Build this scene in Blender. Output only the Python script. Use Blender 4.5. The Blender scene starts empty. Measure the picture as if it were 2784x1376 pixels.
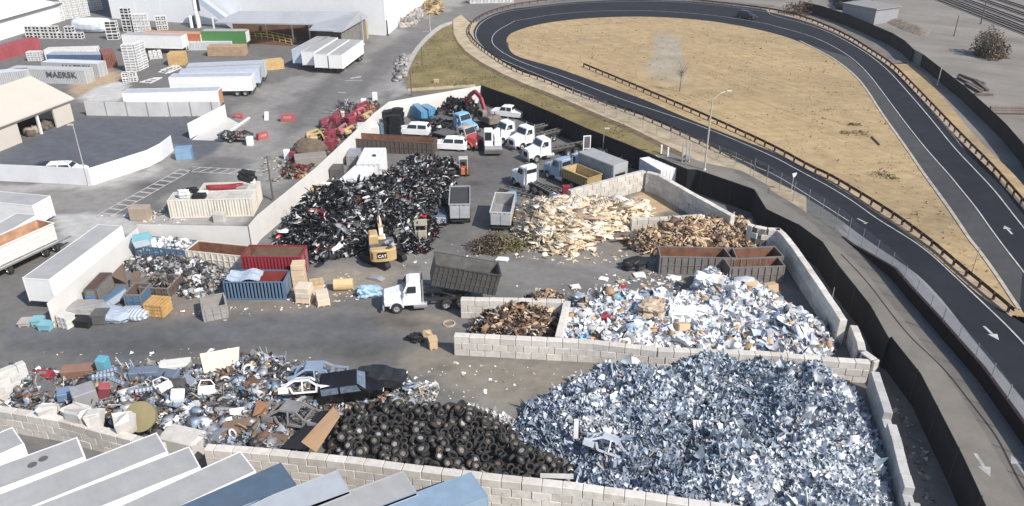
import bpy, math, random
import numpy as np
from mathutils import Vector, Matrix
random.seed(7); rng = np.random.default_rng(11)
PI = math.pi; R_ = math.radians
scene = bpy.context.scene; COL = scene.collection
# ---------------------------------------------------------------- camera model (used to place things on the ground)
CAMH = 36.0; PITCH = R_(27.0); FPX = 2165.0; CX, CY = 1392.0, 688.0
_ct, _st = math.cos(PITCH), math.sin(PITCH)
def P(px, py, z=0.0):
    u = (px-CX)/FPX; v = (py-CY)/FPX
    dy = _ct - v*_st; dz = -_st - v*_ct
    t = (z-CAMH)/dz
    return Vector((u*t, dy*t, z))
RX = {'a': 0, 'b': 700, 'c': 1400, 'd': 2084}; RY = {'1': 0, '2': 460, '3': 916}
KZ = 700/1937
def S(k, x, y): return (RX[k[0]]+x*KZ, RY[k[1]]+y*KZ)
def R(k, x, y, z=0.0):
    s = S(k, x, y); return P(s[0], s[1], z)
def RL(*items, z=0.0):
    """'a1', x, y, x, y, 'b1', x, y ... -> list of points"""
    out = []; k = None; i = 0
    while i < len(items):
        if isinstance(items[i], str): k = items[i]; i += 1
        else: out.append(R(k, items[i], items[i+1], z)); i += 2
    return out
def SL(*items):
    out = []; k = None; i = 0
    while i < len(items):
        if isinstance(items[i], str): k = items[i]; i += 1
        else: out.append(S(k, items[i], items[i+1])); i += 2
    return out
def V2(v): return Vector((v[0], v[1], 0))
# ---------------------------------------------------------------- materials
MATS = {}
def M(name, rgb, rough=.7, metal=0., var=.12, scale=1.2, dirt=0., dirt_col=(.12, .09, .06), attr=False, bump=0., spec=.4, wave=None):
    if name in MATS: return MATS[name]
    m = bpy.data.materials.new(name); m.use_nodes = True
    nt = m.node_tree; N = nt.nodes; L = nt.links; b = N['Principled BSDF']
    b.inputs['Roughness'].default_value = rough; b.inputs['Metallic'].default_value = metal
    b.inputs['Specular IOR Level'].default_value = spec
    tc = N.new('ShaderNodeTexCoord')
    no = N.new('ShaderNodeTexNoise'); no.inputs['Scale'].default_value = scale; no.inputs['Detail'].default_value = 6; no.inputs['Roughness'].default_value = .65
    L.new(tc.outputs['Object'], no.inputs['Vector'])
    mr = N.new('ShaderNodeMapRange'); mr.inputs['From Min'].default_value = .3; mr.inputs['From Max'].default_value = .7
    mr.inputs['To Min'].default_value = 1-var; mr.inputs['To Max'].default_value = 1+var
    L.new(no.outputs['Fac'], mr.inputs['Value'])
    mx = N.new('ShaderNodeMix'); mx.data_type = 'RGBA'; mx.blend_type = 'MULTIPLY'; mx.inputs['Factor'].default_value = 1
    if attr:
        at = N.new('ShaderNodeAttribute'); at.attribute_name = 'Col'; L.new(at.outputs['Color'], mx.inputs['A'])
    else: mx.inputs['A'].default_value = (*rgb, 1)
    L.new(mr.outputs['Result'], mx.inputs['B'])
    out = mx.outputs['Result']
    if wave:
        wt = N.new('ShaderNodeTexWave'); wt.inputs['Scale'].default_value = wave[0]; wt.inputs['Distortion'].default_value = wave[2] if len(wave) > 2 else 2
        wt.inputs['Detail'].default_value = 3
        L.new(tc.outputs['Object'], wt.inputs['Vector'])
        w2 = N.new('ShaderNodeMapRange'); w2.inputs['To Min'].default_value = 1-wave[1]; w2.inputs['To Max'].default_value = 1+wave[1]
        L.new(wt.outputs['Fac'], w2.inputs['Value'])
        m3 = N.new('ShaderNodeMix'); m3.data_type = 'RGBA'; m3.blend_type = 'MULTIPLY'; m3.inputs['Factor'].default_value = 1
        L.new(out, m3.inputs['A']); L.new(w2.outputs['Result'], m3.inputs['B']); out = m3.outputs['Result']
    if dirt:
        n2 = N.new('ShaderNodeTexNoise'); n2.inputs['Scale'].default_value = scale*.6; n2.inputs['Detail'].default_value = 8; n2.inputs['Roughness'].default_value = .75
        L.new(tc.outputs['Object'], n2.inputs['Vector'])
        r2 = N.new('ShaderNodeMapRange'); r2.inputs['From Min'].default_value = .5; r2.inputs['From Max'].default_value = .72
        r2.inputs['To Min'].default_value = 0; r2.inputs['To Max'].default_value = dirt
        L.new(n2.outputs['Fac'], r2.inputs['Value'])
        m2 = N.new('ShaderNodeMix'); m2.data_type = 'RGBA'; L.new(r2.outputs['Result'], m2.inputs['Factor'])
        L.new(out, m2.inputs['A']); m2.inputs['B'].default_value = (*dirt_col, 1); out = m2.outputs['Result']
    L.new(out, b.inputs['Base Color'])
    if bump:
        bp = N.new('ShaderNodeBump'); bp.inputs['Strength'].default_value = bump; bp.inputs['Distance'].default_value = .05
        n3 = N.new('ShaderNodeTexNoise'); n3.inputs['Scale'].default_value = scale*6; n3.inputs['Detail'].default_value = 4
        L.new(tc.outputs['Object'], n3.inputs['Vector']); L.new(n3.outputs['Fac'], bp.inputs['Height']); L.new(bp.outputs['Normal'], b.inputs['Normal'])
    MATS[name] = m; return m
def mesh_mat(name, rgb, alpha):
    """woven wire seen as a fine grid: transparent between the wires"""
    m = bpy.data.materials.new(name); m.use_nodes = True
    nt = m.node_tree; N = nt.nodes; L = nt.links; b = N['Principled BSDF']
    b.inputs['Base Color'].default_value = (*rgb, 1); b.inputs['Roughness'].default_value = .6; b.inputs['Alpha'].default_value = alpha
    return m
# ---------------------------------------------------------------- mesh builder
class MB:
    def __init__(s): s.v = []; s.f = []; s.c = []; s.col = (1, 1, 1); s.sm = set()
    def add(s, vs, fs, M4=None):
        o = len(s.v)
        if M4 is not None: vs = [M4 @ Vector(v) for v in vs]
        s.v.extend([tuple(v) for v in vs])
        for f in fs: s.f.append(tuple(i+o for i in f)); s.c.append(s.col)
        return s
    def box(s, x0, y0, z0, x1, y1, z1, M4=None):
        vs = [(x0,y0,z0),(x1,y0,z0),(x1,y1,z0),(x0,y1,z0),(x0,y0,z1),(x1,y0,z1),(x1,y1,z1),(x0,y1,z1)]
        return s.add(vs, [(0,3,2,1),(4,5,6,7),(0,1,5,4),(1,2,6,5),(2,3,7,6),(3,0,4,7)], M4)
    def cbox(s, x0, y0, z0, x1, y1, z1, c=.05, M4=None):
        """box with chamfered top and vertical edges"""
        def ring(x0,y0,x1,y1,c,z): return [(x0+c,y0,z),(x1-c,y0,z),(x1,y0+c,z),(x1,y1-c,z),(x1-c,y1,z),(x0+c,y1,z),(x0,y1-c,z),(x0,y0+c,z)]
        vs = ring(x0,y0,x1,y1,c,z0)+ring(x0,y0,x1,y1,c,z1-c)+ring(x0+c,y0+c,x1-c,y1-c,c*.6,z1)
        fs = [tuple(range(7,-1,-1)), tuple(range(16,24))]
        for r in (0, 8):
            for i in range(8): j = (i+1) % 8; fs.append((r+i, r+j, r+8+j, r+8+i))
        return s.add(vs, fs, M4)
    def tube(s, p0, p1, r, n=8, r1=None, cap=True, M4=None):
        p0, p1 = Vector(p0), Vector(p1); d = p1-p0
        if d.length < 1e-6: return s
        q = d.to_track_quat('Z', 'Y'); r1 = r if r1 is None else r1; vs = []
        for k, (p, rr) in enumerate(((p0, r), (p1, r1))):
            for i in range(n):
                a = 2*PI*i/n; vs.append(p + q @ Vector((rr*math.cos(a), rr*math.sin(a), 0)))
        fs = [(i, (i+1) % n, n+(i+1) % n, n+i) for i in range(n)]
        if cap: fs += [tuple(range(n-1, -1, -1)), tuple(range(n, 2*n))]
        return s.add(vs, fs, M4)
    def bar(s, p0, p1, w, h, M4=None):
        p0, p1 = Vector(p0), Vector(p1); d = p1-p0
        q = d.to_track_quat('X', 'Z').to_matrix().to_4x4(); T = Matrix.Translation(p0) @ q
        if M4 is not None: T = M4 @ T
        return s.box(0, -w/2, -h/2, d.length, w/2, h/2, T)
    def prism(s, poly, y0, y1, M4=None, taper=None):
        """poly in (x,z), swept along y; taper(x,z)->inset of |y|"""
        n = len(poly)
        vs = [(x, y0+(taper(x, z) if taper else 0), z) for x, z in poly]+[(x, y1-(taper(x, z) if taper else 0), z) for x, z in poly]
        fs = [tuple(range(n-1, -1, -1))[::-1], tuple(range(2*n-1, n-1, -1))]
        for i in range(n): j = (i+1) % n; fs.append((i, n+i, n+j, j))
        return s.add(vs, fs, M4)
    def lathe(s, prof, n=16, M4=None, close=False):
        vs = []; m = len(prof)
        for i in range(n):
            a = 2*PI*i/n; vs += [(r*math.cos(a), r*math.sin(a), z) for r, z in prof]
        fs = []
        for i in range(n):
            j = (i+1) % n
            for k in range(m if close else m-1): k2 = (k+1) % m; fs.append((i*m+k, j*m+k, j*m+k2, i*m+k2))
        return s.add(vs, fs, M4)
    def quad(s, a, b, c, d): return s.add([a, b, c, d], [(0, 1, 2, 3)])
    def build(s, name, mat, parent=None, attr=False, loc=None, smooth=False, weld=False):
        me = bpy.data.meshes.new(name); me.from_pydata(s.v, [], s.f); me.validate()
        if attr:
            ca = me.color_attributes.new('Col', 'FLOAT_COLOR', 'CORNER')
            buf = np.ones((len(me.loops), 4), np.float32)
            i = 0
            for p, c in zip(me.polygons, s.c):
                n = p.loop_total; buf[i:i+n, :3] = c; i += n
            ca.data.foreach_set('color', buf.ravel())
        for mm in (mat if isinstance(mat, (list, tuple)) else [mat]): me.materials.append(mm)
        if smooth: me.polygons.foreach_set('use_smooth', [True]*len(me.polygons))
        if weld:
            import bmesh
            bm = bmesh.new(); bm.from_mesh(me); bmesh.ops.remove_doubles(bm, verts=bm.verts, dist=.002); bm.to_mesh(me); bm.free()
        me.update()
        o = bpy.data.objects.new(name, me); COL.objects.link(o)
        if parent is not None: o.parent = parent
        if loc is not None: o.location = loc
        return o
def tag(o, label, cat, group=None, kind=None):
    if label: o['label'] = label
    if cat: o['category'] = cat
    if group: o['group'] = group
    if kind: o['kind'] = kind
    return o
def thing(name, label, cat, loc=(0, 0, 0), rz=0., group=None):
    o = bpy.data.objects.new(name, None); COL.objects.link(o); o.empty_display_size = .3
    o.location = loc; o.rotation_euler = (0, 0, rz); return tag(o, label, cat, group)
def dup(root, loc, rz, label=None, group=None, rot=None):
    r = root.copy(); COL.objects.link(r); r.location = loc; r.rotation_euler = rot if rot else (0, 0, rz)
    if label: r['label'] = label
    if group: r['group'] = group
    for ch in list(root.children):
        c = ch.copy(); COL.objects.link(c); c.parent = r
        for g in list(ch.children):
            d = g.copy(); COL.objects.link(d); d.parent = c
    return r
def struct(name, mb, mat, attr=False): return tag(mb.build(name, mat, attr=attr), None, None, kind='structure')
def resample(pts, n):
    pts = [Vector(p) for p in pts]; d = [0.]
    for a, b in zip(pts, pts[1:]): d.append(d[-1]+(b-a).length)
    out = []; j = 0
    for i in range(n):
        t = d[-1]*i/(n-1)
        while j < len(d)-2 and d[j+1] < t: j += 1
        f = (t-d[j])/max(1e-9, d[j+1]-d[j]); out.append(pts[j].lerp(pts[j+1], f))
    return out
def smooth_line(pts, n=60, it=3):
    p = [Vector(q) for q in pts]
    for _ in range(it):
        q = [p[0]]
        for a, b in zip(p, p[1:]): q += [a.lerp(b, .25), a.lerp(b, .75)]
        q.append(p[-1]); p = q
    return resample(p, n)
def strip(mb, A, B, m=1, dz=0.):
    n = len(A); vs = []
    for a, b in zip(A, B):
        for k in range(m+1):
            v = a.lerp(b, k/m); z = v[2]
            if z > .0005: z = zw(v[0], v[1])
            vs.append((v[0], v[1], z+dz))
    fs = []
    for i in range(n-1):
        for k in range(m): q = i*(m+1)+k; fs.append((q, q+1, q+m+2, q+m+1))
    mb.add(vs, fs)
def offset(pts, d):
    out = []
    for i, p in enumerate(pts):
        a = pts[max(0, i-1)]; b = pts[min(len(pts)-1, i+1)]; t = Vector((b[0]-a[0], b[1]-a[1], 0)).normalized()
        out.append(Vector((p[0]-t.y*d, p[1]+t.x*d, p[2])))
    return out
def sheet(name, pts, mat, z):
    mb = MB(); mb.add([(p[0], p[1], z) for p in pts], [tuple(range(len(pts)))])
    o = struct(name, mb, mat)
    n = o.data.polygons[0].normal
    if n.z < 0: o.data.flip_normals()
    return o
# ---------------------------------------------------------------- camera, light, world
cam = bpy.data.cameras.new('camera'); camo = bpy.data.objects.new('camera', cam); COL.objects.link(camo)
cam.sensor_width = 36; cam.lens = 36*FPX/2784; cam.clip_end = 3000; cam.clip_start = .5
camo.location = (0, 0, CAMH); camo.rotation_euler = (PI/2-PITCH, 0, 0); scene.camera = camo
SUN_EL = R_(42); SUN_AZ = Vector((1.5, -1.3, 0)).normalized()   # towards the sun
sd = Vector((SUN_AZ.x*math.cos(SUN_EL), SUN_AZ.y*math.cos(SUN_EL), math.sin(SUN_EL)))
sl = bpy.data.lights.new('sun', 'SUN'); sl.energy = 4.2; sl.angle = R_(.5); sl.color = (1, .935, .85)
so = bpy.data.objects.new('sun', sl); COL.objects.link(so); so.rotation_euler = sd.to_track_quat('Z', 'Y').to_euler(); so.location = (60, -40, 90)
w = bpy.data.worlds.new('World'); scene.world = w; w.use_nodes = True
sky = w.node_tree.nodes.new('ShaderNodeTexSky'); sky.sky_type = 'NISHITA'; sky.sun_disc = False
sky.sun_elevation = SUN_EL; sky.sun_rotation = math.atan2(SUN_AZ.x, SUN_AZ.y)
bg = w.node_tree.nodes['Background']; bg.inputs['Strength'].default_value = .12
w.node_tree.links.new(sky.outputs['Color'], bg.inputs['Color'])
vs = scene.view_settings; vs.view_transform = 'Standard'; vs.look = 'None'; vs.exposure = 0.34; vs.gamma = 1
scene.cycles.max_bounces = 6; scene.cycles.transparent_max_bounces = 12

def add_streak(m, rot, sx, sy, amt, detail=5):
    """uneven bands in a ground material: noise stretched along one direction"""
    nt = m.node_tree; N = nt.nodes; L = nt.links; b = N['Principled BSDF']; src = b.inputs['Base Color'].links[0].from_socket
    tc = N.new('ShaderNodeTexCoord'); mp = N.new('ShaderNodeMapping'); mp.inputs['Rotation'].default_value = (0, 0, rot); mp.inputs['Scale'].default_value = (sx, sy, 1)
    r0 = N.new('ShaderNodeMapping'); r0.inputs['Rotation'].default_value = (0, 0, rot); L.new(tc.outputs['Object'], r0.inputs['Vector']); mp.inputs['Rotation'].default_value = (0, 0, 0); L.new(r0.outputs['Vector'], mp.inputs['Vector'])
    no = N.new('ShaderNodeTexNoise'); no.inputs['Scale'].default_value = 1; no.inputs['Detail'].default_value = detail; no.inputs['Roughness'].default_value = .7; L.new(mp.outputs['Vector'], no.inputs['Vector'])
    mr = N.new('ShaderNodeMapRange'); mr.inputs['From Min'].default_value = .32; mr.inputs['From Max'].default_value = .68; mr.inputs['To Min'].default_value = 1-amt; mr.inputs['To Max'].default_value = 1+amt; L.new(no.outputs['Fac'], mr.inputs['Value'])
    mx = N.new('ShaderNodeMix'); mx.data_type = 'RGBA'; mx.blend_type = 'MULTIPLY'; mx.inputs['Factor'].default_value = 1; L.new(src, mx.inputs['A']); L.new(mr.outputs['Result'], mx.inputs['B']); L.new(mx.outputs['Result'], b.inputs['Base Color'])
def proj(v):
    d = Vector(v)-Vector((0, 0, CAMH)); f = d.y*_ct - d.z*_st; up = d.y*_st + d.z*_ct
    return (CX+FPX*d.x/f, CY-FPX*up/f)
def h_for(base, toppy):
    lo, hi = 0., 40.
    for _ in range(40):
        m = (lo+hi)/2
        if proj((base.x, base.y, base.z+m))[1] > toppy: lo = m
        else: hi = m
    return lo
# ---------------------------------------------------------------- ground with soft zones of its own colour
def seg_dist(X, Y, poly):
    d = np.full(X.shape, 1e9); n = len(poly); ins = np.zeros(X.shape, bool)
    for i in range(n):
        ax, ay = poly[i][0], poly[i][1]; bx, by = poly[(i+1) % n][0], poly[(i+1) % n][1]
        dx, dy = bx-ax, by-ay; t = np.clip(((X-ax)*dx+(Y-ay)*dy)/(dx*dx+dy*dy+1e-9), 0, 1)
        d = np.minimum(d, np.hypot(X-ax-t*dx, Y-ay-t*dy))
        c = ((ay > Y) != (by > Y)) & (X < (bx-ax)*(Y-ay)/((by-ay) if abs(by-ay) > 1e-9 else 1e-9)+ax); ins ^= c
    return d, ins
def fbm(X, Y, sc, seed=0, oct=4):
    r = np.random.default_rng(seed); v = np.zeros(X.shape); a = 1.
    for o in range(oct):
        for k in range(4):
            th = r.uniform(0, 2*PI); f = (2**o)/sc*r.uniform(.7, 1.3); ph = r.uniform(0, 2*PI)
            v += a*np.sin(2*PI*f*(X*math.cos(th)+Y*math.sin(th))+ph)
        a *= .55
    return v/5.
xs = np.concatenate([np.arange(-420, -120, 12), np.arange(-120, 120, .9), np.arange(120, 421, 12)])
ys = np.concatenate([np.arange(6, 30, 3), np.arange(30, 110, .7), np.arange(110, 230, 1.6), np.arange(230, 800, 25)])
GX, GY = np.meshgrid(xs, ys)
gc = np.zeros(GX.shape+(3,)); gc[:] = (.150, .146, .140)
n1 = fbm(GX, GY, 26, 1); n2 = fbm(GX, GY, 7, 2); n3 = fbm(GX, GY, 60, 3)
gc *= (1+.10*n1+.08*n2+.06*n3)[..., None]
def zone(pts, col, feather=1.5, amt=1., nz=.8):
    global gc
    d, ins = seg_dist(GX, GY, pts); sdv = np.where(ins, d, -d)+nz*n2*feather+nz*.6*n1*feather
    m = np.clip(sdv/feather+.5, 0, 1)*amt; m = m*m*(3-2*m) if amt == 1 else m
    gc = gc*(1-m[..., None])+np.array(col)*m[..., None]*(1+.07*n2+.06*n1)[..., None]
# far lot left of the white fence: paler traffic-worn asphalt
zone(RL('a1', 1200,1150,1700,900,1900,640,'b1',400,560,900,250,1300,120,1500,60,1600,0,1850,-120,1500,-160,1150,200,1100,480,1100,640,'b1',900,780,560,1000,300,1250,'b2',60,60,'a2',1500,420,700,360,300,330,0,250,-300,200,-300,160,600,150,1050,20), (.245, .235, .222), 3)
zone(RL('b1', 150,800,700,500,1100,250,1300,200,1150,420,900,650,700,760,450,950,200,1000), (.155, .15, .145), 3)
zone(RL('a2', 300,330,800,350,1250,60,1600,-100,1900,-60,1500,130,1250,200,1260,330,900,360), (.135, .132, .128), 2)
# dark sealed court beside the tan building
zone(RL('a1', -200,1250,0,1140,430,960,550,870,1500,870,1690,800,1800,930,1660,1060,1650,1120,1480,1230,1300,1080,700,1270,100,1290,-200,1300), (.098, .106, .124), 1.0, nz=.3)
# concrete-grey apron in the middle left, dirt strip below the containers
zone(RL('a2', 250,340,900,350,1100,420,1050,480,800,520,560,560,430,530,410,400), (.40, .395, .385), 1.0)
zone(RL('a1', 520,680,650,560,800,530,930,560,900,620,700,680,600,730), (.40, .30, .20), 1.2)
zone(RL('a2', 560,60,1050,10,1150,-60,1250,-10,1180,60,900,120,680,150,0,180,-100,140), (.34, .33, .32), 1.5)
zone(RL('a1', 600,740,720,660,850,620,950,610,960,700,900,770,640,770), (.50,.49,.47), .6, nz=.2)
zone(RL('a2', 1000,380,1250,340,1900,350,1850,440,1400,430,1050,440), (.33, .325, .315), 1.)
zone(RL('b1', 0,1190,100,1100,500,1000,480,1200,400,1280,'b2',300,20,100,180,20,120,0,0), (.25, .24, .225), 1.6)
zone(RL('b1', 1000,560,1100,420,1200,400,1130,560,1110,660,1180,700,1000,740,980,640), (.30, .29, .275), 1.2)
# yard floor: warm dirty asphalt, cooler wet-dark lanes, dusty paths
zone(RL('b2', 400,800,800,700,1200,600,1700,620,1900,680,'c2',700,520,1000,760,800,900,300,930,'b2',1500,940,900,830,560,1020,300,1050,350,880), (.190, .183, .172), 2)
zone(RL('a3', 0,-60,'a2',700,1200,1400,1180,'b2',200,1100,900,1150,1200,1130,1500,1240,'b3',900,60,500,120,0,60,'a3',900,150,200,110,0,120), (.128, .130, .138), 2.5)
zone(RL('b3', 1000,120,1480,60,1490,140,1937,190,'c3',560,240,450,380,100,560,'b3',1700,560,1400,420,1100,260), (.215, .195, .160), 1.8)
zone(RL('b2', 950,1100,1400,1080,1500,1200,1480,1260,1200,1240,1000,1200), (.24, .205, .165), 1.6, .7)
zone(RL('b2', 500,780,900,760,1150,800,900,900,600,960,520,900), (.27, .235, .185), 1.6, .7)
zone(RL('b1', 1350,1190,1600,1120,1900,1130,'c1',100,1273,'c2',0,60,'b2',1750,230,1600,400,1400,560,1460,60), (.125, .120, .116), 2)
zone(RL('c2', 0,520,200,600,500,660,900,500,1000,760,1000,640,860,620,620,680,200,680), (.22, .19, .15), 1.5, .7)
zone(RL('c2', 880,230,1050,150,1300,300,1000,360), (.45, .33, .19), 1.0)
zone(RL('a2', 1100,900,1500,860,1700,980,1937,1000,'b2',300,1000,250,1060,'a2',1700,1080,1300,1120), (.23, .19, .155), 1.6, .7)
zone(RL('b3', 1000,340,1350,360,1480,520,1937,720,1937,560,1500,420), (.30, .285, .26), 1.4, .6)
# oil stains and tyre-worn lanes
for k, x, y, r, c in [('b2',1000,1130,1.2,.6),('b2',1150,1170,.9,.55),('a2',1090,120,1.6,.5),('b2',1630,110,1.,.5),('b3',800,120,1.4,.6),('b2',1150,740,.5,.5),('a3',1100,60,3.,.8),('b2',700,1180,2.5,.8),('b1',1700,1230,2.5,.75),('b2',1450,560,1.5,.8),('b3',1380,230,.7,.6)]:
    p = R(k, x, y); m = np.exp(-(((GX-p.x)/(1.6*r))**2+((GY-p.y)/r)**2))*(1+.3*n2); gc *= (1-(1-c)*np.clip(m, 0, 1))[..., None]
for A, B, wd, c in [(('b1',560,560),('b1',180,1100),1.2,.80),(('b1',900,240),('b1',620,560),1.4,.82),(('b1',1000,330),('b1',760,700),1.,.85),(('b1',440,860),('b1',120,1000),1.,1.1),(('b2',200,1120),('a2',600,1240),1.5,.9),(('b2',1500,620),('c2',700,820),1.1,.9),(('a3',200,90),('b3',1000,90),1.2,.86),(('a3',100,40),('b3',1300,70),.8,.9)]:
    a = R(*A); b = R(*B); L2 = (b-a).length_squared; t = np.clip(((GX-a.x)*(b.x-a.x)+(GY-a.y)*(b.y-a.y))/L2, 0, 1)
    d = np.hypot(GX-a.x-t*(b.x-a.x), GY-a.y-t*(b.y-a.y))+.3*n2; gc *= (1-(1-c)*np.exp(-(d/wd)**2))[..., None]
gc = np.clip(gc, .02, .8)
ny, nx = GX.shape
gme = bpy.data.meshes.new('ground')
vv = np.stack([GX.ravel(), GY.ravel(), np.zeros(GX.size)], 1)
ii = np.arange(ny*nx).reshape(ny, nx)
ff = np.stack([ii[:-1, :-1], ii[:-1, 1:], ii[1:, 1:], ii[1:, :-1]], -1).reshape(-1, 4)
gme.from_pydata(vv.tolist(), [], ff.tolist())
ca = gme.color_attributes.new('Col', 'FLOAT_COLOR', 'POINT'); ca.data.foreach_set('color', np.concatenate([gc.reshape(-1, 3), np.ones((gc.size//3, 1))], 1).astype(np.float32).ravel())
gme.materials.append(M('asphalt_ground', (0, 0, 0), .85, var=.16, scale=.9, dirt=.25, dirt_col=(.20, .18, .15), attr=True, bump=.25)); add_streak(MATS['asphalt_ground'], R_(35), .05, .35, .09); add_streak(MATS['asphalt_ground'], R_(-20), .6, 1.6, .07, 8)
go = bpy.data.objects.new('ground', gme); COL.objects.link(go); go['kind'] = 'structure'
# ---------------------------------------------------------------- interchange loop: road, infield, verges
def zr(sx, sy): t = min(1, max(0, (sx+sy-2930)/330)); return 1.15*t*t*(3-2*t)
def zw(X, Y):
    z = 0.
    for _ in range(6): s_ = proj((X, Y, z)); z = zr(*s_)
    return z
def RP(*items, dz=0.):
    out = []
    for s in SL(*items):
        z = zr(*s); out.append(P(s[0], s[1], z+dz))
    return out
M_road = M('loop_asphalt', (.019, .0215, .029), .9, spec=.2, var=.16, scale=.35, dirt=.35, dirt_col=(.034, .036, .041), bump=.15); add_streak(M_road, R_(50), .02, .25, .12)
M_should = M('shoulder_asphalt', (.056, .056, .058), .85, var=.18, scale=.5, dirt=.4, dirt_col=(.085, .078, .07))
M_dry = M('dry_grass', (.365, .268, .145), .95, var=.18, scale=.5, dirt=.4, dirt_col=(.30, .215, .115), bump=.5); add_streak(M_dry, R_(62), .06, 1.3, .17, 7); add_streak(M_dry, R_(-8), .05, .9, .10, 6); add_streak(M_dry, R_(30), .02, .06, .12, 3)
M_verge = M('bleached_verge', (.42, .345, .235), .95, var=.3, scale=.5, dirt=.6, dirt_col=(.26, .20, .13), bump=.5)
M_lawn = M('patchy_lawn', (.185, .150, .062), .95, var=.3, scale=.22, dirt=.8, dirt_col=(.29, .215, .11), bump=.4); add_streak(M_lawn, R_(-30), .06, .2, .2)
M_sand = M('grey_sand', (.215, .197, .175), .95, var=.22, scale=.07, dirt=.6, dirt_col=(.165, .148, .13), bump=.4); add_streak(M_sand, R_(30), .015, .12, .16)
M_line = M('road_paint', (.40, .40, .39), .7, var=.4, scale=1.2)
NS = 170
out_l = RP('d3', 2300,950,1937,470,1540,0,'d2',1280,920,1000,690,620,420,300,210,0,60,'c1',1440,1085,1000,885,700,790,440,690,150,570,'b1',1937,505,1790,430,1690,350,1632,290,1622,235,1660,165,1780,100,1937,62,'c1',0,65,400,18,800,-2,1100,2,1500,18,1937,82,'d1',250,140,500,215,750,345,930,490,1100,680,1350,975,1640,1270,'d2',1937,300,2300,700)
in_l = RP('d3', 2500,700,'d3',2200,150,'d2',1960,1150,1830,1105,1650,990,1450,820,1210,610,950,410,700,235,330,10,'c1',1937,1140,1440,950,1200,850,1000,760,700,650,300,505,0,425,'b1',1890,370,1868,305,1890,262,'c1',0,235,160,185,400,148,700,128,1000,124,1300,140,1600,175,1937,245,'d1',250,312,480,425,640,545,740,655,860,850,1000,1045,1150,1260,'d2',1290,180,1500,500,1590,605,1720,785,1900,1060,2150,1420)
OL = smooth_line(out_l, NS, 2); IL = smooth_line(in_l, NS, 2)
# pair the two edges by nearest travel so that the strip stays across the road
def pair(A, B):
    res = []; j = 0; Bd = resample(B, 900)
    for i, a in enumerate(A):
        best = min(range(j, min(len(Bd), j+60)), key=lambda k: (Bd[k]-a).length); j = best; res.append(Bd[best])
    return res
ILp = pair(resample(OL, 400), IL); OLd = resample(OL, 400)
for L_ in (ILp, OLd):
    L_.insert(0, L_[0]+(L_[0]-L_[6]).normalized()*30); L_.append(L_[-1]+(L_[-1]-L_[-7]).normalized()*30)
mb = MB(); strip(mb, ILp, OLd, 14, .016); road = struct('loop_road', mb, M_road)
if road.data.polygons[0].normal.z < 0: road.data.flip_normals()
# infield: strips between its far and near boundary
INF_UP = up = RP('c1', -52,320,-42,268,0,235,160,185,400,148,700,128,1000,124,1300,140,1600,175,1937,245,'d1',250,312,480,425,640,545,740,655,860,850,1000,1045,1150,1260,'d2',1290,180,1500,500,1590,605,1720,785,1900,1060,1935,1112)
INF_LO = lo = RP('c1', -52,320,-40,375,0,425,300,505,700,650,1000,760,1200,850,1440,950,1937,1140,'d2',330,10,700,235,950,410,1210,610,1450,820,1650,990,1830,1105,1935,1112)
mb = MB(); strip(mb, offset(resample(up, 90), 1.3), resample(lo, 90), 14, .004); o = struct('infield', mb, M_dry)
if o.data.polygons[30].normal.z < 0: o.data.flip_normals()
# grey clearing in the infield
cl = smooth_line(RL('c1', 1060,225,1180,250,1260,250,1262,380,1300,500,1310,640,1230,655,1100,625,1000,590,950,540,960,480,1030,440,1030,330,1050,240), 60, 2); cc = sum(cl, Vector())/60; mb = MB(); NK = 7
rr_ = [random.uniform(.94, 1.06) for _ in range(60)]
for i in range(60):
    j = (i+1) % 60
    for k in range(NK):
        f0, f1 = 1.22*(1-k/NK), 1.22*(1-(k+1)/NK); t_ = min(1, max(0, (1.22-f0)/.55)); mb.col = tuple(a_*(1-t_)+b_*t_ for a_, b_ in zip((.36, .265, .143), (.33, .29, .225)))
        q = [cc+(cl[i]-cc)*f0*rr_[i], cc+(cl[j]-cc)*f0*rr_[j], cc+(cl[j]-cc)*f1*rr_[j], cc+(cl[i]-cc)*f1*rr_[i]]; mb.add([(v.x, v.y, .03) for v in q], [(0, 1, 2, 3)])
struct('infield_clearing', mb, M('grey_clearing', (1, 1, 1), .95, var=.22, scale=.2, dirt=.5, dirt_col=(.31, .225, .12), attr=True), attr=True)
# pale track round the infield's far rim
pts = smooth_line(RL('c1', 420,470,180,430,70,370,60,310,180,240,420,195,700,165,1000,160,1350,190,1680,270,1760,300), 70, 2)
mb = MB(); strip(mb, offset(pts, -.8), offset(pts, .7), 1, .026); struct('infield_track', mb, M('pale_track', (.38, .285, .165), .95, var=.35, scale=.3, dirt=1., dirt_col=(.30, .215, .11)))
# inner shoulder band, paler than the lanes
sh_out = RP('d1', 300,330,480,390,620,432,760,556,890,730,1090,1002,1330,1270,'d2',1490,202,1710,502,1925,780)
sh_in = RP('d1', 290,337,400,376,480,428,640,550,740,662,860,858,1000,1052,1150,1266,'d2',1290,186,1500,508,1590,612,1720,790,1900,1066)
mb = MB(); strip(mb, resample(sh_in, 50), resample(sh_out, 50), 6, .034); struct('road_shoulder', mb, M_should)
def line(name, pts, wd, dz=.055):
    p = smooth_line(pts, 120, 2); mb = MB(); strip(mb, offset(p, -wd/2), offset(p, wd/2), 1, dz); return struct(name, mb, M_line)
line('road_edge_line', RP('b1', 1800,432,1700,362,1645,295,1638,240,1680,170,1790,110,1937,75,'c1',0,80,400,25,1000,8,1300,20,1600,48,1937,95,'d1',0,108,400,207,700,362,900,512,1060,690,1300,970,1560,1270,'d2',1560,0,1937,450,2200,770), .16)
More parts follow.
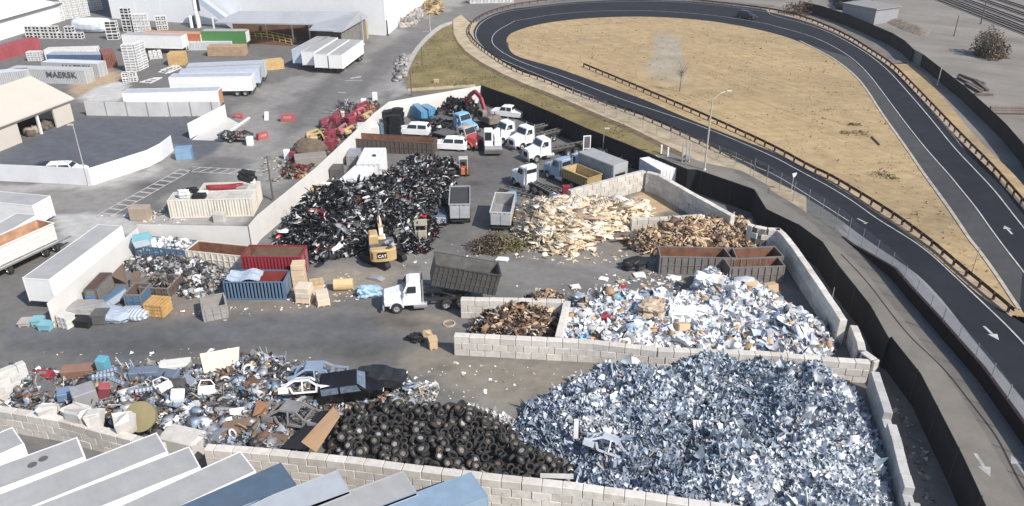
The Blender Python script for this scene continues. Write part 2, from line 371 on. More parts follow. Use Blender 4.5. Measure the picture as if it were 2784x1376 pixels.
line('lane_line', RP('b1', 1850,400,1775,345,1757,290,1800,232,1937,160,'c1',0,158,400,92,900,76,1300,97,1600,130,1937,187,'d1',0,182,350,272,600,402,750,532,900,732,1100,1002,1340,1270,'d2',1500,202,1720,502,1937,780,2200,1120), .15)
line('lane_line', RP('b1', 1850,400,1937,447,'c1',100,490,400,590,800,750,1200,880,1500,990,1937,1175,'d2',220,0,600,202,1000,472,1300,702,1600,982,1900,1270,'d3',2100,260), .15)
line('road_edge_line', RP('b1', 1800,432,'c1',0,492,440,672,1000,875,1440,1080,1820,1262,'d2',60,40,300,190,620,395), .14)
line('infield_edge', RP('d1', 250,308,480,423,640,542,740,652,860,846,1000,1040,1150,1256,'d2',1290,178,1500,498,1590,602,1720,782,1900,1056), .35, .06).data.materials[0] = M('pale_edge', (.40, .36, .30), .9, var=.3, scale=1.)
# verges
mb = MB(); strip(mb, resample(RL('b1', 1600,170,1530,110,1470,150,1478,280,1600,425,1937,605,'c1',300,715,600,850,850,950,1150,1100,1400,1230,'d2',0,140,300,330), 70), resample(OL, 400)[0:1]*0 or resample(RL('b1', 1660,165,1622,235,1632,290,1690,350,1790,430,1937,505,'c1',150,570,440,690,700,790,1000,885,1440,1085,'d2',0,60,300,210), 70), 3, .02); o = struct('verge', mb, M_verge)
if o.data.polygons[5].normal.z < 0: o.data.flip_normals()
sheet('lawn', RL('b1', 1465,165,1420,185,1350,235,1240,345,1185,420,1155,500,1130,560,1125,680,1180,705,1680,645,1937,735,'c1',300,860,530,965,830,1085,1300,1290,1400,1230,1150,1100,850,950,600,850,300,715,'b1',1937,605,1600,425,1478,280), M_lawn, .018)
sheet('verge', RL('b1', 1130,690,1640,655,1640,635,1300,655,1130,668), M_verge, .03)
mb = MB(); strip(mb, smooth_line(RL('b1', 1470,165,1478,280,1600,425,1937,605,'c1',300,715,600,850,850,950,1150,1100,1260,1150), 60, 1), smooth_line(RL('b1', 1462,200,1466,290,1580,440,1937,640,'c1',300,745,600,885,850,985,1150,1140,1250,1180), 60, 1), 1, .034); struct('weed_strip', mb, M('weeds_dark', (.13, .095, .055), .95, var=.4, scale=.8))
sheet('kerb_strip', smooth_line(RL('b1', 1465,160,1350,195,1200,340,1120,470,1080,590,1110,600,1150,490,1230,350,1370,220,1465,180), 60, 1), M('worn_concrete', (.40, .38, .36), .85, var=.25, scale=.8, dirt=.6, dirt_col=(.25, .23, .21)), .04)
# far side: grey sandy rail yard
sheet('rail_yard_ground', [P(1270, 2)+Vector((0, 0, 0)), *RL('c1', 0,45,400,0,800,-14,1200,-8,1600,30,1937,75,'d1',200,110,500,205,750,330,940,480), *RL('d1', 1130,680,1400,960,1640,1240,'d2',1937,270), *RL('d2', 2400,800), Vector((420, 60, 0)), Vector((420, 700, 0)), Vector((30, 700, 0))], M_sand, .006)
mb = MB(); strip(mb, resample(RP('d1', 950,480,1130,660,1350,920,1640,1240,'d2',1937,270,2300,700), 60), resample(RP('d1', 1050,470,1200,560,1290,690,1450,880,1700,1160,1937,1400,'d2',2100,310,2400,620), 60), 3, .03); o = struct('verge', mb, M_dry)
if o.data.polygons[5].normal.z < 0: o.data.flip_normals()
mb = MB(); strip(mb, resample(RL('c1', 1300,2,1937,78,'d1',250,140,500,215,750,345,950,482), 50), resample(RL('c1', 1300,-18,1937,40,'d1',270,95,560,190,800,320,1060,480), 50), 2, .03); struct('verge', mb, M('grey_verge', (.16, .145, .125), .95, var=.3, scale=.4))
# drive outside the black fence
fence_top = RL('b1', 1682,640,1937,730,'c1',300,856,530,960,830,1078,1040,1165,1300,1273,'c2',1370,2,1800,150,'d2',0,300,250,420,420,545,540,720,780,1020,920,1270,'d3',940,0,1160,275,1480,900,1660,1290,1900,1800, z=2.8)
FB = [V2(p) for p in fence_top]
dr_r = RL('c1', 1130,1105,1400,1220,'c2',1700,10,1937,140,'d2',0,140,280,310,560,510,720,645,930,850,1050,1000,1280,1270,'d3',1270,0,1570,350,1800,680,1937,880,2300,1450)
dr_l = [V2(p) for p in fence_top[6:]]
mb = MB(); strip(mb, resample([FB[5]]+dr_l, 80), resample(dr_r, 80), 4, .024); o = struct('drive', mb, M('drive_asphalt', (.190, .176, .154), .85, var=.16, scale=.3, dirt=.5, dirt_col=(.12, .115, .11), bump=.2))
if o.data.polygons[5].normal.z < 0: o.data.flip_normals()
# retaining wall of the ramp and its concrete shoulder
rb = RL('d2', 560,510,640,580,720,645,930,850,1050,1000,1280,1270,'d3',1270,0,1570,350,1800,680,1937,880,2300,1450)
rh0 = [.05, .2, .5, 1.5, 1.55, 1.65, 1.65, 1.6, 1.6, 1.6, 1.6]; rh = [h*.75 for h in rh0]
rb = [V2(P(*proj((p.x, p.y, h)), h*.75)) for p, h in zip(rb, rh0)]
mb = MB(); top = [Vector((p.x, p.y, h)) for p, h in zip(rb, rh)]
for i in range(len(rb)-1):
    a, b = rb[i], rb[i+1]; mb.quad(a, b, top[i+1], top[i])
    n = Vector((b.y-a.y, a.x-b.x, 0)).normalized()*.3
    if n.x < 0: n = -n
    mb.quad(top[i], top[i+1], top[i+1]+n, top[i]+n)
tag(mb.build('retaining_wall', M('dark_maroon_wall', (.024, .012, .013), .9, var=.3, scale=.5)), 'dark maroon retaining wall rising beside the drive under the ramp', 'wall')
mb = MB(); oe = RP('d2', 300,215,620,425,800,545,1000,695,1280,920,1560,1270,'d3',1937,470,2300,950)
strip(mb, resample([t+Vector((.2, 0, 0)) for t in top], 50), resample(oe, 50), 2, -.01); struct('ramp_shoulder', mb, M('ramp_concrete', (.23, .23, .24), .85, var=.15, scale=.5))
sheet('gore_paving', RL('d2', 1850,1115,1932,1112,2300,1600,'d3',2700,900,2200,200,'d2',1900,1180), M_should, 1.14)
p_ = smooth_line(RL('d2', 560,640,760,850,900,1040,1080,1270,'d3',1330,230,1560,530,1740,760,1850,1000,2000,1260), 60, 2); mb = MB(); strip(mb, offset(p_, -.07), offset(p_, .07), 1, .032); struct('drive_seam', mb, M('seam_tar', (.045, .042, .04), .9))
# painted arrows
def arrow(k, x, y, dirpx, size=1.0, head_first=True):
    s = S(k, x, y); z = zr(*s) if s[0] > 2200 and not (s[0] < 2784 and s[1] > 1200) else 0
    if s[1] > 1200: z = 0
    c = P(s[0], s[1], z); e = P(s[0]+dirpx[0], s[1]+dirpx[1], z); d = (e-c).normalized(); n = Vector((-d.y, d.x, 0)); L = size
    pts = [(-1.3, .14), (.15, .14), (.15, -.14), (-1.3, -.14)]; hd = [(.2, .5), (1.3, 0), (.2, -.5)]
    mb = MB()
    for poly in (pts, hd): mb.add([tuple(c+d*a*L+n*b*L+Vector((0, 0, .035))) for a, b in poly], [tuple(range(len(poly)))[::-1]])
    struct('road_arrow', mb, M_line)
arrow('d2', 738, 400, (28, 14), .8); arrow('d2', 1817, 458, (-22, -24), .8); arrow('d2', 1690, 1235, (26, 24), .8); arrow('d3', 1625, 965, (22, 34), .85); arrow('d3', 1895, 970, (-26, -34), .8)
# ladder-striped path on the lot
a0, a1 = R('a2', 785,350), R('a2', 1400,5); d = (a1-a0); Lr = d.length; d.normalize(); n = Vector((-d.y, d.x, 0)); mb = MB()
for sgn in (-.85, .85): mb.quad(*[tuple(q+Vector((0, 0, .02))) for q in (a0+n*(sgn-.09), a1+n*(sgn-.09), a1+n*(sgn+.09), a0+n*(sgn+.09))])
t = .4
while t < Lr: c = a0+d*t; mb.quad(*[tuple(q+Vector((0, 0, .02))) for q in (c-n*.76, c-n*.76+d*.28, c+n*.76+d*.28, c+n*.76)]); t += 1.25
b0, b1 = R('a2', 1420,0), R('b2', 60,30); d = (b1-b0).normalized(); n = Vector((-d.y, d.x, 0))
for sgn in (-.8, .8): mb.quad(*[tuple(q+Vector((0, 0, .02))) for q in (b0+n*(sgn-.09), b1+n*(sgn-.09), b1+n*(sgn+.09), b0+n*(sgn+.09))])
t = .4
while t < (b1-b0).length: c = b0+d*t; mb.quad(*[tuple(q+Vector((0, 0, .02))) for q in (c-n*.7, c-n*.7+d*.25, c+n*.7+d*.9, c+n*.7+d*.65)]); t += 1.3
struct('walkway_marking', mb, M('worn_white_paint', (.42, .41, .39), .8, var=.3, scale=2.))
mb = MB()
for k, x, y, x2, y2, wd in [('b1',660,608,790,604,.35),('b1',605,697,665,698,.4),('b1',700,590,780,578,.9),('b1',990,710,1015,685,.5),('b1',1240,237,1290,237,.4),('b1',630,785,720,795,.5)]:
    a, b = R(k, x, y), R(k, x2, y2); n = Vector((0, wd/2, .02)); mb.quad(a-V2(n)+Vector((0,0,.02)), b-V2(n)+Vector((0,0,.02)), b+n, a+n)
struct('stop_line', mb, MATS['worn_white_paint'])
# railway tracks, each a thing
M_rail = M('rail_steel', (.05, .045, .042), .6, var=.2); M_tie = M('ballast_dark', (.17, .155, .14), .95, var=.35, scale=1.5)
for i, (x0, x1, y1) in enumerate([(1300,1937,250),(1390,1937,215),(1490,1937,165),(1620,1937,110),(1750,1937,60)]):
    a, b = R('d1', x0, 0), R('d1', x1, y1); d = (b-a); a = a-d*.8; b = b+d*.6; d = (b-a).normalized(); n = Vector((-d.y, d.x, 0))
    t = thing('railway_track', ['dark railway track nearest the bush in the sandy rail yard', 'second railway track from the sandy bank', 'middle one of the five railway tracks', 'fourth railway track from the sandy bank', 'farthest railway track in the corner of the rail yard'][i], 'railway track', a, math.atan2(d.y, d.x), 'railway tracks in the rail yard')
    L = (b-a).length; mb = MB(); mb.box(0, -1.3, .012, L, 1.3, .10); mb.build('ballast', M_tie, t)
    for s in (-.72, .72): mb = MB(); mb.box(0, s-.08, .1, L, s+.08, .30); mb.build('rail', M_rail, t)
# ---------------------------------------------------------------- concrete block walls
M_block = M('block_concrete', (1, 1, 1), .9, var=.12, scale=2.2, dirt=.5, dirt_col=(.33, .29, .24), attr=True, bump=.3)
M_core = M('block_joint', (.16, .145, .13), .95)
def block_wall(label, pts, courses, side=1, Lb=1.22, hb=.6, th=.61, tint=(.61, .575, .525), gaps=(), name='block_wall', rag=0):
    """pts: line of one face on the ground; the wall lies to the right of it (side=1) or left (side=-1)"""
    pts = [V2(p) for p in pts]; t = thing(name, label, 'wall', pts[0]); o0 = pts[0]
    mb = MB(); core = MB(); seg = []; D = 0.
    for a, b in zip(pts, pts[1:]): seg.append((D, a, b)); D += (b-a).length
    def at(s):
        s = min(max(s, 0), D)
        for d0, a, b in reversed(seg):
            if s >= d0-1e-9:
                L = (b-a).length; f = (s-d0)/L; d = (b-a).normalized(); return a.lerp(b, f), d
    for c in range(courses):
        s = -Lb/2 if c % 2 else 0.
        while s < D-.05:
            s0, s1 = max(0, s), min(D, s+Lb)
            if s1-s0 > .15 and not (rag and c == courses-1 and random.random() < rag):
                p, _ = at(s0); q, _ = at(s1); d = (q-p).normalized(); n = Vector((d.y, -d.x, 0))*side
                T = Matrix.Translation(p-o0+Vector((0, 0, c*hb))) @ Matrix((( d.x, n.x, 0, 0), (d.y, n.y, 0, 0), (0, 0, 1, 0), (0, 0, 0, 1)))
                k = random.uniform(.86, 1.1); w = random.uniform(-.02, .02); mb.col = (tint[0]*k, tint[1]*k*(1+w*.3), tint[2]*k*(1+w))
                j = random.uniform(-.018, .018)
                mb.cbox(.014, j, .012, (q-p).length-.014, th+j, hb-.004, .035, T)
            s += Lb
    body = mb.build('blocks', M_block, t, attr=True)
    if side < 0: pass
    import bmesh
    bm = bmesh.new(); bm.from_mesh(body.data); bmesh.ops.recalc_face_normals(bm, faces=bm.faces); bm.to_mesh(body.data); bm.free()
    for d0, a, b in seg:
        d = (b-a).normalized(); n = Vector((d.y, -d.x, 0))*side; L = (b-a).length
        T = Matrix.Translation(a-o0) @ Matrix(((d.x, n.x, 0, 0), (d.y, n.y, 0, 0), (0, 0, 1, 0), (0, 0, 0, 1)))
        core.box(.06, .05, .0, L-.06, th-.05, (courses-(1 if rag else 0))*hb-.05, T)
    core.build('joint', M_core, t); return t
W1 = RL('a3', 1560,800,'b3',0,826,700,895,1290,968,1937,1042,'c3',300,1070,600,1110,940,1155,1270,1205,1760,1275,'d3',400,1390,1300,1560, z=2.4)
block_wall('long front wall of pale concrete blocks behind the parked trailers', W1, 4)
W1L = RL('a3', -420,440,0,512,480,590,900,702,1250,790, z=1.8)
block_wall('low weathered block wall running left below the mixed scrap', W1L, 3)
block_wall('short pale wall end standing at the left edge beside leaning pipes', RL('a3', 170,172,-60,262,-420,420, z=2.4), 4, side=-1, tint=(.56, .55, .53))
W2 = [P(1236, 903, 1.8), P(1610, 922, 1.8), P(1794, 943, 1.8), P(2084, 953, 1.8), P(2218, 967, 1.8), P(2362, 976, 1.8)]
block_wall('three course block wall between the silver heap and the plastic waste', W2, 3)
block_wall('short three course block wall behind the dump truck', [P(1253, 806, 1.8), P(1400, 809, 1.8), P(1536, 812, 1.8)], 3)
block_wall('stub block wall dividing the brown waste from the plastic waste', [P(1552, 818, 1.8), P(1530, 915, 1.8)], 3)
block_wall('sunlit block wall behind the pale timber heap', RL('c2', 395,152,960,2, z=2.4), 4, tint=(.54, .51, .46))
block_wall('shaded block wall on the right of the timber bay', RL('c2', 1000,12,1090,30,1340,170,1660,345, z=2.4), 4)
block_wall('two course block wall between the timber and the brown wood heap', RL('c2', 868,366,1200,350,1560,322, z=1.2), 2, tint=(.55, .51, .45))
block_wall('tall block wall curving along the black fence beside the plastic waste', [*RL('c2', 1770,405,1850,432,'d2',10,436, z=2.4), *RL('d2', 100,440,160,490,260,620,420,850,520,1000,610,1135, z=2.4)], 4)
block_wall('short stepped block wall at the corner above the silver heap', RL('d2', 690,1150,745,1273,'d3',760,90,862,148, z=2.1), 3)
block_wall('rubble topped block wall to the right of the silver heap', RL('d3', 850,262,930,500,1000,720,1075,1000,1160,1273,1300,1750, z=1.8), 3, rag=.12, tint=(.47, .46, .44))
def loose_block(label, k, x, y, z, sx, sy, sz, rz, tint=(.55, .53, .5), rough=.0):
    p = R(k, x, y, z); mb = MB(); mb.col = (1, 1, 1)
    mb.cbox(-sx/2, -sy/2, 0, sx/2, sy/2, sz, min(sx, sy)*.12)
    if rough:
        mb.v = [(v[0]+random.uniform(-rough, rough), v[1]+random.uniform(-rough, rough), v[2]+(random.uniform(-rough, rough) if v[2] > .05 else 0)) for v in mb.v]
    mb.c = [tint]*len(mb.f)
    o = mb.build('concrete_block', M_block, attr=True); o.location = (p.x, p.y, 0 if z < 1 else z-sz); o.rotation_euler = (0, 0, rz); tag(o, label, 'concrete block'); return o
loose_block('big pale concrete block with a flat top beside the rusty plates', 'a3', 1370, 720, 1.5, 2.9, 1.6, 1.5, -.3)
loose_block('angular broken concrete chunk on the low wall under the grey bin', 'a3', 570, 560, 2.3, 1.6, 1.1, 1., -.4, rough=.16).location.z = 1.6
loose_block('rounded pale boulder next to the broken concrete chunk', 'a3', 710, 590, 2.3, 1.0, .9, 1., .3, rough=.14).location.z = 1.6
loose_block('large pale boulder left of the olive round tank end', 'a3', 940, 640, 2.2, 1.3, 1.2, 1.1, .5, rough=.2).location.z = 1.5
loose_block('small pale rubble piece at the foot of the low wall', 'a3', 360, 530, 2.2, 1.1, .8, .7, .2, rough=.14).location.z = 1.6
# ---------------------------------------------------------------- fences
M_wfence = M('white_panel', (.66, .645, .62), .75, var=.06, scale=.6, dirt=.25, dirt_col=(.45, .42, .37))
M_wfence_cool = M('white_panel_cool', (.68, .69, .71), .75, var=.06, scale=.6, dirt=.2, dirt_col=(.5, .48, .45))
M_black = M('black_screen', (.020, .019, .022), .85, var=.25, scale=.4, spec=.2)
M_gpost = M('grey_post', (.30, .30, .30), .6, .2)
M_dark = M('dark_metal', (.04, .04, .042), .6, .1)
def fence(label, pts, h, mat, post_mat=None, sp=3., th=.06, name='panel_fence', cat='fence', post_up=.0, post_r=.05, pside=0.):
    pts = [V2(p) for p in pts]; t = thing(name, label, cat, pts[0]); o0 = pts[0]; mb = MB(); posts = []
    D = 0; nxt = 0.
    for a, b in zip(pts, pts[1:]):
        d = (b-a).normalized(); n = Vector((-d.y, d.x, 0)); L = (b-a).length
        T = Matrix.Translation(a-o0) @ Matrix(((d.x, n.x, 0, 0), (d.y, n.y, 0, 0), (0, 0, 1, 0), (0, 0, 0, 1)))
        x = 0.
        while x < L-1e-6:
            x1 = min(L, x+sp); mb.box(x, -th/2, .02, x1-.008, th/2, h, T); x = x1
        while nxt < D+L: posts.append(a-o0+d*(nxt-D)+n*pside); nxt += sp
        D += L
    mb.build('panel', mat, t)
    if post_mat:
        for p in posts[:100]:
            m2 = MB(); m2.tube((p.x, p.y, 0), (p.x, p.y, h+post_up), post_r, 6); m2.build('post', post_mat, t)
    return t
WF = [V2(p) for p in RL('b1', 1680,645,1200,728,990,765,885,845,440,1262,'b2',0,345, z=2.7)]+[V2(P(676, 613, 2.7))]
fence('tall white panel fence between the scrapyard and the sloping lot', WF, 2.7, M_wfence, M_gpost, 6.0, pside=-.1)
fence('white panel fence behind the blue and rusty open bins', [P(674, 616, 2.5), P(372, 610, 2.5)], 2.5, M_wfence, None, 3.)
fence('cream panel fence beside the long white trailer', [*RL('a2', 1035,440,640,770,352,1010, z=2.4)], 2.4, M_wfence, None, 3.)
fence('long black screened fence between the yard and the drive', FB, 2.8, M_black, M_dark, 4.2, th=.04, post_up=.06)
fence('curved white panel fence around the dark court', RL('a1', -300,1225,0,1236,340,1250,660,1268,880,1200,1100,1130,1200,1080,1282,1018, z=2.2), 2.2, M_wfence_cool, None, 3.)
fence('pale straight fence panel standing between the court and the lot', RL('a1', 1408,930,1690,785, z=2.2), 2.2, M_wfence_cool, None, 3.)
fence('white and grey fence with posts along the back of the court', RL('a1', 630,762,1100,770,1645,768, z=2.2), 2.2, M('fence_fabric', (.55, .545, .54), .8, var=.12, scale=.5), M_gpost, 3.2, pside=-.1, post_up=.1)
fence('black fence standing far behind the loop beside the rail yard', RL('d1', 275,12,420,45,620,110,800,185,950,250,1040,305,1105,368, z=2.5), 2.5, M_black, None, 4., th=.05)
fence('black fence curving along the right edge of the loop', RL('d1', 1175,405,1330,525,1480,640,1650,790,1800,930,1937,1085,'d2',2100,60,2500,560, z=2.2), 2.2, M_black, None, 4., th=.05)
fence('grey weathered link of fence between the two black fences', RL('d1', 1105,368,1175,405, z=2.3), 2.3, M('grey_fence', (.17, .165, .16), .9), None, 3.)
M_wire = mesh_mat('wire_mesh', (.36, .37, .39), .13)
fence('galvanised wire mesh fence along the outer edge of the loop', RL('d2', -100,60,0,120,280,290,560,480, z=0)+[Vector((p.x+.15, p.y, 0)) for p in rb[1:]], 2.45, M_wire, M_gpost, 2.6, th=.02, name='wire_fence', post_r=.035)
fence('wire mesh fence on the pale verge beside the loop', RL('c1', 430,740,740,880,940,960,1300,1110,1640,1250, z=0)+RL('d2', -100,58), 1.9, mesh_mat('wire_mesh_thin', (.5, .48, .44), .12), M_gpost, 3., th=.02, name='wire_fence', post_r=.03)
# ---------------------------------------------------------------- guardrails
M_rust = M('rusted_rail', (.10, .052, .042), .75, var=.3, scale=1.)
M_rust2 = M('rusted_rail_dark', (.075, .040, .032), .8, var=.3, scale=1.)
M_gravel = M('rail_base', (.38, .29, .21), .95, var=.3, scale=1.)
def guardrail(label, pts, mat, n=90, sp=2., apron=0.):
    p = smooth_line(pts, n, 2); t = thing('guardrail', label, 'guardrail', V2(p[0])); o0 = V2(p[0]); mb = MB()
    prof = [(-.05, .42), (.03, .48), (-.05, .58), (.03, .68), (-.05, .76)]
    for w in (0., .03):
        rows = []
        for i, q in enumerate(p):
            a = p[max(0, i-1)]; b = p[min(n-1, i+1)]; d = (b-a); d.z = 0; d.normalize(); nn = Vector((-d.y, d.x, 0))
            rows.append([tuple(q-o0+nn*(u+w)+Vector((0, 0, z))) for u, z in prof])
        o = len(mb.v); m = len(prof)
        for r in rows: mb.v += r
        for i in range(n-1):
            for k in range(m-1): mb.f.append((o+i*m+k, o+i*m+k+1, o+(i+1)*m+k+1, o+(i+1)*m+k)); mb.c.append((1, 1, 1))
    mb.build('rail', mat, t)
    D = 0; nxt = 0.; k = 0
    for a, b in zip(p, p[1:]):
        L = (b-a).length; d = (b-a).normalized(); nn = Vector((-d.y, d.x, 0))
        while nxt < D+L and k < 100:
            c = a-o0+d*(nxt-D)-nn*.12; m2 = MB(); m2.box(c.x-.09, c.y-.09, c.z-.1, c.x+.09, c.y+.09, c.z+.74); m2.build('post', mat, t); nxt += sp; k += 1
        D += L
    return t
guardrail('rusty brown guardrail along the near side of the golden infield', [q-Vector((0, 0, .0)) for q in RP('c1', 520,505,880,655,1200,792,1450,900,1937,1122,'d2',330,12,460,66,700,210,950,366,1210,556,1470,780,1700,972,1850,1102)], M_rust, 120, 2.1)
guardrail('rusty guardrail curving along the outer far side of the loop', RP('b1', 1590,262,1585,225,1620,170,1720,108,1937,45,'c1',300,8,700,-18,1000,-16,1300,8,1937,80,'d1',300,146,600,276,800,406,950,506,1100,658,1300,870,1500,1080,1700,1280,'d2',1937,282,2200,600), M_rust, 150, 2.6)
guardrail('dark rusty guardrail along the outer edge of the near road', RL('b1', 1590,262,1650,352,1937,545,'c1',200,605,440,705,750,815,1000,905,1440,1105,1700,1222,1937,1320), M_rust2, 110, 2.1)
mb = MB()
strip(mb, smooth_line(RP('c1', 1937,1138,'d2',330,22,460,80,700,225,950,385,1210,580,1470,810,1700,1000,1840,1115), 60, 1), smooth_line(RP('c1', 1937,1122,'d2',330,0,480,62,720,205,970,362,1230,550,1490,775,1720,965,1860,1090), 60, 1), 1, .045)
strip(mb, smooth_line(RP('d1', 0,86,300,158,600,288,800,420,950,522,1100,676,1300,890,1500,1100,1700,1300), 60, 1), smooth_line(RP('d1', 0,70,300,138,600,265,800,393,962,492,1115,642,1320,855,1520,1062,1720,1262), 60, 1), 1, .045)
struct('rail_gravel', mb, M_gravel)
# ---------------------------------------------------------------- poles and lights
M_galv = M('galvanised', (.52, .50, .46), .5, .3); M_wood = M('pole_wood', (.12, .10, .085), .9, var=.3)
def pole(label, base, toppy, r=.09, mat=None, name='utility_pole', cat='pole', arm=None, lean=None, z=0.):
    b = P(base[0], base[1], z); h = h_for(b, toppy); t = thing(name, label, cat, b); mb = MB()
    mb.tube((0, 0, 0), (0, 0, h), r, 8, r*.65); mb.build('shaft', mat or M_wood, t)
    mb = MB(); mb.tube((0, 0, 0), (0, 0, .25), r*2.2, 8, r*1.3); mb.build('base', mat or M_wood, t)
    if arm:
        mb = MB(); mb.tube((0, 0, h-.1), (arm[0]*.5, arm[1]*.5, h+arm[2]*.75), r*.5, 6); mb.tube((arm[0]*.5, arm[1]*.5, h+arm[2]*.75), (arm[0], arm[1], h+arm[2]), r*.5, 6); mb.build('arm', mat or M_galv, t)
        mb = MB(); mb.cbox(-.35, -.14, -.08, .35, .14, .08, .04, Matrix.Translation((arm[0], arm[1], h+arm[2])) @ Matrix.Rotation(math.atan2(arm[1], arm[0]), 4, 'Z')); mb.build('lamp_head', M_galv, t)
    return t, h
pole('tall pale street light with a single arm beside the loop road', (1915, 462), 269, .12, M_galv, 'street_lamp', 'street lamp', (1.9, .3, .9))
pole('thin leaning lamp post in front of the curved white fence', (241, 505), 340, .07, M_galv, 'street_lamp', 'street lamp', (-.3, 0, .05))
pole('dark utility pole beside the cream container with junk on top', (743, 545), 425, .12)
pole('thin wooden pole standing at the edge of the lawn near the white fence', S('b1', 1160,722), S('b1', 1140,520)[1], .09)
pole('thin wooden pole in the middle of the lawn by the pale kerb', S('b1', 1240,487), S('b1', 1222,350)[1], .09)
pole('pale pole at the road junction behind the lawn', S('b1', 1300,232), S('b1', 1295,100)[1], .09, M_galv)
pole('grey lamp post beside the open shed', S('b1', 800,335), S('b1', 782,110)[1], .12, M_galv, 'street_lamp', 'street lamp', (-1.2, .2, .3))
pole('dark post in front of the white warehouse corner', S('b1', 980,268), S('b1', 972,152)[1], .18, M_dark)
pole('slim yard light in front of the black fence', S('c1', 660,1175), S('c1', 675,968)[1], .06, M_gpost, 'street_lamp', 'street lamp', (.35, .0, .03))
pole('dark pole rising out of the sandy rail yard', S('d1', 1410,270), S('d1', 1435,115)[1], .12)
pole('tall dark pole beside the railway tracks', S('d1', 1610,182), 5, .16)
pole('short pale pole beside the grey shed in the rail yard', S('d1', 810,182), S('d1', 822,75)[1], .12, M_galv)
pole('white pole leaning in front of the far black fence', S('d1', 1285,640), S('d1', 1312,505)[1], .09, M_galv)
pole('thin pale post at the tip of the infield', S('d2', 1548,780), S('d2', 1597,590)[1], .06, M('tan_post', (.5, .38, .25), .7), z=1.4)
t_, h_ = pole('short signal post with a small white head on the wire fence', S('d2', 185,172), S('d2', 195,45)[1], .06, M_galv, 'signal_post', 'post')
mb = MB(); mb.prism([(-.22, .15), (.28, .3), (.2, -.05), (-.05, -.3)], -.1, .1, Matrix.Translation((0, 0, h_))); mb.build('head', M('white_paint', (.78, .78, .77), .5, var=.05), t_)
pole('crooked grey post on top of the curving block wall', S('d2', 470,1085), S('d2', 482,890)[1], .06, M_gpost)
# ---------------------------------------------------------------- heaps
def grid_t(n):
    a = np.linspace(-.5, .5, n+1); x, y = np.meshgrid(a, a); v = np.stack([x.ravel(), y.ravel(), np.zeros(x.size)], 1)
    i = np.arange((n+1)**2).reshape(n+1, n+1); f = np.stack([i[:-1, :-1], i[:-1, 1:], i[1:, 1:], i[1:, :-1]], -1).reshape(-1, 4); return v, f
def box_t():
    v = np.array([(x, y, z) for z in (-.5, .5) for y in (-.5, .5) for x in (-.5, .5)], float)
    return v, np.array([(0,2,3,1),(4,5,7,6),(0,1,5,4),(1,3,7,5),(3,2,6,7),(2,0,4,6)])
def bag_t():
    vs = []; fs = []
    for ax in range(3):
        for sg in (-1, 1):
            v, f = grid_t(2); q = np.zeros_like(v); q[:, (ax+1) % 3] = v[:, 0]; q[:, (ax+2) % 3] = v[:, 1]; q[:, ax] = .5*sg
            q = q/np.linalg.norm(q, axis=1, keepdims=True)*.5; fs.append((f if sg > 0 else f[:, ::-1])+len(vs)*9); vs.append(q)
    return np.concatenate(vs), np.concatenate(fs)
def bumper_t(n=7):
    xs_ = np.linspace(-.5, .5, n+1); prof = np.array([(.10, -.13), (-.02, -.06), (-.05, .05), (.06, .13)]); vs = []
    for x in xs_:
        bend = 1.9*x*x+(3.0*max(0, abs(x)-.36)); k = 1.-.35*abs(x)*2
        for a, b in prof: vs.append((x*(1-.5*abs(x)**2), -bend*.42+a*.9, b*1.1*k))
    m = len(prof); fs = [(i*m+k, i*m+k+1, (i+1)*m+k+1, (i+1)*m+k) for i in range(n) for k in range(m-1)]
    return np.array(vs), np.array(fs)
def tube_t(n=6):
    vs = [(x, .5*math.cos(2*PI*i/n), .5*math.sin(2*PI*i/n)) for x in (-.5, .5) for i in range(n)]
    return np.array(vs), np.array([(i, (i+1) % n, n+(i+1) % n, n+i) for i in range(n)])
def ring_t(n=10):
    vs = []; fs = []
    pr = [(.5, -.1), (.5, .1), (.32, .1), (.32, -.1)]
    for i in range(n): a = 2*PI*i/n; vs += [(r*math.cos(a), r*math.sin(a), z) for r, z in pr]
    for i in range(n):
        for k in range(4): fs.append((i*4+k, ((i+1) % n)*4+k, ((i+1) % n)*4+(k+1) % 4, i*4+(k+1) % 4))
    return np.array(vs), np.array(fs)
def pallet_t():
    v, f = box_t(); vs = []; fs = []
    for k in range(6): q = v*np.array([1, .11, .03])+np.array([0, -.45+.18*k, .06]); fs.append(f+len(vs)*8); vs.append(q)
    for k in range(3): q = v*np.array([.09, 1, .09])+np.array([-.45+.45*k, 0, 0]); fs.append(f+len(vs)*8); vs.append(q)
    return np.concatenate(vs), np.concatenate(fs)
T_ = dict(sheet=grid_t(4), shard=grid_t(2), box=box_t(), bag=bag_t(), bumper=bumper_t(), tube=tube_t(), ring=ring_t(), pallet=pallet_t())
def rots(n, tilt):
    yaw = rng.uniform(0, 2*PI, n); ax = rng.uniform(0, 2*PI, n); t = np.abs(rng.normal(0, tilt, n)); sp = rng.uniform(0, 2*PI, n)
    def rz(a): c, s = np.cos(a), np.sin(a); o = np.zeros((len(a), 3, 3)); o[:, 0, 0] = c; o[:, 0, 1] = -s; o[:, 1, 0] = s; o[:, 1, 1] = c; o[:, 2, 2] = 1; return o
    c, s = np.cos(t), np.sin(t); rx = np.zeros((n, 3, 3)); rx[:, 0, 0] = 1; rx[:, 1, 1] = c; rx[:, 1, 2] = -s; rx[:, 2, 1] = s; rx[:, 2, 2] = c
    return rz(ax) @ rx @ rz(yaw)
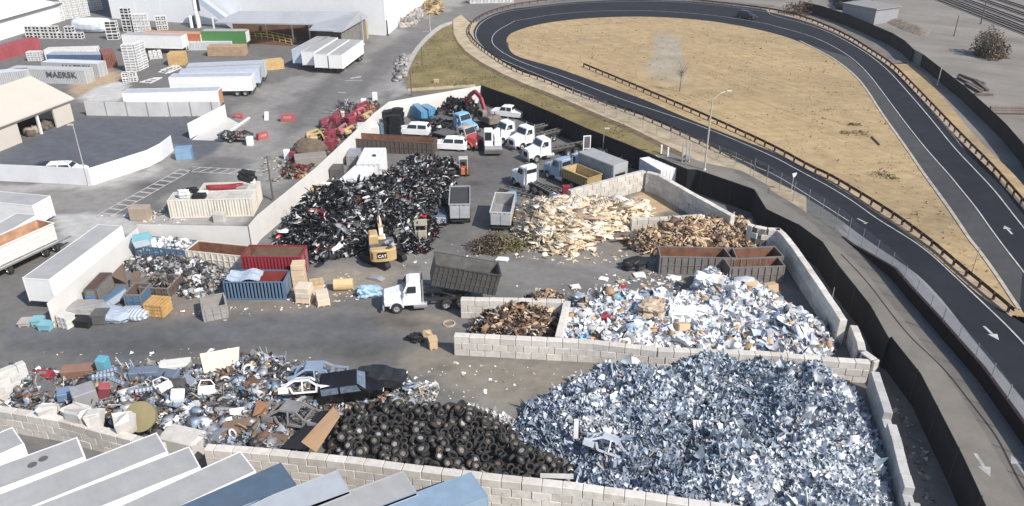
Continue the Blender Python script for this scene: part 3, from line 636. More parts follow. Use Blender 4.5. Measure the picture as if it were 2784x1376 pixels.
class Acc:
    def __init__(s): s.v = []; s.f = []; s.c = []; s.n = 0
    def put(s, V, F, C): s.v.append(V); s.f.append(F+s.n); s.c.append(C); s.n += len(V)
    def scatter(s, tname, pos, size, pal, tilt=.6, jit=.12, asp=(1, 1, 1), svar=.35, bend=.55):
        tv, tf = T_[tname]; n = len(pos)
        if n == 0: return
        sc = size*np.exp(rng.normal(0, svar, n))[:, None]*np.array(asp)[None, :]*rng.uniform(.75, 1.25, (n, 3))
        v = tv[None]+rng.normal(0, jit, (n,)+tv.shape)*np.array([.5, .5, 1.]) if jit else np.repeat(tv[None], n, 0)
        if tname in ('sheet', 'shard'):
            q = rng.normal(0, bend, (n, 4)); x_, y_ = tv[None, :, 0], tv[None, :, 1]
            v[:, :, 2] += 2.*(q[:, 0:1]*x_*x_+q[:, 1:2]*y_*y_+q[:, 2:3]*x_*y_)+.5*q[:, 3:4]*np.sin(6*x_+9*q[:, 0:1])*.6
            sh = rng.uniform(.62, 1.2, (n, 1)); v[:, :, 0] = v[:, :, 0]*(1+(sh-1)*(y_+.5))
        v = v*sc[:, None, :]; Rm = rots(n, tilt); v = np.einsum('nij,nkj->nki', Rm, v)+pos[:, None, :]
        cols = np.array([p[0] for p in pal]); w_ = np.array([p[1] for p in pal], float); w_ /= w_.sum()
        c = cols[rng.choice(len(pal), n, p=w_)]*rng.uniform(.75, 1.2, (n, 1)); c = np.clip(c, 0.004, .85)
        F = (tf[None]+(np.arange(n)*len(tv))[:, None, None]).reshape(-1, 4)
        s.put(v.reshape(-1, 3), F, np.repeat(c, len(tf), 0))
    def build(s, name, mat, origin=(0, 0, 0), smooth=False):
        V = np.concatenate(s.v)-np.array(origin); F = np.concatenate(s.f); C = np.concatenate(s.c)
        me = bpy.data.meshes.new(name); me.vertices.add(len(V)); me.vertices.foreach_set('co', V.astype(np.float32).ravel())
        me.loops.add(F.size); me.loops.foreach_set('vertex_index', F.astype(np.int32).ravel())
        me.polygons.add(len(F)); me.polygons.foreach_set('loop_start', (np.arange(len(F))*4).astype(np.int32)); me.polygons.foreach_set('loop_total', np.full(len(F), 4, np.int32))
        ca = me.color_attributes.new('Col', 'FLOAT_COLOR', 'CORNER')
        ca.data.foreach_set('color', np.repeat(np.concatenate([C, np.ones((len(C), 1))], 1), 4, 0).astype(np.float32).ravel())
        if smooth: me.polygons.foreach_set('use_smooth', np.ones(len(F), bool))
        me.materials.append(mat); me.update(calc_edges=True); me.validate()
        o = bpy.data.objects.new(name, me); COL.objects.link(o); o.location = origin; return o
class Heap:
    """poly: world points; closed: indices of edges that lean on a wall (no fall-off there)"""
    def __init__(s, poly, H, w, closed=(), peaks=(), amp=.3, nsc=3.5, seed=1, z0=0., walls=0.):
        s.poly = [V2(p) for p in poly]; s.H = H; s.w = w; s.closed = set(closed); s.peaks = [(V2(p), h, r) for p, h, r in peaks]; s.amp = amp; s.nsc = nsc; s.seed = seed; s.z0 = z0
        s.bb = (min(p.x for p in s.poly), max(p.x for p in s.poly), min(p.y for p in s.poly), max(p.y for p in s.poly))
    def h(s, X, Y):
        X = np.asarray(X, float); Y = np.asarray(Y, float); d = np.full(X.shape, 1e9); ins = np.zeros(X.shape, bool); n = len(s.poly)
        for i in range(n):
            a, b = s.poly[i], s.poly[(i+1) % n]; dx, dy = b.x-a.x, b.y-a.y
            if i not in s.closed:
                t = np.clip(((X-a.x)*dx+(Y-a.y)*dy)/(dx*dx+dy*dy+1e-9), 0, 1); d = np.minimum(d, np.hypot(X-a.x-t*dx, Y-a.y-t*dy))
            c = ((a.y > Y) != (b.y > Y)) & (X < dx*(Y-a.y)/(dy if abs(dy) > 1e-9 else 1e-9)+a.x); ins ^= c
        e = np.clip(d/s.w, 0, 1); e = np.sin(e*PI/2)
        z = s.H*e*(1+s.amp*fbm(X, Y, s.nsc, s.seed, 3))
        for p, hh, r in s.peaks: z = z+hh*np.exp(-((X-p.x)**2+(Y-p.y)**2)/(r*r))*e
        return np.where(ins, np.maximum(z, 0), 0), ins
    def sample(s, n, minh=0., edge=None):
        out = []
        tot = 0
        while tot < n:
            X = rng.uniform(s.bb[0], s.bb[1], n*2); Y = rng.uniform(s.bb[2], s.bb[3], n*2); z, ins = s.h(X, Y); k = ins & (z >= minh)
            q = np.stack([X[k], Y[k], z[k]+s.z0], 1); out.append(q); tot += len(q)
        return np.concatenate(out)[:n]
    def mound(s, acc, step, col, drop=.12):
        xs_ = np.arange(s.bb[0]-step, s.bb[1]+step, step); ys_ = np.arange(s.bb[2]-step, s.bb[3]+step, step); X, Y = np.meshgrid(xs_, ys_)
        z, ins = s.h(X, Y); v = np.stack([X.ravel(), Y.ravel(), np.where(ins, z-drop, -.05).ravel()+s.z0], 1)
        i = np.arange(X.size).reshape(X.shape); f = np.stack([i[:-1, :-1], i[:-1, 1:], i[1:, 1:], i[1:, :-1]], -1).reshape(-1, 4)
        k = ins.ravel()[f].any(1); f = f[k]; used = np.unique(f); mp = np.zeros(len(v), int); mp[used] = np.arange(len(used))
        acc.put(v[used], mp[f], np.tile(np.array(col), (len(f), 1))*rng.uniform(.7, 1.3, (len(f), 1)))
    def at(s, x, y): return float(s.h(np.array([x]), np.array([y]))[0][0])+s.z0
def heap_tag(o, label, cat): return tag(o, label, cat, None, 'stuff')
M_h_metal = M('scrap_metal', (1, 1, 1), .38, .75, var=.15, scale=3., attr=True)
M_h_paint = M('scrap_paint', (1, 1, 1), .38, .0, var=.15, scale=3., attr=True, spec=.5)
M_h_matt = M('waste_matt', (1, 1, 1), .8, .0, var=.18, scale=3., attr=True)
M_h_mix = M('scrap_mixed', (1, 1, 1), .5, .25, var=.2, scale=3., attr=True)
W1g = [V2(p) for p in W1]; W2b = [V2(p) for p in W2]; W2f = [p-Vector((0, .66, 0)) for p in W2b]
# --- silver sheet-metal heap
W5g = RL('d3', 1330,1750,1175,1273,1090,1000,1000,720,910,500,790,262, z=1.8)
W5i = [V2(p)-Vector((.85, 0, 0)) for p in W5g]
def onW1(px): # point on the front wall's inner line at image column px (source)
    best = min(resample(W1g, 400), key=lambda p: abs(proj((p.x, p.y, 2.4))[0]-px)); return V2(best)
w1a = onW1(1400+430*KZ)
right1 = [p for p in W1g if p.x > w1a.x+.3][:-1]
poly = [w1a]+right1+[V2(P(2700, 1560, 2.0))]+W5i[1:]+[W2f[4], W2f[3], W2f[2], V2(P(1640, 990, 0)), *RL('c3', 560,300,400,360,190,470,60,590,-30,680,60,800,200,860,430,940)]
nW1 = len(right1)
H_alu = Heap(poly, 1.5, 4.2, closed=list(range(0, nW1+1))+[nW1+2+len(W5i)-2, nW1+3+len(W5i)-2, nW1+4+len(W5i)-2], amp=.55, nsc=5, seed=5,
             peaks=[(R('c3', 1000,420,1.5), .9, 3.), (R('d3', 300,700,1.5), .9, 4.), (R('c3', 300,650,1), .5, 2.5), (R('c3', 1500,900,1.5), .6, 3.)])
A = Acc(); H_alu.mound(A, .35, (.30, .34, .40), .07)
pal = [((.36,.42,.50),36),((.45,.51,.58),26),((.64,.66,.69),14),((.27,.32,.38),18),((.20,.24,.30),5),((.36,.34,.31),3)]
palw_ = [((.78,.79,.80),5),((.64,.67,.70),3),((.50,.55,.61),2)]; pald = [((.20,.25,.31),5),((.13,.16,.20),3),((.31,.36,.43),5)]  # paler and darker sheet colours, crowded at chosen spots below
def near(h, n, spots, r):
    """samples of a heap crowding round a few spots, for paler and darker areas"""
    q = h.sample(n*6); w_ = np.zeros(len(q))
    for c in spots: w_ = np.maximum(w_, np.exp(-((q[:, 0]-c.x)**2+(q[:, 1]-c.y)**2)/(r*r)))
    return q[rng.random(len(q)) < w_*.9][:n]
pt = H_alu.sample(14000); pt[:, 2] += rng.uniform(-.08, .10, len(pt)); A.scatter('shard', pt, .23, pal, .55, .10, (1, .6, .55), .4, 1.0)
pt = H_alu.sample(7500); pt[:, 2] += rng.uniform(-.04, .14, len(pt)); A.scatter('sheet', pt, .33, pal, .5, .05, (1, .6, .55), .38, 1.0)
pt = near(H_alu, 2600, [R('d3', *q, 1.5) for q in [(500,420),(700,700),(300,1000),(780,1050),(100,1150),(650,950)]]+[R('c3', *q, 1.5) for q in [(1800,950),(1850,1150),(1300,350),(700,420),(600,600)]], 2.6); pt[:, 2] += rng.uniform(.0, .16, len(pt)); A.scatter('sheet', pt, .38, palw_, .5, .06, (1, .7, .5), .38, .8)
pt = near(H_alu, 4200, [R('c3', *q, 1.5) for q in [(1030,370),(1500,420),(1350,820),(1100,1000),(1700,650),(250,620)]]+[R('d3', *q, 1.5) for q in [(0,560),(250,480),(100,330)]], 2.7); pt[:, 2] += rng.uniform(.0, .13, len(pt)); A.scatter('sheet', pt, .36, pald, .55, .06, (1, .6, .5), .38, 1.)
pt = H_alu.sample(1500); pt[:, 2] += rng.uniform(0, .12, len(pt)); A.scatter('bumper', pt, .55, pal, 1.1, .02, (1, .5, .35), .35)
heap_tag(A.build('sheet_metal_heap', M('silver_scrap', (1, 1, 1), .5, .2, var=.15, scale=2., attr=True), smooth=True), 'huge heap of crumpled bluish silver sheet metal in the front right bay', 'scrap heap')
# --- black bumper heap
poly = RL('b2', 390,725,560,685,690,668,830,640,1060,625,1260,640,1340,520,1400,420,1445,260,1485,90,1490,-20)+RL('b1', 1480,1220)+RL('b1', 1330,1170,1150,1150,1020,1210, z=1.6)+RL('b2', 950,40,800,120,640,200,450,215,250,290,130,420, z=1.6)+RL('b2', 110,560,390,640)
H_blk = Heap(poly, 2.3, 3.6, amp=.3, nsc=6, seed=8, peaks=[(R('b2', 700,330,2.), 1.5, 5.), (R('b2', 1150,150,2.), 1.4, 5.), (R('b2', 450,400,1.), .8, 4)])
A = Acc(); H_blk.mound(A, .5, (.014, .014, .016), .2)
pal = [((.013,.013,.015),58),((.045,.047,.052),20),((.60,.60,.60),8),((.22,.235,.25),12),((.36,.02,.022),.9),((.10,.05,.04),2)]
pt = H_blk.sample(1500); pt[:, 2] += rng.uniform(-.12, .2, len(pt)); A.scatter('bumper', pt, 1.3, pal, .9, .015, (1, .8, .8), .25)
pt = H_blk.sample(600); pt[:, 2] += rng.uniform(0, .2, len(pt)); A.scatter('bumper', pt, 1.25, [((.016,.016,.018),60),((.05,.05,.055),20),((.55,.55,.56),10),((.22,.23,.25),14),((.33,.02,.022),.5)], .6, .01, (1, .9, .3), .3)
pt = H_blk.sample(3200); pt[:, 2] += rng.uniform(-.1, .15, len(pt)); A.scatter('sheet', pt, .42, pal, .8, .06, (1, .6, .5), .35, .7)
pt = H_blk.sample(300); pt[:, 2] += rng.uniform(0, .3, len(pt)); A.scatter('tube', pt, 1.3, pal, 1.1, .0, (1, .03, .03), .3)
heap_tag(A.build('bumper_heap', M_h_paint, smooth=True), 'large heap of mostly black car bumpers in front of the digger', 'scrap heap')
# --- white and blue plastic waste
poly = [p+Vector((0, .05, 0)) for p in W2b[1:5]]+[*RL('d3', 520,90), *RL('d2', 470,1230,300,1120,150,1040,60,985), *RL('c2', 1900,930,1720,890,1600,880,1460,820,1380,830,1300,960,1100,975,900,965,740,930,620,950,480,985), P(1549, 822, 1.5), P(1535, 915, 1.)]
H_pla = Heap(poly, 1.1, 2.2, closed=[0, 1, 2, len(poly)-1, len(poly)-2], amp=.4, nsc=4.5, seed=12, peaks=[(R('c2', 1480,830,.8), 1.2, 1.8), (R('c2', 1050,1080,1), .7, 2.), (R('d2', 200,1180,1.), .5, 2.)])
A = Acc(); H_pla.mound(A, .35, (.30, .30, .31))
pal = [((.78,.78,.78),40),((.62,.63,.64),18),((.42,.43,.45),12),((.42,.50,.60),9),((.16,.27,.45),2.5),((.12,.12,.13),5),((.44,.34,.23),7),((.40,.07,.06),.8),((.55,.27,.10),.8),((.14,.40,.48),.8)]
pt = H_pla.sample(3000); pt[:, 2] += rng.uniform(-.05, .12, len(pt)); A.scatter('sheet', pt, .50, pal, .65, .07, (1, .8, .6), .36, .8)
pt = H_pla.sample(1300); pt[:, 2] += rng.uniform(-.05, .1, len(pt)); A.scatter('bag', pt, .6, pal[:6], .5, .10, (1, .8, .5), .4)
pt = H_pla.sample(3600); A.scatter('shard', pt, .27, pal, 1., .12, (1, .7, .5), .4, .9)
pt = H_pla.sample(120); pt[:, 2] += .1; A.scatter('box', pt, .5, [((.45,.31,.18),3),((.6,.6,.6),1)], .5, .03, (1, .8, .6), .3)
pt = H_pla.sample(120); pt[:, 2] += .15; A.scatter('tube', pt, .8, pal, .8, 0, (1, .05, .05), .3)
heap_tag(A.build('plastic_waste_heap', M_h_matt, smooth=True), 'bright heap of white and blue plastic bags and film between block walls', 'waste heap')
# --- dark brown waste in the small bay
poly = RL('b2', 1600,1215,1700,1150,1830,1100)+RL('c2', 20,1040,200,985,345,965,330,1050,290,1200)+[P(1500, 912, .6), P(1420, 911, 1.), P(1310, 908, 1.)]
H_bro = Heap(poly, 1.2, 1.3, closed=[len(poly)-3, len(poly)-2], amp=.35, nsc=2.5, seed=14)
A = Acc(); H_bro.mound(A, .3, (.10, .075, .055))
pal = [((.16,.10,.07),26),((.34,.22,.13),24),((.06,.045,.04),22),((.50,.38,.26),14),((.65,.62,.58),9),((.22,.22,.22),5)]
pt = H_bro.sample(900); pt[:, 2] += rng.uniform(0, .15, len(pt)); A.scatter('sheet', pt, .5, pal, .8, .2, (1, .6, .5), .4)
pt = H_bro.sample(500); pt[:, 2] += rng.uniform(0, .2, len(pt)); A.scatter('box', pt, .75, pal, .7, .03, (1, .13, .05), .4)
heap_tag(A.build('brown_waste_heap', M_h_matt), 'small heap of dark brown and tan rubbish in the narrow block bay', 'waste heap')
# --- pale timber
poly = RL('b2', 1910,470)+RL('c2', 30,520,110,590,300,650,440,650,620,560,745,480,850,455,860,400,960,385,1030,340,940,250, z=0)+RL('c2', 820,215,640,205,420,225,230,190,80,240,10,300, z=.8)
H_tim = Heap(poly, 1.15, 2.6, amp=.4, nsc=5, seed=17, peaks=[(R('c2', 250,350,1), 1.2, 3.), (R('c2', 480,330,.8), .6, 3)])
A = Acc(); H_tim.mound(A, .4, (.50, .40, .27))
palw = [((.66,.55,.40),30),((.74,.65,.52),26),((.55,.43,.28),18),((.38,.28,.18),7),((.78,.73,.65),13),((.20,.14,.09),5)]
pt = H_tim.sample(2600); pt[:, 2] += rng.uniform(0, .15, len(pt)); A.scatter('box', pt, .6, palw, .4, .02, (1, .10, .04), .4)
pt = H_tim.sample(900); pt[:, 2] += rng.uniform(0, .12, len(pt)); A.scatter('box', pt, .85, palw, .3, .03, (1, .65, .035), .35)
pt = H_tim.sample(80); pt[:, 2] += .12; A.scatter('pallet', pt, 1.1, palw, .4, .0, (1, 1, 1), .08)
pt = H_tim.sample(1500); A.scatter('sheet', pt, .42, palw, .7, .08, (1, .6, .4), .35, .5)
heap_tag(A.build('timber_heap', M_h_matt), 'heap of pale broken timber boards and panels in the rear bay', 'timber heap')
# --- brown wood and brush
poly = RL('c2', 820,520,850,580,930,625,1070,640,1300,640,1600,640,1800,610,1860,580,1750,430,1690,390)+RL('c2', 1560,345,1330,372,1180,400,1000,445,870,480, z=.9)
H_brn = Heap(poly, 1.25, 2.2, amp=.35, nsc=4, seed=21, peaks=[(R('c2', 1200,470,1), .7, 2.5)])
A = Acc(); H_brn.mound(A, .4, (.34, .25, .16))
pal = [((.48,.36,.24),30),((.34,.24,.15),22),((.16,.10,.07),18),((.58,.44,.29),18),((.09,.06,.045),8),((.66,.57,.45),6)]
pt = H_brn.sample(1500); pt[:, 2] += rng.uniform(0, .2, len(pt)); A.scatter('box', pt, .95, pal, .6, .03, (1, .10, .05), .4)
pt = H_brn.sample(1500); pt[:, 2] += rng.uniform(0, .12, len(pt)); A.scatter('sheet', pt, .48, pal, .8, .22, (1, .6, .5), .4)
pt = H_brn.sample(120); pt[:, 2] += .1; A.scatter('box', pt, .6, pal, .6, .04, (1, .8, .6), .3)
heap_tag(A.build('brown_wood_heap', M_h_matt), 'heap of brown weathered wood and brush behind the dark roll-off bins', 'timber heap')
# --- mixed metal scrap, bottom left
poly = RL('a3', 60,505,120,400,200,330,330,270,480,300,560,330,720,330,900,250,1100,270,1250,235,1500,260,1700,220,1937,150,'b3',120,165,260,230,480,260,620,330,1000,330,1200,390,1330,430,1200,500,1000,540)+RL('b3', 880,520,640,560,430,700,330,800, z=.4)+[onW1(700+150*KZ), onW1(700)]+RL('a3', 1590,790,1500,690,1200,690, z=1.2)+RL('a3', 900,660,480,560, z=1.2)
H_mix = Heap(poly, 1.15, 2.2, amp=.45, nsc=3.5, seed=25, closed=[len(poly)-6, len(poly)-5, len(poly)-4, len(poly)-3, len(poly)-2], peaks=[(R('a3', 1300,400,1), .5, 2.5), (R('a3', 700,420,1), .3, 2.)])
A = Acc(); H_mix.mound(A, .35, (.13, .125, .12))
pal = [((.34,.36,.39),22),((.60,.62,.64),13),((.07,.07,.07),28),((.22,.20,.18),14),((.26,.33,.42),12),((.75,.75,.74),7),((.20,.11,.07),8),((.42,.31,.19),4),((.30,.06,.06),.5),((.18,.27,.38),1.2)]
pt = H_mix.sample(2800); pt[:, 2] += rng.uniform(-.05, .2, len(pt)); A.scatter('sheet', pt, .55, pal, .7, .10, (1, .6, .5), .38, .22)
pt = H_mix.sample(2600); pt[:, 2] += rng.uniform(0, .15, len(pt)); A.scatter('shard', pt, .34, pal, 1., .25, (1, .6, .5), .4)
pt = H_mix.sample(800); pt[:, 2] += rng.uniform(0, .3, len(pt)); A.scatter('tube', pt, 1.0, pal, .7, 0, (1, .04, .04), .4)
pt = H_mix.sample(160); pt[:, 2] += rng.uniform(0, .2, len(pt)); A.scatter('box', pt, .6, pal, .7, .03, (1, .7, .6), .3)
pt = H_mix.sample(110); pt[:, 2] += rng.uniform(0, .2, len(pt)); A.scatter('ring', pt, .65, pal, .8, .02, (1, 1, 1), .25)
heap_tag(A.build('mixed_scrap_heap', M_h_mix), 'jumbled heap of grey and white scrap metal beside the front left wall', 'scrap heap')
# --- bags and appliances behind the red bin
poly = RL('a2', 925,745,960,700,1060,665,1250,690,1400,680,1560,700,1600,730,1740,790,1700,840,1640,900,1560,950,1430,980,1330,960,1360,880,1200,830,1040,800)
H_bag = Heap(poly, .75, 1.4, amp=.4, nsc=3, seed=31)
A = Acc(); H_bag.mound(A, .35, (.16, .155, .15))
pal = [((.05,.05,.055),38),((.62,.62,.62),14),((.34,.34,.34),20),((.20,.19,.18),18),((.40,.45,.50),5),((.34,.29,.22),6)]
pt = H_bag.sample(420); pt[:, 2] += rng.uniform(-.05, .1, len(pt)); A.scatter('bag', pt, .42, pal, .6, .09, (1, .8, .7), .35)
pt = H_bag.sample(1300); A.scatter('sheet', pt, .36, pal, .8, .08, (1, .6, .5), .4, .8)
pt = H_bag.sample(110); pt[:, 2] += .1; A.scatter('ring', pt, .55, pal[:1], .9, .0, (1, 1, 1), .15)
heap_tag(A.build('bag_heap', M_h_matt), 'low heap of black and white bags behind the dark open bins', 'waste heap')
# --- aluminium crumbs beside the tyres
poly = RL('b3', 960,480,1040,400,1200,360,1340,370,1360,430,1280,520,1420,560,1620,520,1700,560,1937,640)+RL('c3', 0,700,60,800)+RL('b3', 1937,760,1720,620,1580,560,1400,560,1200,530)
H_cr = Heap(poly, .35, .8, seed=33)
A = Acc(); H_cr.mound(A, .3, (.3, .29, .27), .05)
pal = [((.62,.62,.62),30),((.78,.77,.74),20),((.40,.39,.37),25),((.12,.11,.10),15),((.40,.34,.26),10)]
pt = H_cr.sample(1500); pt[:, 2] += rng.uniform(0, .12, len(pt)); A.scatter('shard', pt, .28, pal, 1., .25, (1, .7, .5), .4)
pt = H_cr.sample(150); A.scatter('bumper', pt, .7, pal, .9, .02, (1, .5, .5), .2)
heap_tag(A.build('crumb_heap', M_h_mix), 'thin spill of pale shredded metal between the tyres and the silver heap', 'scrap heap')
# --- loose litter over the yard
A = Acc(); pal = [((.75,.75,.74),5),((.5,.45,.36),3),((.25,.23,.2),3),((.5,.38,.24),2)]
def litter(poly, n, size, tn='sheet', pp=None):
    h = Heap(poly, .01, 1.); pt = h.sample(n); pt[:, 2] = .03; A.scatter(tn, pt, size, pp or pal, .12, .10, (1, .7, .3), .5)
litter(RL('c2', 0,880,300,870,700,780,900,740,1200,800,1300,920,900,925,400,960), 90, .24)
litter(RL('c2', 620,880,1000,770,1250,840,1280,930,760,910), 36, .5)
litter(RL('b3', 1000,330,1480,180,'c3',500,250,400,340,'b3',1480,500), 90, .14)
litter(RL('a3', 200,120,1900,80,'b3',900,230,400,220,'a3',1200,240), 60, .14)
litter(RL('b2', 1000,620,1500,560,1700,660,1500,900,1100,760), 45, .16)
litter(RL('a2', 1200,1080,1937,1020,'b2',500,1060,500,1000,'a2',1700,1150), 60, .14)
litter(RL('c2', 0,480,700,600,860,620,900,700,300,720,0,660), 120, .26, 'sheet', palw)
litter(RL('b2', 120,900,700,760,900,960,300,1050), 80, .2, 'sheet', palw)
litter(RL('a2', 700,360,1250,300,1420,380,1300,440,900,360), 110, .25)
litter(RL('b1', 20,1200,500,1010,420,1250,'b2',250,60,60,120), 150, .35, 'sheet', [((.45,.43,.40),3),((.12,.11,.10),4),((.25,.2,.15),3),((.6,.58,.55),1)])
litter(RL('a1', 640,860,1500,860,1480,880,640,870), 40, .35, 'sheet', [((.06,.06,.06),3),((.5,.5,.5),1)])
litter(RL('d3', 880,360,1000,440,1200,900,1250,1270,1190,1270,1050,800), 60, .3, 'sheet', [((.35,.33,.30),3),((.15,.14,.13),3)])
heap_tag(A.build('litter', M_h_matt), 'loose litter and flakes scattered over the grey yard floor', 'litter')
# ---------------------------------------------------------------- tyres, every one a thing
M_rub = M('tyre_rubber', (.030, .029, .028), .8, var=.35, scale=2., dirt=.6, dirt_col=(.080, .074, .067)); M_alloy = M('alloy_rim', (.36, .355, .35), .5, .1, var=.15); M_steelrim = M('steel_rim', (.20, .185, .17), .6, .25, var=.3)
M_rustrim = M('rusty_rim', (.17, .11, .08), .8, .1, var=.3)
def tyre_obj(kind):
    mb = MB(); mb.lathe([(.20, -.085), (.27, -.11), (.315, -.10), (.335, -.06), (.335, .06), (.315, .10), (.27, .11), (.20, .085), (.19, 0)], 16, close=True)
    t = mb.build('tyre', M_rub, smooth=True)
    if kind:
        mb = MB(); mb.lathe([(.205, .06), (.19, .03), (.175, -.07)], 16)
        if kind == 1:
            for k in range(8): a = 2*PI*k/8; mb.bar((0, 0, .01), (.19*math.cos(a), .19*math.sin(a), .02), .07, .03)
            mb.lathe([(.06, .0), (.06, .03), (0, .035)], 10)
        else: mb.lathe([(.185, -.03), (.11, .0), (.06, -.02), (0, -.02)], 14)
        mb.build('rim', [None, M_alloy, M_steelrim, M_rustrim][kind], t)
    return t
TY = [tyre_obj(k) for k in range(4)]; TYL = ['worn black tyre without a rim in the tyre heap behind the front wall', 'black tyre on a bright spoked alloy rim in the tyre heap', 'black tyre on a dull grey steel rim in the tyre heap', 'dusty tyre on a rusty brown rim in the tyre heap']
used_proto = [False]*4
poly = [onW1(700+560*KZ)]+[p for p in W1g if onW1(700+560*KZ).x+.2 < p.x < w1a.x]+[w1a]+RL('c3', 430,985,220,900,30,820)+RL('b3', 1937,760,1780,640,1600,560,1560,535,1420,560,1100,540,880,530,700,590,560,680,545,740)
H_ty = Heap(poly, 1.25, 1.6, closed=list(range(0, 1+len([p for p in W1g if onW1(700+560*KZ).x+.2 < p.x < w1a.x]))), amp=.25, nsc=3, seed=41)
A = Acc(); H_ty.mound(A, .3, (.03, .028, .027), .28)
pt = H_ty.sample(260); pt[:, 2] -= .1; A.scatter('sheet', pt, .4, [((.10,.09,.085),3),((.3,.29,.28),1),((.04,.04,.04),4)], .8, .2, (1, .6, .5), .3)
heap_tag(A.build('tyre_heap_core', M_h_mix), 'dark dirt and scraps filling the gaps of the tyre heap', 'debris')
pts = []
for layer, mind in ((0, .52), (1, .64)):
    cand = H_ty.sample(5000); here = []
    for c in cand:
        if all((c[0]-q[0])**2+(c[1]-q[1])**2 > mind*mind for q in here): here.append(c)
        if len(here) > 260: break
    pts += [(c, layer) for c in here]
pts = pts[:292]
for c, layer in pts:
    k = random.choices([0, 1, 2, 3], [40, 17, 39, 4])[0]
    tilt = abs(random.gauss(.5, .4))+(.6 if random.random() < .2 else 0); rot = Matrix.Rotation(random.gauss(0, 1.3), 3, 'Z') @ Matrix.Rotation(tilt, 3, 'X') @ Matrix.Rotation(random.uniform(0, 6), 3, 'Z')
    loc = (c[0], c[1], c[2]+(.02 if layer == 0 else .22)+abs(math.sin(tilt))*.1)
    sc = random.uniform(.82, 1.12)
    if not used_proto[k]: o = TY[k]; used_proto[k] = True
    else: o = dup(TY[k], loc, 0)
    o.location = loc; o.rotation_euler = rot.to_euler(); o.scale = (sc, sc, sc*random.uniform(.85, 1.2)); tag(o, TYL[k], 'tyre', 'tyres in the heap behind the front block wall')
# ---------------------------------------------------------------- kits
M_white = M('white_paint_v', (.80, .80, .79), .45, var=.05, scale=.8, dirt=.18, dirt_col=(.5, .46, .40))
M_roofgrey = M('trailer_roof', (.37, .367, .362), .6, var=.08, scale=.5, dirt=.3, dirt_col=(.28, .27, .255))
add_streak(M_roofgrey, 0, .35, .06, .10); add_streak(M_roofgrey, .2, .5, .5, .07, 8)
M_rustin = M('rusty_inside', (.20, .095, .06), .85, var=.4, scale=1.2, dirt=.5, dirt_col=(.10, .06, .045))
M_blk = M('black_part', (.018, .018, .02), .6, var=.2); M_glass = M('dark_glass', (.025, .03, .035), .08, 0, var=.05, spec=.7)
M_chrome = M('bright_metal', (.60, .60, .60), .3, .7, var=.1); M_grey = M('grey_paint', (.30, .30, .31), .6, var=.15, dirt=.3)
M_dgrey = M('dark_grey_paint', (.115, .112, .11), .65, var=.2, scale=1., dirt=.5, dirt_col=(.15, .10, .07))
M_lamp = M('lamp_clear', (.7, .7, .68), .2, 0, var=.03); M_red = M('red_paint', (.30, .035, .05), .45, var=.15, dirt=.2); M_tail = M('tail_red', (.35, .02, .02), .3)
M_yel = M('yellow_paint', (.50, .355, .175), .5, var=.12, scale=.8, dirt=.35, dirt_col=(.33, .22, .11)); M_blue = M('blue_paint', (.10, .20, .36), .55, var=.15, dirt=.3)
M_wood2 = M('crate_wood', (.58, .43, .24), .85, var=.2, scale=2., wave=(1.2, .12)); M_card = M('cardboard', (.56, .41, .25), .85, var=.1)
M_teal = M('pale_blue_plastic', (.21, .43, .49), .5, var=.08)
def col_mat(name, rgb, dirt=.3, rough=.55, dc=(.16, .11, .08)): return M(name, rgb, rough, var=.12, scale=.9, dirt=dirt, dirt_col=dc)
def frame2(A, B): d = V2(B)-V2(A); return d.length, math.atan2(d.y, d.x)
def corr(mb, L, H, z0, y, out, step=.30, dep=.05, flip=False, x0=0.):
    """corrugated skin along x at y, pushed to the out side"""
    n = max(4, int((L-x0*2)/step)); st = (L-2*x0)/n; xs_ = []
    for i in range(n): a = x0+i*st; xs_ += [(a, 0), (a+st*.34, 0), (a+st*.5, 1), (a+st*.84, 1)]
    xs_.append((L-x0, 0)); vs = []
    for x, k in xs_: vs += [(x, y+out*dep*k, z0), (x, y+out*dep*k, H)]
    mb.add(vs, [(2*i, 2*i+1, 2*i+3, 2*i+2) if flip else (2*i, 2*i+2, 2*i+3, 2*i+1) for i in range(len(xs_)-1)])
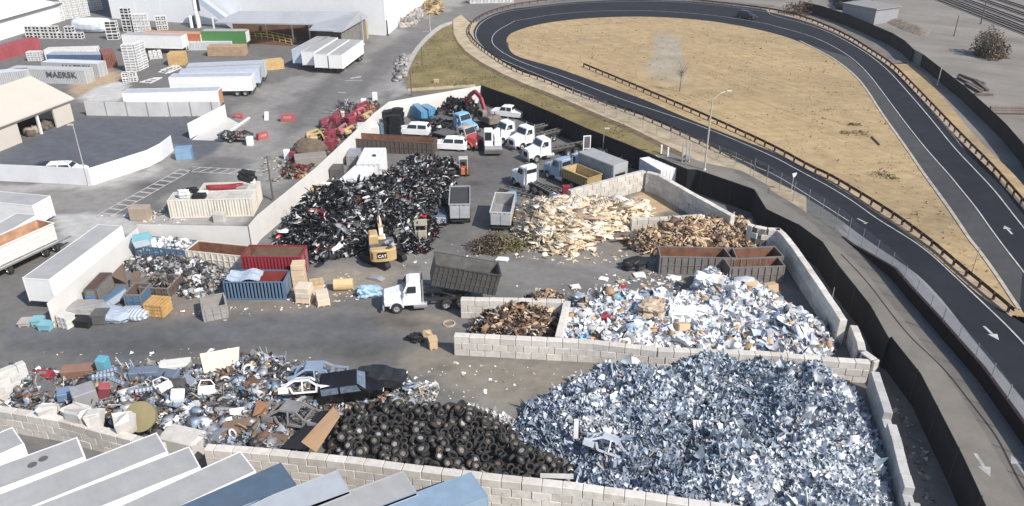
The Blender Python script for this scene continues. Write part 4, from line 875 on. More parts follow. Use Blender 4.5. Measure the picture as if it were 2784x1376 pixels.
def container(name, label, cat, A, B, W, H, mat, open_top=False, inner=None, style='corr', doors='x1', group=None, z0=.12, door_mat=None, roof_mat=None, frame_mat=None):
    L, rz = frame2(A, B); t = thing(name, label, cat, V2(A), rz, group); dm = door_mat or mat; fm = frame_mat or mat; e = .07
    for y, out, nm in ((.05, -1, 'side_wall'), (W-.05, 1, 'side_wall')):
        mb = MB()
        if style == 'corr': corr(mb, L, H-.1, z0, y, out, x0=.1, flip=out > 0); mb.box(.08, y-(.0 if out < 0 else .03), z0, L-.08, y+(.03 if out < 0 else 0), H-.1)
        else:
            mb.box(.05, y-.02, z0, L-.05, y+.02, H-.1); x = .3
            while x < L-.2: mb.box(x-.05, min(y, y+out*.1), z0, x+.05, max(y, y+out*.1), H-.1); x += .62
            mb.box(.05, min(y, y+out*.07), H*.5-.04, L-.05, max(y, y+out*.07), H*.5+.04)
        mb.build(nm, mat, t)
    ends = [('x0', 0.), ('x1', L)]
    for key, x in ends:
        s = 1 if x > 0 else -1
        if key == doors:
            for k in (0, 1):
                mb = MB(); mb.box(x-.05 if s > 0 else x, .1+k*(W-.2)/2+.01, z0, x if s > 0 else x+.05, .1+(k+1)*(W-.2)/2-.01, H-.12); d = mb.build('door', dm, t)
                mb = MB()
                for f in (.35, .65): yy = .1+(k+f)*(W-.2)/2; mb.tube((x+s*.03, yy, z0), (x+s*.03, yy, H-.14), .022, 6)
                mb.build('lock_rod', M_grey, d)
        else:
            mb = MB(); mb.box(x-.05 if s > 0 else x, .08, z0, x if s > 0 else x+.05, W-.08, H-.1)
            y = .35
            while y < W-.2: mb.box(x if s > 0 else x-.06, y-.05, z0, x+.06 if s > 0 else x, y+.05, H-.1); y += .5
            mb.build('end_wall', mat, t)
    mb = MB()
    for x in (0, L-.12):
        for y in (0, W-.12): mb.box(x, y, 0, x+.12, y+.12, H)
    for y in (0., W-.1): mb.box(.12, y, H-.1, L-.12, y+.1, H); mb.box(.12, y+.005, z0-.1, L-.12, y+.095, z0+.04)
    for x in (0., L-.1): mb.box(x, .12, H-.1, x+.1, W-.12, H); mb.box(x+.005, .12, z0-.1, x+.095, W-.12, z0+.04)
    mb.build('frame', fm, t)
    if open_top:
        mb = MB(); mb.box(.1, .1, z0, L-.1, W-.1, z0+.08); mb.box(.1, .10, z0, L-.1, .12, H-.12); mb.box(.1, W-.12, z0, L-.1, W-.10, H-.12); mb.box(.10, .12, z0, .12, W-.12, H-.12); mb.box(L-.12, .12, z0, L-.10, W-.12, H-.12)
        mb.build('lining', inner or M_rustin, t)
    else:
        mb = MB(); n = max(3, int(L/.6)); st = (L-.24)/n
        for i in range(n): x = .12+i*st; mb.box(x, .1, H-.06, x+st*.55, W-.1, H-.01); mb.box(x+st*.55, .1, H-.06, x+st, W-.1, H-.035)
        mb.build('roof', roof_mat or mat, t)
    return t
def wheel_mesh(r=.5, w=.28):
    mb = MB(); Tm = Matrix.Rotation(PI/2, 4, 'X'); mb.lathe([(r*.55, -w/2), (r*.93, -w/2), (r, -w*.35), (r, w*.35), (r*.93, w/2), (r*.55, w/2)], 18, Tm, close=True); me = mb
    rb = MB(); rb.lathe([(r*.56, w*.42), (r*.5, w*.2), (r*.25, w*.12), (r*.2, w*.42), (0, w*.45)], 14, Tm); rb.lathe([(0, -w*.45), (r*.2, -w*.42), (r*.25, -w*.12), (r*.5, -w*.2), (r*.56, -w*.42)], 14, Tm); return me, rb
_wc = {}
def wheel(parent, x, y, r=.5, w=.28, rim=None):
    key = (r, w, (rim or M_chrome).name)
    if key in _wc:
        src = _wc[key]; o = src.copy(); COL.objects.link(o); o.parent = parent; o.location = (x, y, r)
        for c in src.children: c2 = c.copy(); COL.objects.link(c2); c2.parent = o
        return o
    a, b = wheel_mesh(r, w); o = a.build('wheel', M_rub, parent, loc=(x, y, r), smooth=True); b.build('rim', rim or M_chrome, o); _wc[key] = o; return o
def van_trailer(label, A, B, side, L=None, W=2.5, H=3.9, zb=1.1, mat=None, roof=None, rear=0, group=None, wheels=True, door_mat=None, patch=None, name='semi_trailer'):
    """A->B runs along one long edge; side=0: that edge is the right one seen from A to B, side=1: the left one"""
    D, rz = frame2(A, B); L = L or D; d = (V2(B)-V2(A)).normalized(); n = Vector((-d.y, d.x, 0)); o = V2(A) if side == 0 else V2(A)-n*W
    t = thing(name, label, 'trailer', o, rz, group); mat = mat or M_white
    mb = MB(); mb.cbox(.02, .02, zb, L-.02, W-.02, H-.05, .05); mb.build('body', mat, t)
    mb = MB(); mb.box(.05, .05, H-.05, L-.05, W-.05, H-.02)
    mb.build('roof', roof or M_roofgrey, t)
    mb = MB()
    for y in (0., W-.06): mb.box(.0, y, H-.14, L, y+.06, H+.0); mb.box(0, y, zb-.08, L, y+.06, zb+.10)
    for x in (0., L-.07):
        for y in (0., W-.08): mb.box(x, y+.003, zb+.1, x+.07, y+.077, H-.14)
        mb.box(x, .06, H-.13, x+.07, W-.06, H-.01)
    mb.build('trim', M_white if mat is M_white else mat, t)
    xr = 0 if rear == 0 else L; s = -1 if rear == 0 else 1
    for k in (0, 1):
        mb = MB(); mb.box(min(xr, xr+s*.03), .1+k*(W/2-.1)+.01, zb+.1, max(xr, xr+s*.03), W/2+k*(W/2-.1)-.01, H-.16); d_ = mb.build('door', door_mat or mat, t)
        mb = MB()
        for f in (.3, .7): yy = .1+(k+f)*(W/2-.1); mb.tube((xr+s*.05, yy, zb), (xr+s*.05, yy, H-.2), .02, 6)
        mb.build('lock_rod', M_grey, d_)
    if patch:
        pass
    if zb > .6:
        mb = MB(); mb.box(.4, W*.3, zb-.35, L-.4, W*.36, zb-.08); mb.box(.4, W*.64, zb-.35, L-.4, W*.7, zb-.08)
        mb.box(min(xr-s*.1, xr-s*.02), .15, .5, max(xr-s*.1, xr-s*.02), W-.15, .62); mb.box(min(xr-s*.1, xr-s*.02), .5, .62, max(xr-s*.1, xr-s*.02), .6, zb); mb.box(min(xr-s*.1, xr-s*.02), W-.6, .62, max(xr-s*.1, xr-s*.02), W-.5, zb)
        mb.build('chassis', M_dark, t); mb = MB(); xl = xr-s*(L-2.6)
        for y in (.5, W-.6): mb.box(xl-.06, y-.06, .05, xl+.06, y+.06, zb-.06); mb.box(xl-.15, y-.15, 0, xl+.15, y+.15, .05)
        mb.build('landing_gear', M_grey, t)
        if wheels:
            for dx in (1.3, 2.55):
                for y in (.28, W-.28): wheel(t, xr-s*dx, y, .5, .5)
    return t
def loft(mb, secs):
    """secs: (x, half width at base, half width at top, z base, z top, chamfer)"""
    o = len(mb.v)
    for x, wb, wt, zb, zt, c in secs:
        mb.v += [(x, -wb, zb), (x, wb, zb), (x, wt, zt-c), (x, wt-c*1.2, zt), (x, -wt+c*1.2, zt), (x, -wt, zt-c)]
    n = len(secs)
    fs = [tuple(range(5, -1, -1)), tuple(o+(n-1)*6+i for i in range(6))]; fs[0] = tuple(o+i for i in fs[0])
    for i in range(n-1):
        for k in range(6): j = (k+1) % 6; fs.append((o+i*6+k, o+i*6+j, o+(i+1)*6+j, o+(i+1)*6+k))
    mb.f += fs; mb.c += [mb.col]*len(fs)
def truck(label, loc, rz, wb=4.8, cab_mat=None, hood_mat=None, tail=2.2, deck=None, group=None, sleeper=False):
    """origin under the front axle centre, +x forward"""
    t = thing('truck', label, 'truck', loc, rz, group); cm = cab_mat or M_white; hm = hood_mat or cm
    xe = -wb-tail
    mb = MB()
    for y in (-.42, .42): mb.box(xe, y-.05, .72, .75, y+.05, .98)
    for x in np.linspace(xe+.2, -.6, 7): mb.box(x-.06, -.37, .76, x+.06, .37, .94)
    mb.build('chassis', M_dark, t)
    mb = MB(); loft(mb, [(1.10, .62, .52, .75, 1.50, .14), (1.02, .88, .72, .72, 1.68, .16), (.2, .98, .80, .72, 1.82, .16), (-.55, 1.04, .90, .72, 1.95, .14)]); mb.build('hood', hm, t)
    mb = MB(); loft(mb, [(-.52, 1.06, 1.06, .78, 1.94, .02), (-.56, 1.08, 1.06, .78, 1.98, .02), (-.95, 1.08, .96, .78, 2.78, .10), (-1.25, 1.08, .95, .78, 2.88, .12), (-2.05, 1.08, .95, .78, 2.86, .12), (-2.12, 1.04, .92, .82, 2.78, .12)]); mb.build('cab', cm, t)
    mb = MB(); mb.quad((-.545, -.92, 2.02), (-.545, .92, 2.02), (-.90, .84, 2.66), (-.90, -.84, 2.66)); mb.v = [(x+.03, y, z+.015) for x, y, z in mb.v]; mb.build('windshield', M_glass, t)
    for s in (-1, 1):
        mb = MB(); a = [(-.80, s*1.077, 1.98), (-1.72, s*1.077, 1.98), (-1.72, s*1.0, 2.56), (-1.05, s*1.0, 2.56)]; mb.add(a, [(0, 1, 2, 3) if s < 0 else (3, 2, 1, 0)]); mb.v = [(x, y+s*.012, z) for x, y, z in mb.v]; mb.build('side_window', M_glass, t)
        mb = MB(); prof = [(.62*math.cos(a), .55+.60*math.sin(a)) for a in np.linspace(.12, PI-.1, 8)]; prof2 = [(x*.86, z-.02) for x, z in prof[::-1]]
        for i in range(7): mb.add([(prof[i][0], s*.78, prof[i][1]), (prof[i+1][0], s*.78, prof[i+1][1]), (prof[i+1][0], s*1.14, prof[i+1][1]), (prof[i][0], s*1.14, prof[i][1]), (prof2[7-i][0], s*.78, prof2[7-i][1]), (prof2[6-i][0], s*.78, prof2[6-i][1]), (prof2[6-i][0], s*1.14, prof2[6-i][1]), (prof2[7-i][0], s*1.14, prof2[7-i][1])], [(0,1,2,3), (7,6,5,4), (3,2,6,7), (0,4,5,1)])
        mb.build('fender', hm, t, weld=True)
        mb = MB(); mb.cbox(1.0, s*.68-.13, .98, 1.09, s*.68+.13, 1.22, .03); mb.build('headlight', M_lamp, t)
        mb = MB(); mb.tube((-2.6, s*.86, .62), (-1.45, s*.86, .62), .30, 12); mb.build('fuel_tank', M_chrome if s > 0 else M_grey, t)
        mb = MB(); mb.box(-.92, s*1.36-.03, 1.95, -.86, s*1.36+.11*s if s > 0 else s*1.36+.03, 2.4) if s > 0 else mb.box(-.92, s*1.36-.11, 1.95, -.86, s*1.36+.03, 2.4); mb.tube((-.85, s*1.08, 2.2), (-.89, s*1.38, 2.2), .02, 5); mb.build('mirror', M_chrome, t)
        mb = MB(); mb.tube((-2.28, s*.84, .9), (-2.28, s*.84, 3.05), .07, 8); mb.build('exhaust_stack', M_chrome, t)
        mb = MB(); mb.box(xe+.02, s*.68-.3, .2, xe+.05, s*.68+.3, .9); mb.build('mudflap', M_blk, t)
    mb = MB(); mb.cbox(1.08, -1.12, .42, 1.24, 1.12, .74, .05); mb.build('bumper', M_grey if cm is M_white else M_dark, t)
    mb = MB(); mb.box(1.09, -.45, .80, 1.125, .45, 1.38)
    for z in np.arange(.86, 1.36, .09): mb.box(1.125, -.43, z, 1.14, .43, z+.035)
    mb.build('grille', M_blk, t)
    mb = MB()
    if cm is not None: mb.box(-2.135, -.7, 2.05, -2.125, .7, 2.55)
    mb.build('rear_window', M_glass, t)
    for s in (-1, 1):
        wheel(t, 0, s*.95, .5, .30)
        for x in (-wb+.62, -wb-.62): wheel(t, x, s*.83, .5, .55)
    if deck == 'rails':
        mb = MB()
        for y in (-.38, .38): mb.box(xe-.6, y-.07, 1.02, -2.5, y+.07, 1.22)
        for x in np.linspace(xe-.3, -2.9, 8): mb.box(x-.05, -.31, 1.05, x+.05, .31, 1.18)
        mb.build('hoist_frame', M_dgrey, t)
    elif deck == 'flat':
        mb = MB(); mb.box(xe-.4, -1.2, 1.02, -2.45, 1.2, 1.16); mb.build('flatbed', M_dgrey, t)
    return t
def pose_from_wheels(kf, kr, half=1.0):
    """front and rear near-side wheel contact points (px tuples) -> origin under front axle, heading, wheelbase"""
    f = P(*kf); r = P(*kr); d = (f-r); wb = d.length; d.normalize(); left = Vector((-d.y, d.x, 0)); s = 1 if left.y < 0 else -1
    return f-left*half*s, math.atan2(d.y, d.x), wb
def open_box(mb_parent, name, L, W, H, z0, mat, inner, rib=.55, loc=(0, 0, 0), rot=None, inn_name='lining', tail=True):
    mb = MB(); t = .05
    mb.box(0, 0, z0, L, W, z0+.1); mb.box(0, 0, z0+.1, L, t, H); mb.box(0, W-t, z0+.1, L, W, H); mb.box(0, t, z0+.1, t, W-t, H); mb.box(L-t, t, z0+.1, L, W-t, H)
    x = .25
    while x < L-.1: mb.box(x-.05, -.09, z0, x+.05, -.001, H-.08); mb.box(x-.05, W+.001, z0, x+.05, W+.09, H-.08); x += rib
    for z in (z0+.33*(H-z0), z0+.66*(H-z0)): mb.box(.0, -.06, z-.04, L, -.002, z+.04); mb.box(0, W+.002, z-.04, L, W+.06, z+.04)
    mb.box(-.06, -.1, H-.08, L+.06, -.0, H+.04); mb.box(-.06, W, H-.08, L+.06, W+.1, H+.04); mb.box(-.07, 0, H-.08, 0, W, H+.04); mb.box(L, 0, H-.08, L+.07, W, H+.04)
    o = mb.build(name, mat, mb_parent, loc=loc)
    if rot: o.rotation_euler = rot
    mb = MB(); mb.box(t+.005, t+.005, z0+.1, L-t-.005, W-t-.005, z0+.13); mb.box(t+.003, t+.003, z0+.13, L-t-.003, t+.012, H-.01); mb.box(t+.003, W-t-.012, z0+.13, L-t-.003, W-t-.003, H-.01); mb.box(t+.003, t+.012, z0+.13, t+.012, W-t-.012, H-.01); mb.box(L-t-.012, t+.012, z0+.13, L-t-.003, W-t-.012, H-.01)
    mb.build(inn_name, inner, o); return o
def car(label, loc, rz, mat, kind='sedan', glass=True, wheels=True, crush=0., group=None, name='car', cat='car', z=0., gmat=None):
    t = thing(name, label, cat, (loc[0], loc[1], z), rz, group); L = 4.6; mb = MB()
    if kind == 'sedan': prof = [(2.25,.45,.62),(2.2,.78,.70),(1.9,.86,.84),(1.0,.90,.95),(-1.3,.90,.98),(-2.0,.88,.96),(-2.28,.80,.86),(-2.32,.72,.6)]; gh = [(1.05,.82,.74,.93,.98),(.35,.84,.62,.94,1.40),(-.2,.84,.62,.95,1.46),(-.9,.84,.60,.96,1.42),(-1.75,.80,.72,.96,1.0)]
    elif kind == 'suv': prof = [(2.3,.5,.72),(2.25,.82,.86),(1.9,.92,1.02),(1.0,.95,1.10),(-1.6,.95,1.10),(-2.2,.94,1.08),(-2.36,.90,1.0),(-2.38,.85,.65)]; gh = [(1.1,.88,.80,1.08,1.12),(.5,.90,.70,1.09,1.68),(-.4,.90,.70,1.09,1.76),(-2.0,.90,.68,1.08,1.72),(-2.33,.88,.80,1.06,1.12)]
    else: prof = [(2.5,.5,.72),(2.45,.82,.86),(2.1,.92,1.0),(1.2,.95,1.08),(-2.4,.95,1.05),(-2.55,.92,1.0),(-2.57,.85,.65)]; gh = [(1.2,.86,.78,1.06,1.1),(.6,.9,.70,1.07,1.66),(-.2,.9,.70,1.07,1.74),(-.95,.9,.68,1.06,1.70),(-1.15,.88,.82,1.05,1.1)]
    loft(mb, [(x, w, w*.96, .32, zt, .07) for x, w, zt in prof])
    def cr(m):
        if crush: m.v = [(x+random.gauss(0, crush*.5), y+random.gauss(0, crush*.5), zz*(1-crush*1.2*max(0, (zz-.5)))+random.gauss(0, crush*.4)) for x, y, zz in m.v]
    cr(mb); mb.build('body', mat, t)
    mb = MB(); loft(mb, [(x, w, wt, zb, zt, .05) for x, w, wt, zb, zt in gh]); cr(mb); mb.build('roof', mat, t)
    if glass:
        g = gh; gm = gmat or M_glass
        def gl(pts, nm):
            m = MB(); m.add(pts, [(0, 1, 2, 3)]); m.build(nm, gm, t)
        a, b = g[0], g[1]; gl([(a[0]-.03, -a[1]*.86, a[3]+.06), (a[0]-.03, a[1]*.86, a[3]+.06), (b[0]+.05, b[2]*.86, b[4]-.03), (b[0]+.05, -b[2]*.86, b[4]-.03)], 'windshield')
        a, b = g[-1], g[-2]; gl([(a[0]+.02, a[1]*.82, a[3]+.08), (a[0]+.02, -a[1]*.82, a[3]+.08), (b[0]-.06, -b[2]*.84, b[4]-.05), (b[0]-.06, b[2]*.84, b[4]-.05)], 'rear_window')
        x0, x1 = g[1][0], g[-2][0]
        for s in (-1, 1):
            for u, v in ((0., .46), (.52, 1.)):
                xa = x0+(x1-x0)*u; xb = x0+(x1-x0)*v; w0, w1 = g[2][1]+.015, g[2][2]+.03; zb, zt = g[2][3]+.06, g[2][4]-.12
                p = [(xa+(.25 if u == 0 else 0), s*w0*.985, zb), (xb, s*w0*.985, zb), (xb, s*w1, zt), (xa, s*w1, zt)]; m = MB(); m.add(p, [(0, 1, 2, 3) if s < 0 else (3, 2, 1, 0)]); m.build('side_window', gm, t)
    if wheels:
        for x in (1.42, -1.38):
            for s in (-1, 1): wheel(t, x, s*.80, .34, .22)
    for s in (-1, 1):
        x = prof[1][0]; m = MB(); m.cbox(x-.1, s*.62-.16, .56, x+.03, s*.62+.16, .68, .03); m.build('headlight', M_lamp, t)
        x = prof[-2][0]; m = MB(); m.cbox(x-.03, s*.66-.14, .62, x+.1, s*.66+.14, .8, .03); m.build('taillight', M_tail, t)
    return t
def excavator(label, loc, rz, boom_mat, body_mat, track_yaw=0., logo=False, scale=1., pts=None):
    t = thing('excavator', label, 'excavator', loc, rz); t.scale = (scale,)*3; cy, sy = math.cos(track_yaw), math.sin(track_yaw)
    for s in (-1, 1):
        mb = MB(); T = Matrix.Rotation(track_yaw, 4, 'Z') @ Matrix.Translation((0, s*1.15, 0)); prof = [(-1.7, .0), (1.7, 0), (2.05, .22), (2.15, .5), (1.95, .82), (1.7, .9), (-1.7, .9), (-1.95, .82), (-2.15, .5), (-2.05, .22)]
        mb.prism(prof, -.3, .3, T)
        for x in np.arange(-1.8, 1.85, .19): mb.box(x-.05, -.31, .9, x+.05, .31, .94, T)
        mb.build('track', M_blk, t)
    mb = MB(); mb.cbox(-.9, -.8, .35, .9, .8, .95, .1, Matrix.Rotation(track_yaw, 4, 'Z')); mb.tube((0, 0, .9), (0, 0, 1.1), .75, 16); mb.build('undercarriage', M_dark, t)
    mb = MB(); mb.cbox(-1.5, -1.3, 1.12, 1.6, 1.3, 1.95, .08); mb.cbox(-1.5, -1.3, 1.95, -.2, 1.25, 2.15, .06); mb.build('house', M_dgrey, t)
    mb = MB(); n = 12; ring = [(-1.5-.75*math.sin(PI*i/n)**.6, 1.34*math.cos(PI*i/n)) for i in range(n+1)]; vs_ = [(x, y, 1.05) for x, y in ring]+[(x, y, 2.2) for x, y in ring]+[(x+.12, y*.93, 2.32) for x, y in ring]; m = n+1
    fs = [(i, i+1, m+i+1, m+i) for i in range(n)]+[(m+i, m+i+1, 2*m+i+1, 2*m+i) for i in range(n)]+[tuple(range(2*m, 3*m)), tuple(range(m-1, -1, -1)), (0, m, 2*m, 3*m-1, 2*m-1, m-1)]
    mb.add(vs_, fs); cw = mb.build('counterweight', body_mat, t)
    mb = MB(); loft(mb, [(1.75, .5, .45, 1.2, 2.3, .1), (1.55, .5, .45, 1.15, 2.95, .1), (.2, .5, .45, 1.15, 3.0, .1), (.05, .5, .45, 1.15, 2.8, .1)]); mb.v = [(x, y+.78, z) for x, y, z in mb.v]; mb.build('cab', body_mat, t)
    mb = MB(); mb.quad((1.77, .38, 1.6), (1.77, 1.18, 1.6), (1.6, 1.14, 2.8), (1.6, .42, 2.8)); mb.build('windshield', M_glass, t)
    mb = MB(); mb.quad((.25, 1.29, 1.8), (1.5, 1.29, 1.8), (1.45, 1.25, 2.8), (.3, 1.25, 2.8)); mb.build('side_window', M_glass, t)
    q = pts or [(1.2, 1.8), (2.6, 3.9), (4.2, 4.7), (6.2, 4.3)]
    mb = MB()
    for (xa, za), (xb, zb) in zip(q, q[1:]): mb.bar((xa, -.1, za), (xb, -.1, zb), .42, .62)
    mb.build('boom', boom_mat, t)
    xe, ze = q[-1]; mb = MB(); mb.bar((xe-.3, -.1, ze+.5), (xe+1.5, -.1, ze-2.0), .34, .5); mb.build('stick', M_grey if boom_mat is not M_red else M_red, t)
    mb = MB(); mb.tube((2.0, -.1, 2.2), (3.2, -.1, 3.7), .11, 8); mb.tube((3.6, -.1, 5.1), (xe-.2, -.1, ze+.6), .10, 8); mb.build('hydraulic_ram', M_chrome, t)
    mb = MB()
    for a in range(5):
        A2 = 2*PI*a/5; c, s = math.cos(A2), math.sin(A2); b = Vector((xe+1.55, -.1, ze-2.2)); p = [b+Vector((c*.15, s*.15, 0)), b+Vector((c*.65, s*.65, -.35)), b+Vector((c*.6, s*.6, -.85)), b+Vector((c*.2, s*.2, -1.25))]
        for u, v in zip(p, p[1:]): mb.bar(u, v, .22, .12)
    mb.build('grapple', M_dark, t)
    mb = MB(); mb.tube((-.9, -.6, 2.15), (-.9, -.6, 2.75), .07, 8); mb.build('exhaust', M_dark, t)
    return t, cw
def text_mesh(name, body, size, mat, parent, M4, depth=.012, spacing=1., sx=1.):
    cu = bpy.data.curves.new('lettering', 'FONT'); cu.body = body; cu.size = size; cu.extrude = depth; cu.align_x = 'CENTER'; cu.align_y = 'CENTER'; cu.space_character = spacing; cu.offset = size*.018
    ob = bpy.data.objects.new('lettering', cu); COL.objects.link(ob); dg = bpy.context.evaluated_depsgraph_get(); me = bpy.data.meshes.new_from_object(ob.evaluated_get(dg))
    bpy.data.objects.remove(ob); me.name = name; me.transform(M4 @ Matrix.Diagonal((sx, 1, 1, 1))); me.materials.clear(); me.materials.append(mat)
    o = bpy.data.objects.new(name, me); COL.objects.link(o); o.parent = parent; return o
def crate(name, label, cat, k, pA, pB, W, H, mat, z=0., slats=True, group=None, pos=None, tiltx=0., tilty=0.):
    A, B = (P(*pA), P(*pB)) if k is None else (R(k, *pA), R(k, *pB)); L, rz = frame2(A, B); t = thing(name, label, cat, (A.x, A.y, z), rz, group); t.rotation_euler = (tiltx, tilty, rz)
    mb = MB(); mb.cbox(.03, .03, .1, L-.03, W-.03, H-.02, .02); mb.build('body', mat, t)
    mb = MB()
    if slats:
        for z_ in np.linspace(.12, H-.12, max(2, int(H/.3))):
            mb.box(0, -.005, z_-.07, L, .028, z_+.07); mb.box(L-.028, .03, z_-.07, L+.005, W, z_+.07); mb.box(-.005, .03, z_-.07, .028, W, z_+.07)
        for x in (.12, L/2, L-.12): mb.box(x-.06, -.03, .02, x+.06, -.007, H)
        for y in np.arange(.1, W, .22): mb.box(0, y, H-.02, L, y+.14, H+.01)
    else:
        mb.box(-.01, -.01, H-.12, L+.01, W+.01, H+.0)
        for x in (.1, L-.2): m2 = MB(); m2.box(x, .02, 0, x+.1, W-.02, .1); m2.build('skid', mat, t)
    mb.build('slats' if slats else 'lid', mat, t); return t
def blob(name, label, cat, k, x, y, sx, sy, sz, mat, n=3, jit=.08, z=0., seed=0, group=None):
    """crumpled bundle: dense cube-sphere pushed about by noise"""
    p = R(k, x, y); v, f = grid_t(6); mb = MB(); r = random.Random(seed+int(x))
    ph = [r.uniform(0, 6) for _ in range(9)]
    for ax in range(3):
        for sg in (-1, 1):
            q = np.zeros_like(v); q[:, (ax+1) % 3] = v[:, 0]; q[:, (ax+2) % 3] = v[:, 1]; q[:, ax] = .5*sg
            nn = np.linalg.norm(q, axis=1, keepdims=True); q = q*(.5/nn*.75+.25)
            w_ = 1+jit*(np.sin(q[:, 0]*9+ph[0])+np.sin(q[:, 1]*11+ph[1])+np.sin(q[:, 2]*13+ph[2])+.8*np.sin((q[:, 0]+q[:, 1])*23+ph[3])+.6*np.sin((q[:, 1]-q[:, 2])*31+ph[4]))
            q = q*w_[:, None]; mb.add([(a*sx, b*sy, max(0, c+.42)*sz) for a, b, c in q], [tuple(i) for i in (f if sg > 0 else f[:, ::-1])])
    o = mb.build(name, mat, loc=(p.x, p.y, z)); o.rotation_euler = (0, 0, r.uniform(-.5, .5)); return tag(o, label, cat, group)
# ---------------------------------------------------------------- trailers parked along the bottom edge
M_tblue = col_mat('blue_trailer', (.085, .125, .18), .35); M_tblue2 = col_mat('light_blue_trailer', (.23, .32, .42), .25); M_tgrey = M('pale_grey_trailer', (.40, .425, .46), .5, var=.07, dirt=.2, dirt_col=(.35, .33, .3))
for lab, far, near, mat, roof in [
    ('white trailer cut by the left edge below the low wall', ('a3', 180, 802), ('a3', 0, 880), None, None),
    ('white trailer whose grey roof shows two dark patches', ('a3', 638, 902), ('a3', 0, 1140), None, None),
    ('long white trailer reaching farthest up to the low block wall', ('a3', 1262, 862), ('a3', 260, 1268), None, None),
    ('white trailer with a bright end strip left of the dark gap', ('a3', 1508, 978), ('a3', 800, 1262), None, None),
    ('white trailer parked directly left of the dark blue roof', ('a3', 1926, 1008), ('a3', 1385, 1262), None, None),
    ('trailer with a scuffed dark blue roof below the rusty plates', ('b3', 292, 1106), ('b3', 0, 1238), M_tblue, M_tblue),
    ('pale bluish grey trailer right of the dark blue one', ('b3', 706, 1178), ('b3', 470, 1272), M_tgrey, M_tgrey),
    ('pale grey trailer left of the light blue trailer', ('b3', 1212, 1190), ('b3', 980, 1278), M_tgrey, M_roofgrey),
    ('light blue trailer at the foot of the front wall', ('b3', 1738, 1198), ('b3', 1508, 1288), M_tblue2, M_tblue2)]:
    t = van_trailer(lab, V2(R(*far, 4.0)), V2(R(*near, 4.0)), 1, 13.5, 2.2, 4.0, 1.15, mat, roof, 0, 'trailers parked below the front wall')
    if 'two dark' in lab:
        for x, y in ((2.6, 1.1), (2.0, .9)): mb = MB(); mb.lathe([(.28, -.02), (.26, .012), (0, .014)], 9); mb.build('roof_patch', M_dgrey, t, loc=(x, y, 4.0-.015))
# ---------------------------------------------------------------- middle left: bins, containers, crates
M_cred = col_mat('crimson_container', (.26, .03, .045), .3); M_cblue = col_mat('steel_blue_container', (.10, .17, .26), .3); M_cgrey = col_mat('grey_steel_bin', (.20, .19, .185), .5, .7)
M_cream = M('cream_steel', (.66, .62, .54), .6, var=.06, dirt=.25, dirt_col=(.42, .34, .26)); M_brownrust = col_mat('brown_rust_bin', (.13, .095, .08), .5, .8)
M_lblue = M('dusty_blue_tarp', (.36, .42, .50), .8, var=.12)
container('open_container', 'crimson open top container beside the wrapped pallets', 'container', P(654, 697, 2.4), P(816, 699, 2.4), 2.44, 2.4, M_cred, True, M_rustin, 'corr', 'x1')
c_blue = container('open_container', 'blue open top container in front of the crimson one', 'container', P(614, 816), P(779, 816), 2.3, 1.85, M_cblue, True, col_mat('red_rust_inside', (.26, .05, .045), .4), 'corr', 'x1')
L_, rz_ = frame2(P(654, 697, 2.4), P(816, 699, 2.4)); a_ = P(654, 697, 2.4); mb = MB(); v, f = grid_t(8); mb.add([(x*4.6+3.1, y*2.0+1.3, .05*math.sin(x*7+y*3)) for x, y, z in v], [tuple(i) for i in f]); o = mb.build('ply_sheet', M('brown_ply', (.13, .08, .05), .85, var=.3, dirt=.5), loc=(a_.x, a_.y, 2.12)); o.rotation_euler = (0, 0, rz_); tag(o, 'brown weathered sheet lying inside the crimson container', 'sheet')
p = P(640, 786, 1.85); mb = MB(); v, f = grid_t(8); mb.add([(x*2.9, y*2.0, .12*math.sin(x*9)+.08*math.sin(y*14+x*5)+.06) for x, y, z in v], [tuple(i) for i in f]); L_, rz_ = frame2(P(614, 816), P(779, 816)); a_ = P(614, 816)
o = mb.build('tarp', M_lblue, loc=(a_.x+1.65, a_.y+1.15, 1.84)); o.rotation_euler = (0, 0, rz_); tag(o, 'pale blue tarp lying over the left half of the blue container', 'tarp')
container('roll_off_bin', 'cream open bin with a rusty inside beside the crimson container', 'bin', P(502, 681, 1.5), P(660, 697, 1.5), 2.3, 1.5, M_cream, True, M_rustin, 'rib', None)
bw = container('roll_off_bin', 'blue open bin heaped with pale waste by the white fence', 'bin', P(363, 668, 1.5), P(502, 681, 1.5), 2.3, 1.5, M_cblue, True, M_rustin, 'rib', None)
a, b = V2(P(363, 668, 1.5)), V2(P(502, 681, 1.5)); d = (b-a).normalized(); n = Vector((-d.y, d.x, 0))
hh = Heap([a+d*.2+n*.2, b-d*.2+n*.2, b-d*.2+n*2.1, a+d*.2+n*2.1], .7, .9, seed=4, z0=1.05); A = Acc(); hh.mound(A, .3, (.4, .4, .4))
pal = [((.75,.75,.75),6),((.5,.52,.55),3),((.2,.25,.32),1),((.1,.1,.1),1)]; pt = hh.sample(140); A.scatter('bag', pt, .5, pal, .6, .08, (1, .8, .7), .3); pt = hh.sample(200); A.scatter('sheet', pt, .5, pal, .7, .2, (1, .7, .5), .3)
heap_tag(A.build('bin_waste', M_h_matt), 'pale bags and scraps heaped in the blue bin', 'waste')
def hollow_box(name, label, cat, k, x, y, sx, sy, sz, mat, z, rot, inner=None):
    p = R(k, x, y, z); t = thing(name, label, cat, p); t.rotation_euler = rot; mb = MB(); e = .05
    mb.cbox(-sx/2, -sy/2, 0, sx/2, sy/2, sz, .03); mb.build('body', mat, t)
    mb = MB(); mb.box(-sx/2+.08, -sy/2-.02, sz*.12, sx/2-.08, -sy/2-.001, sz*.88); mb.build('door', inner or mat, t)
    return t
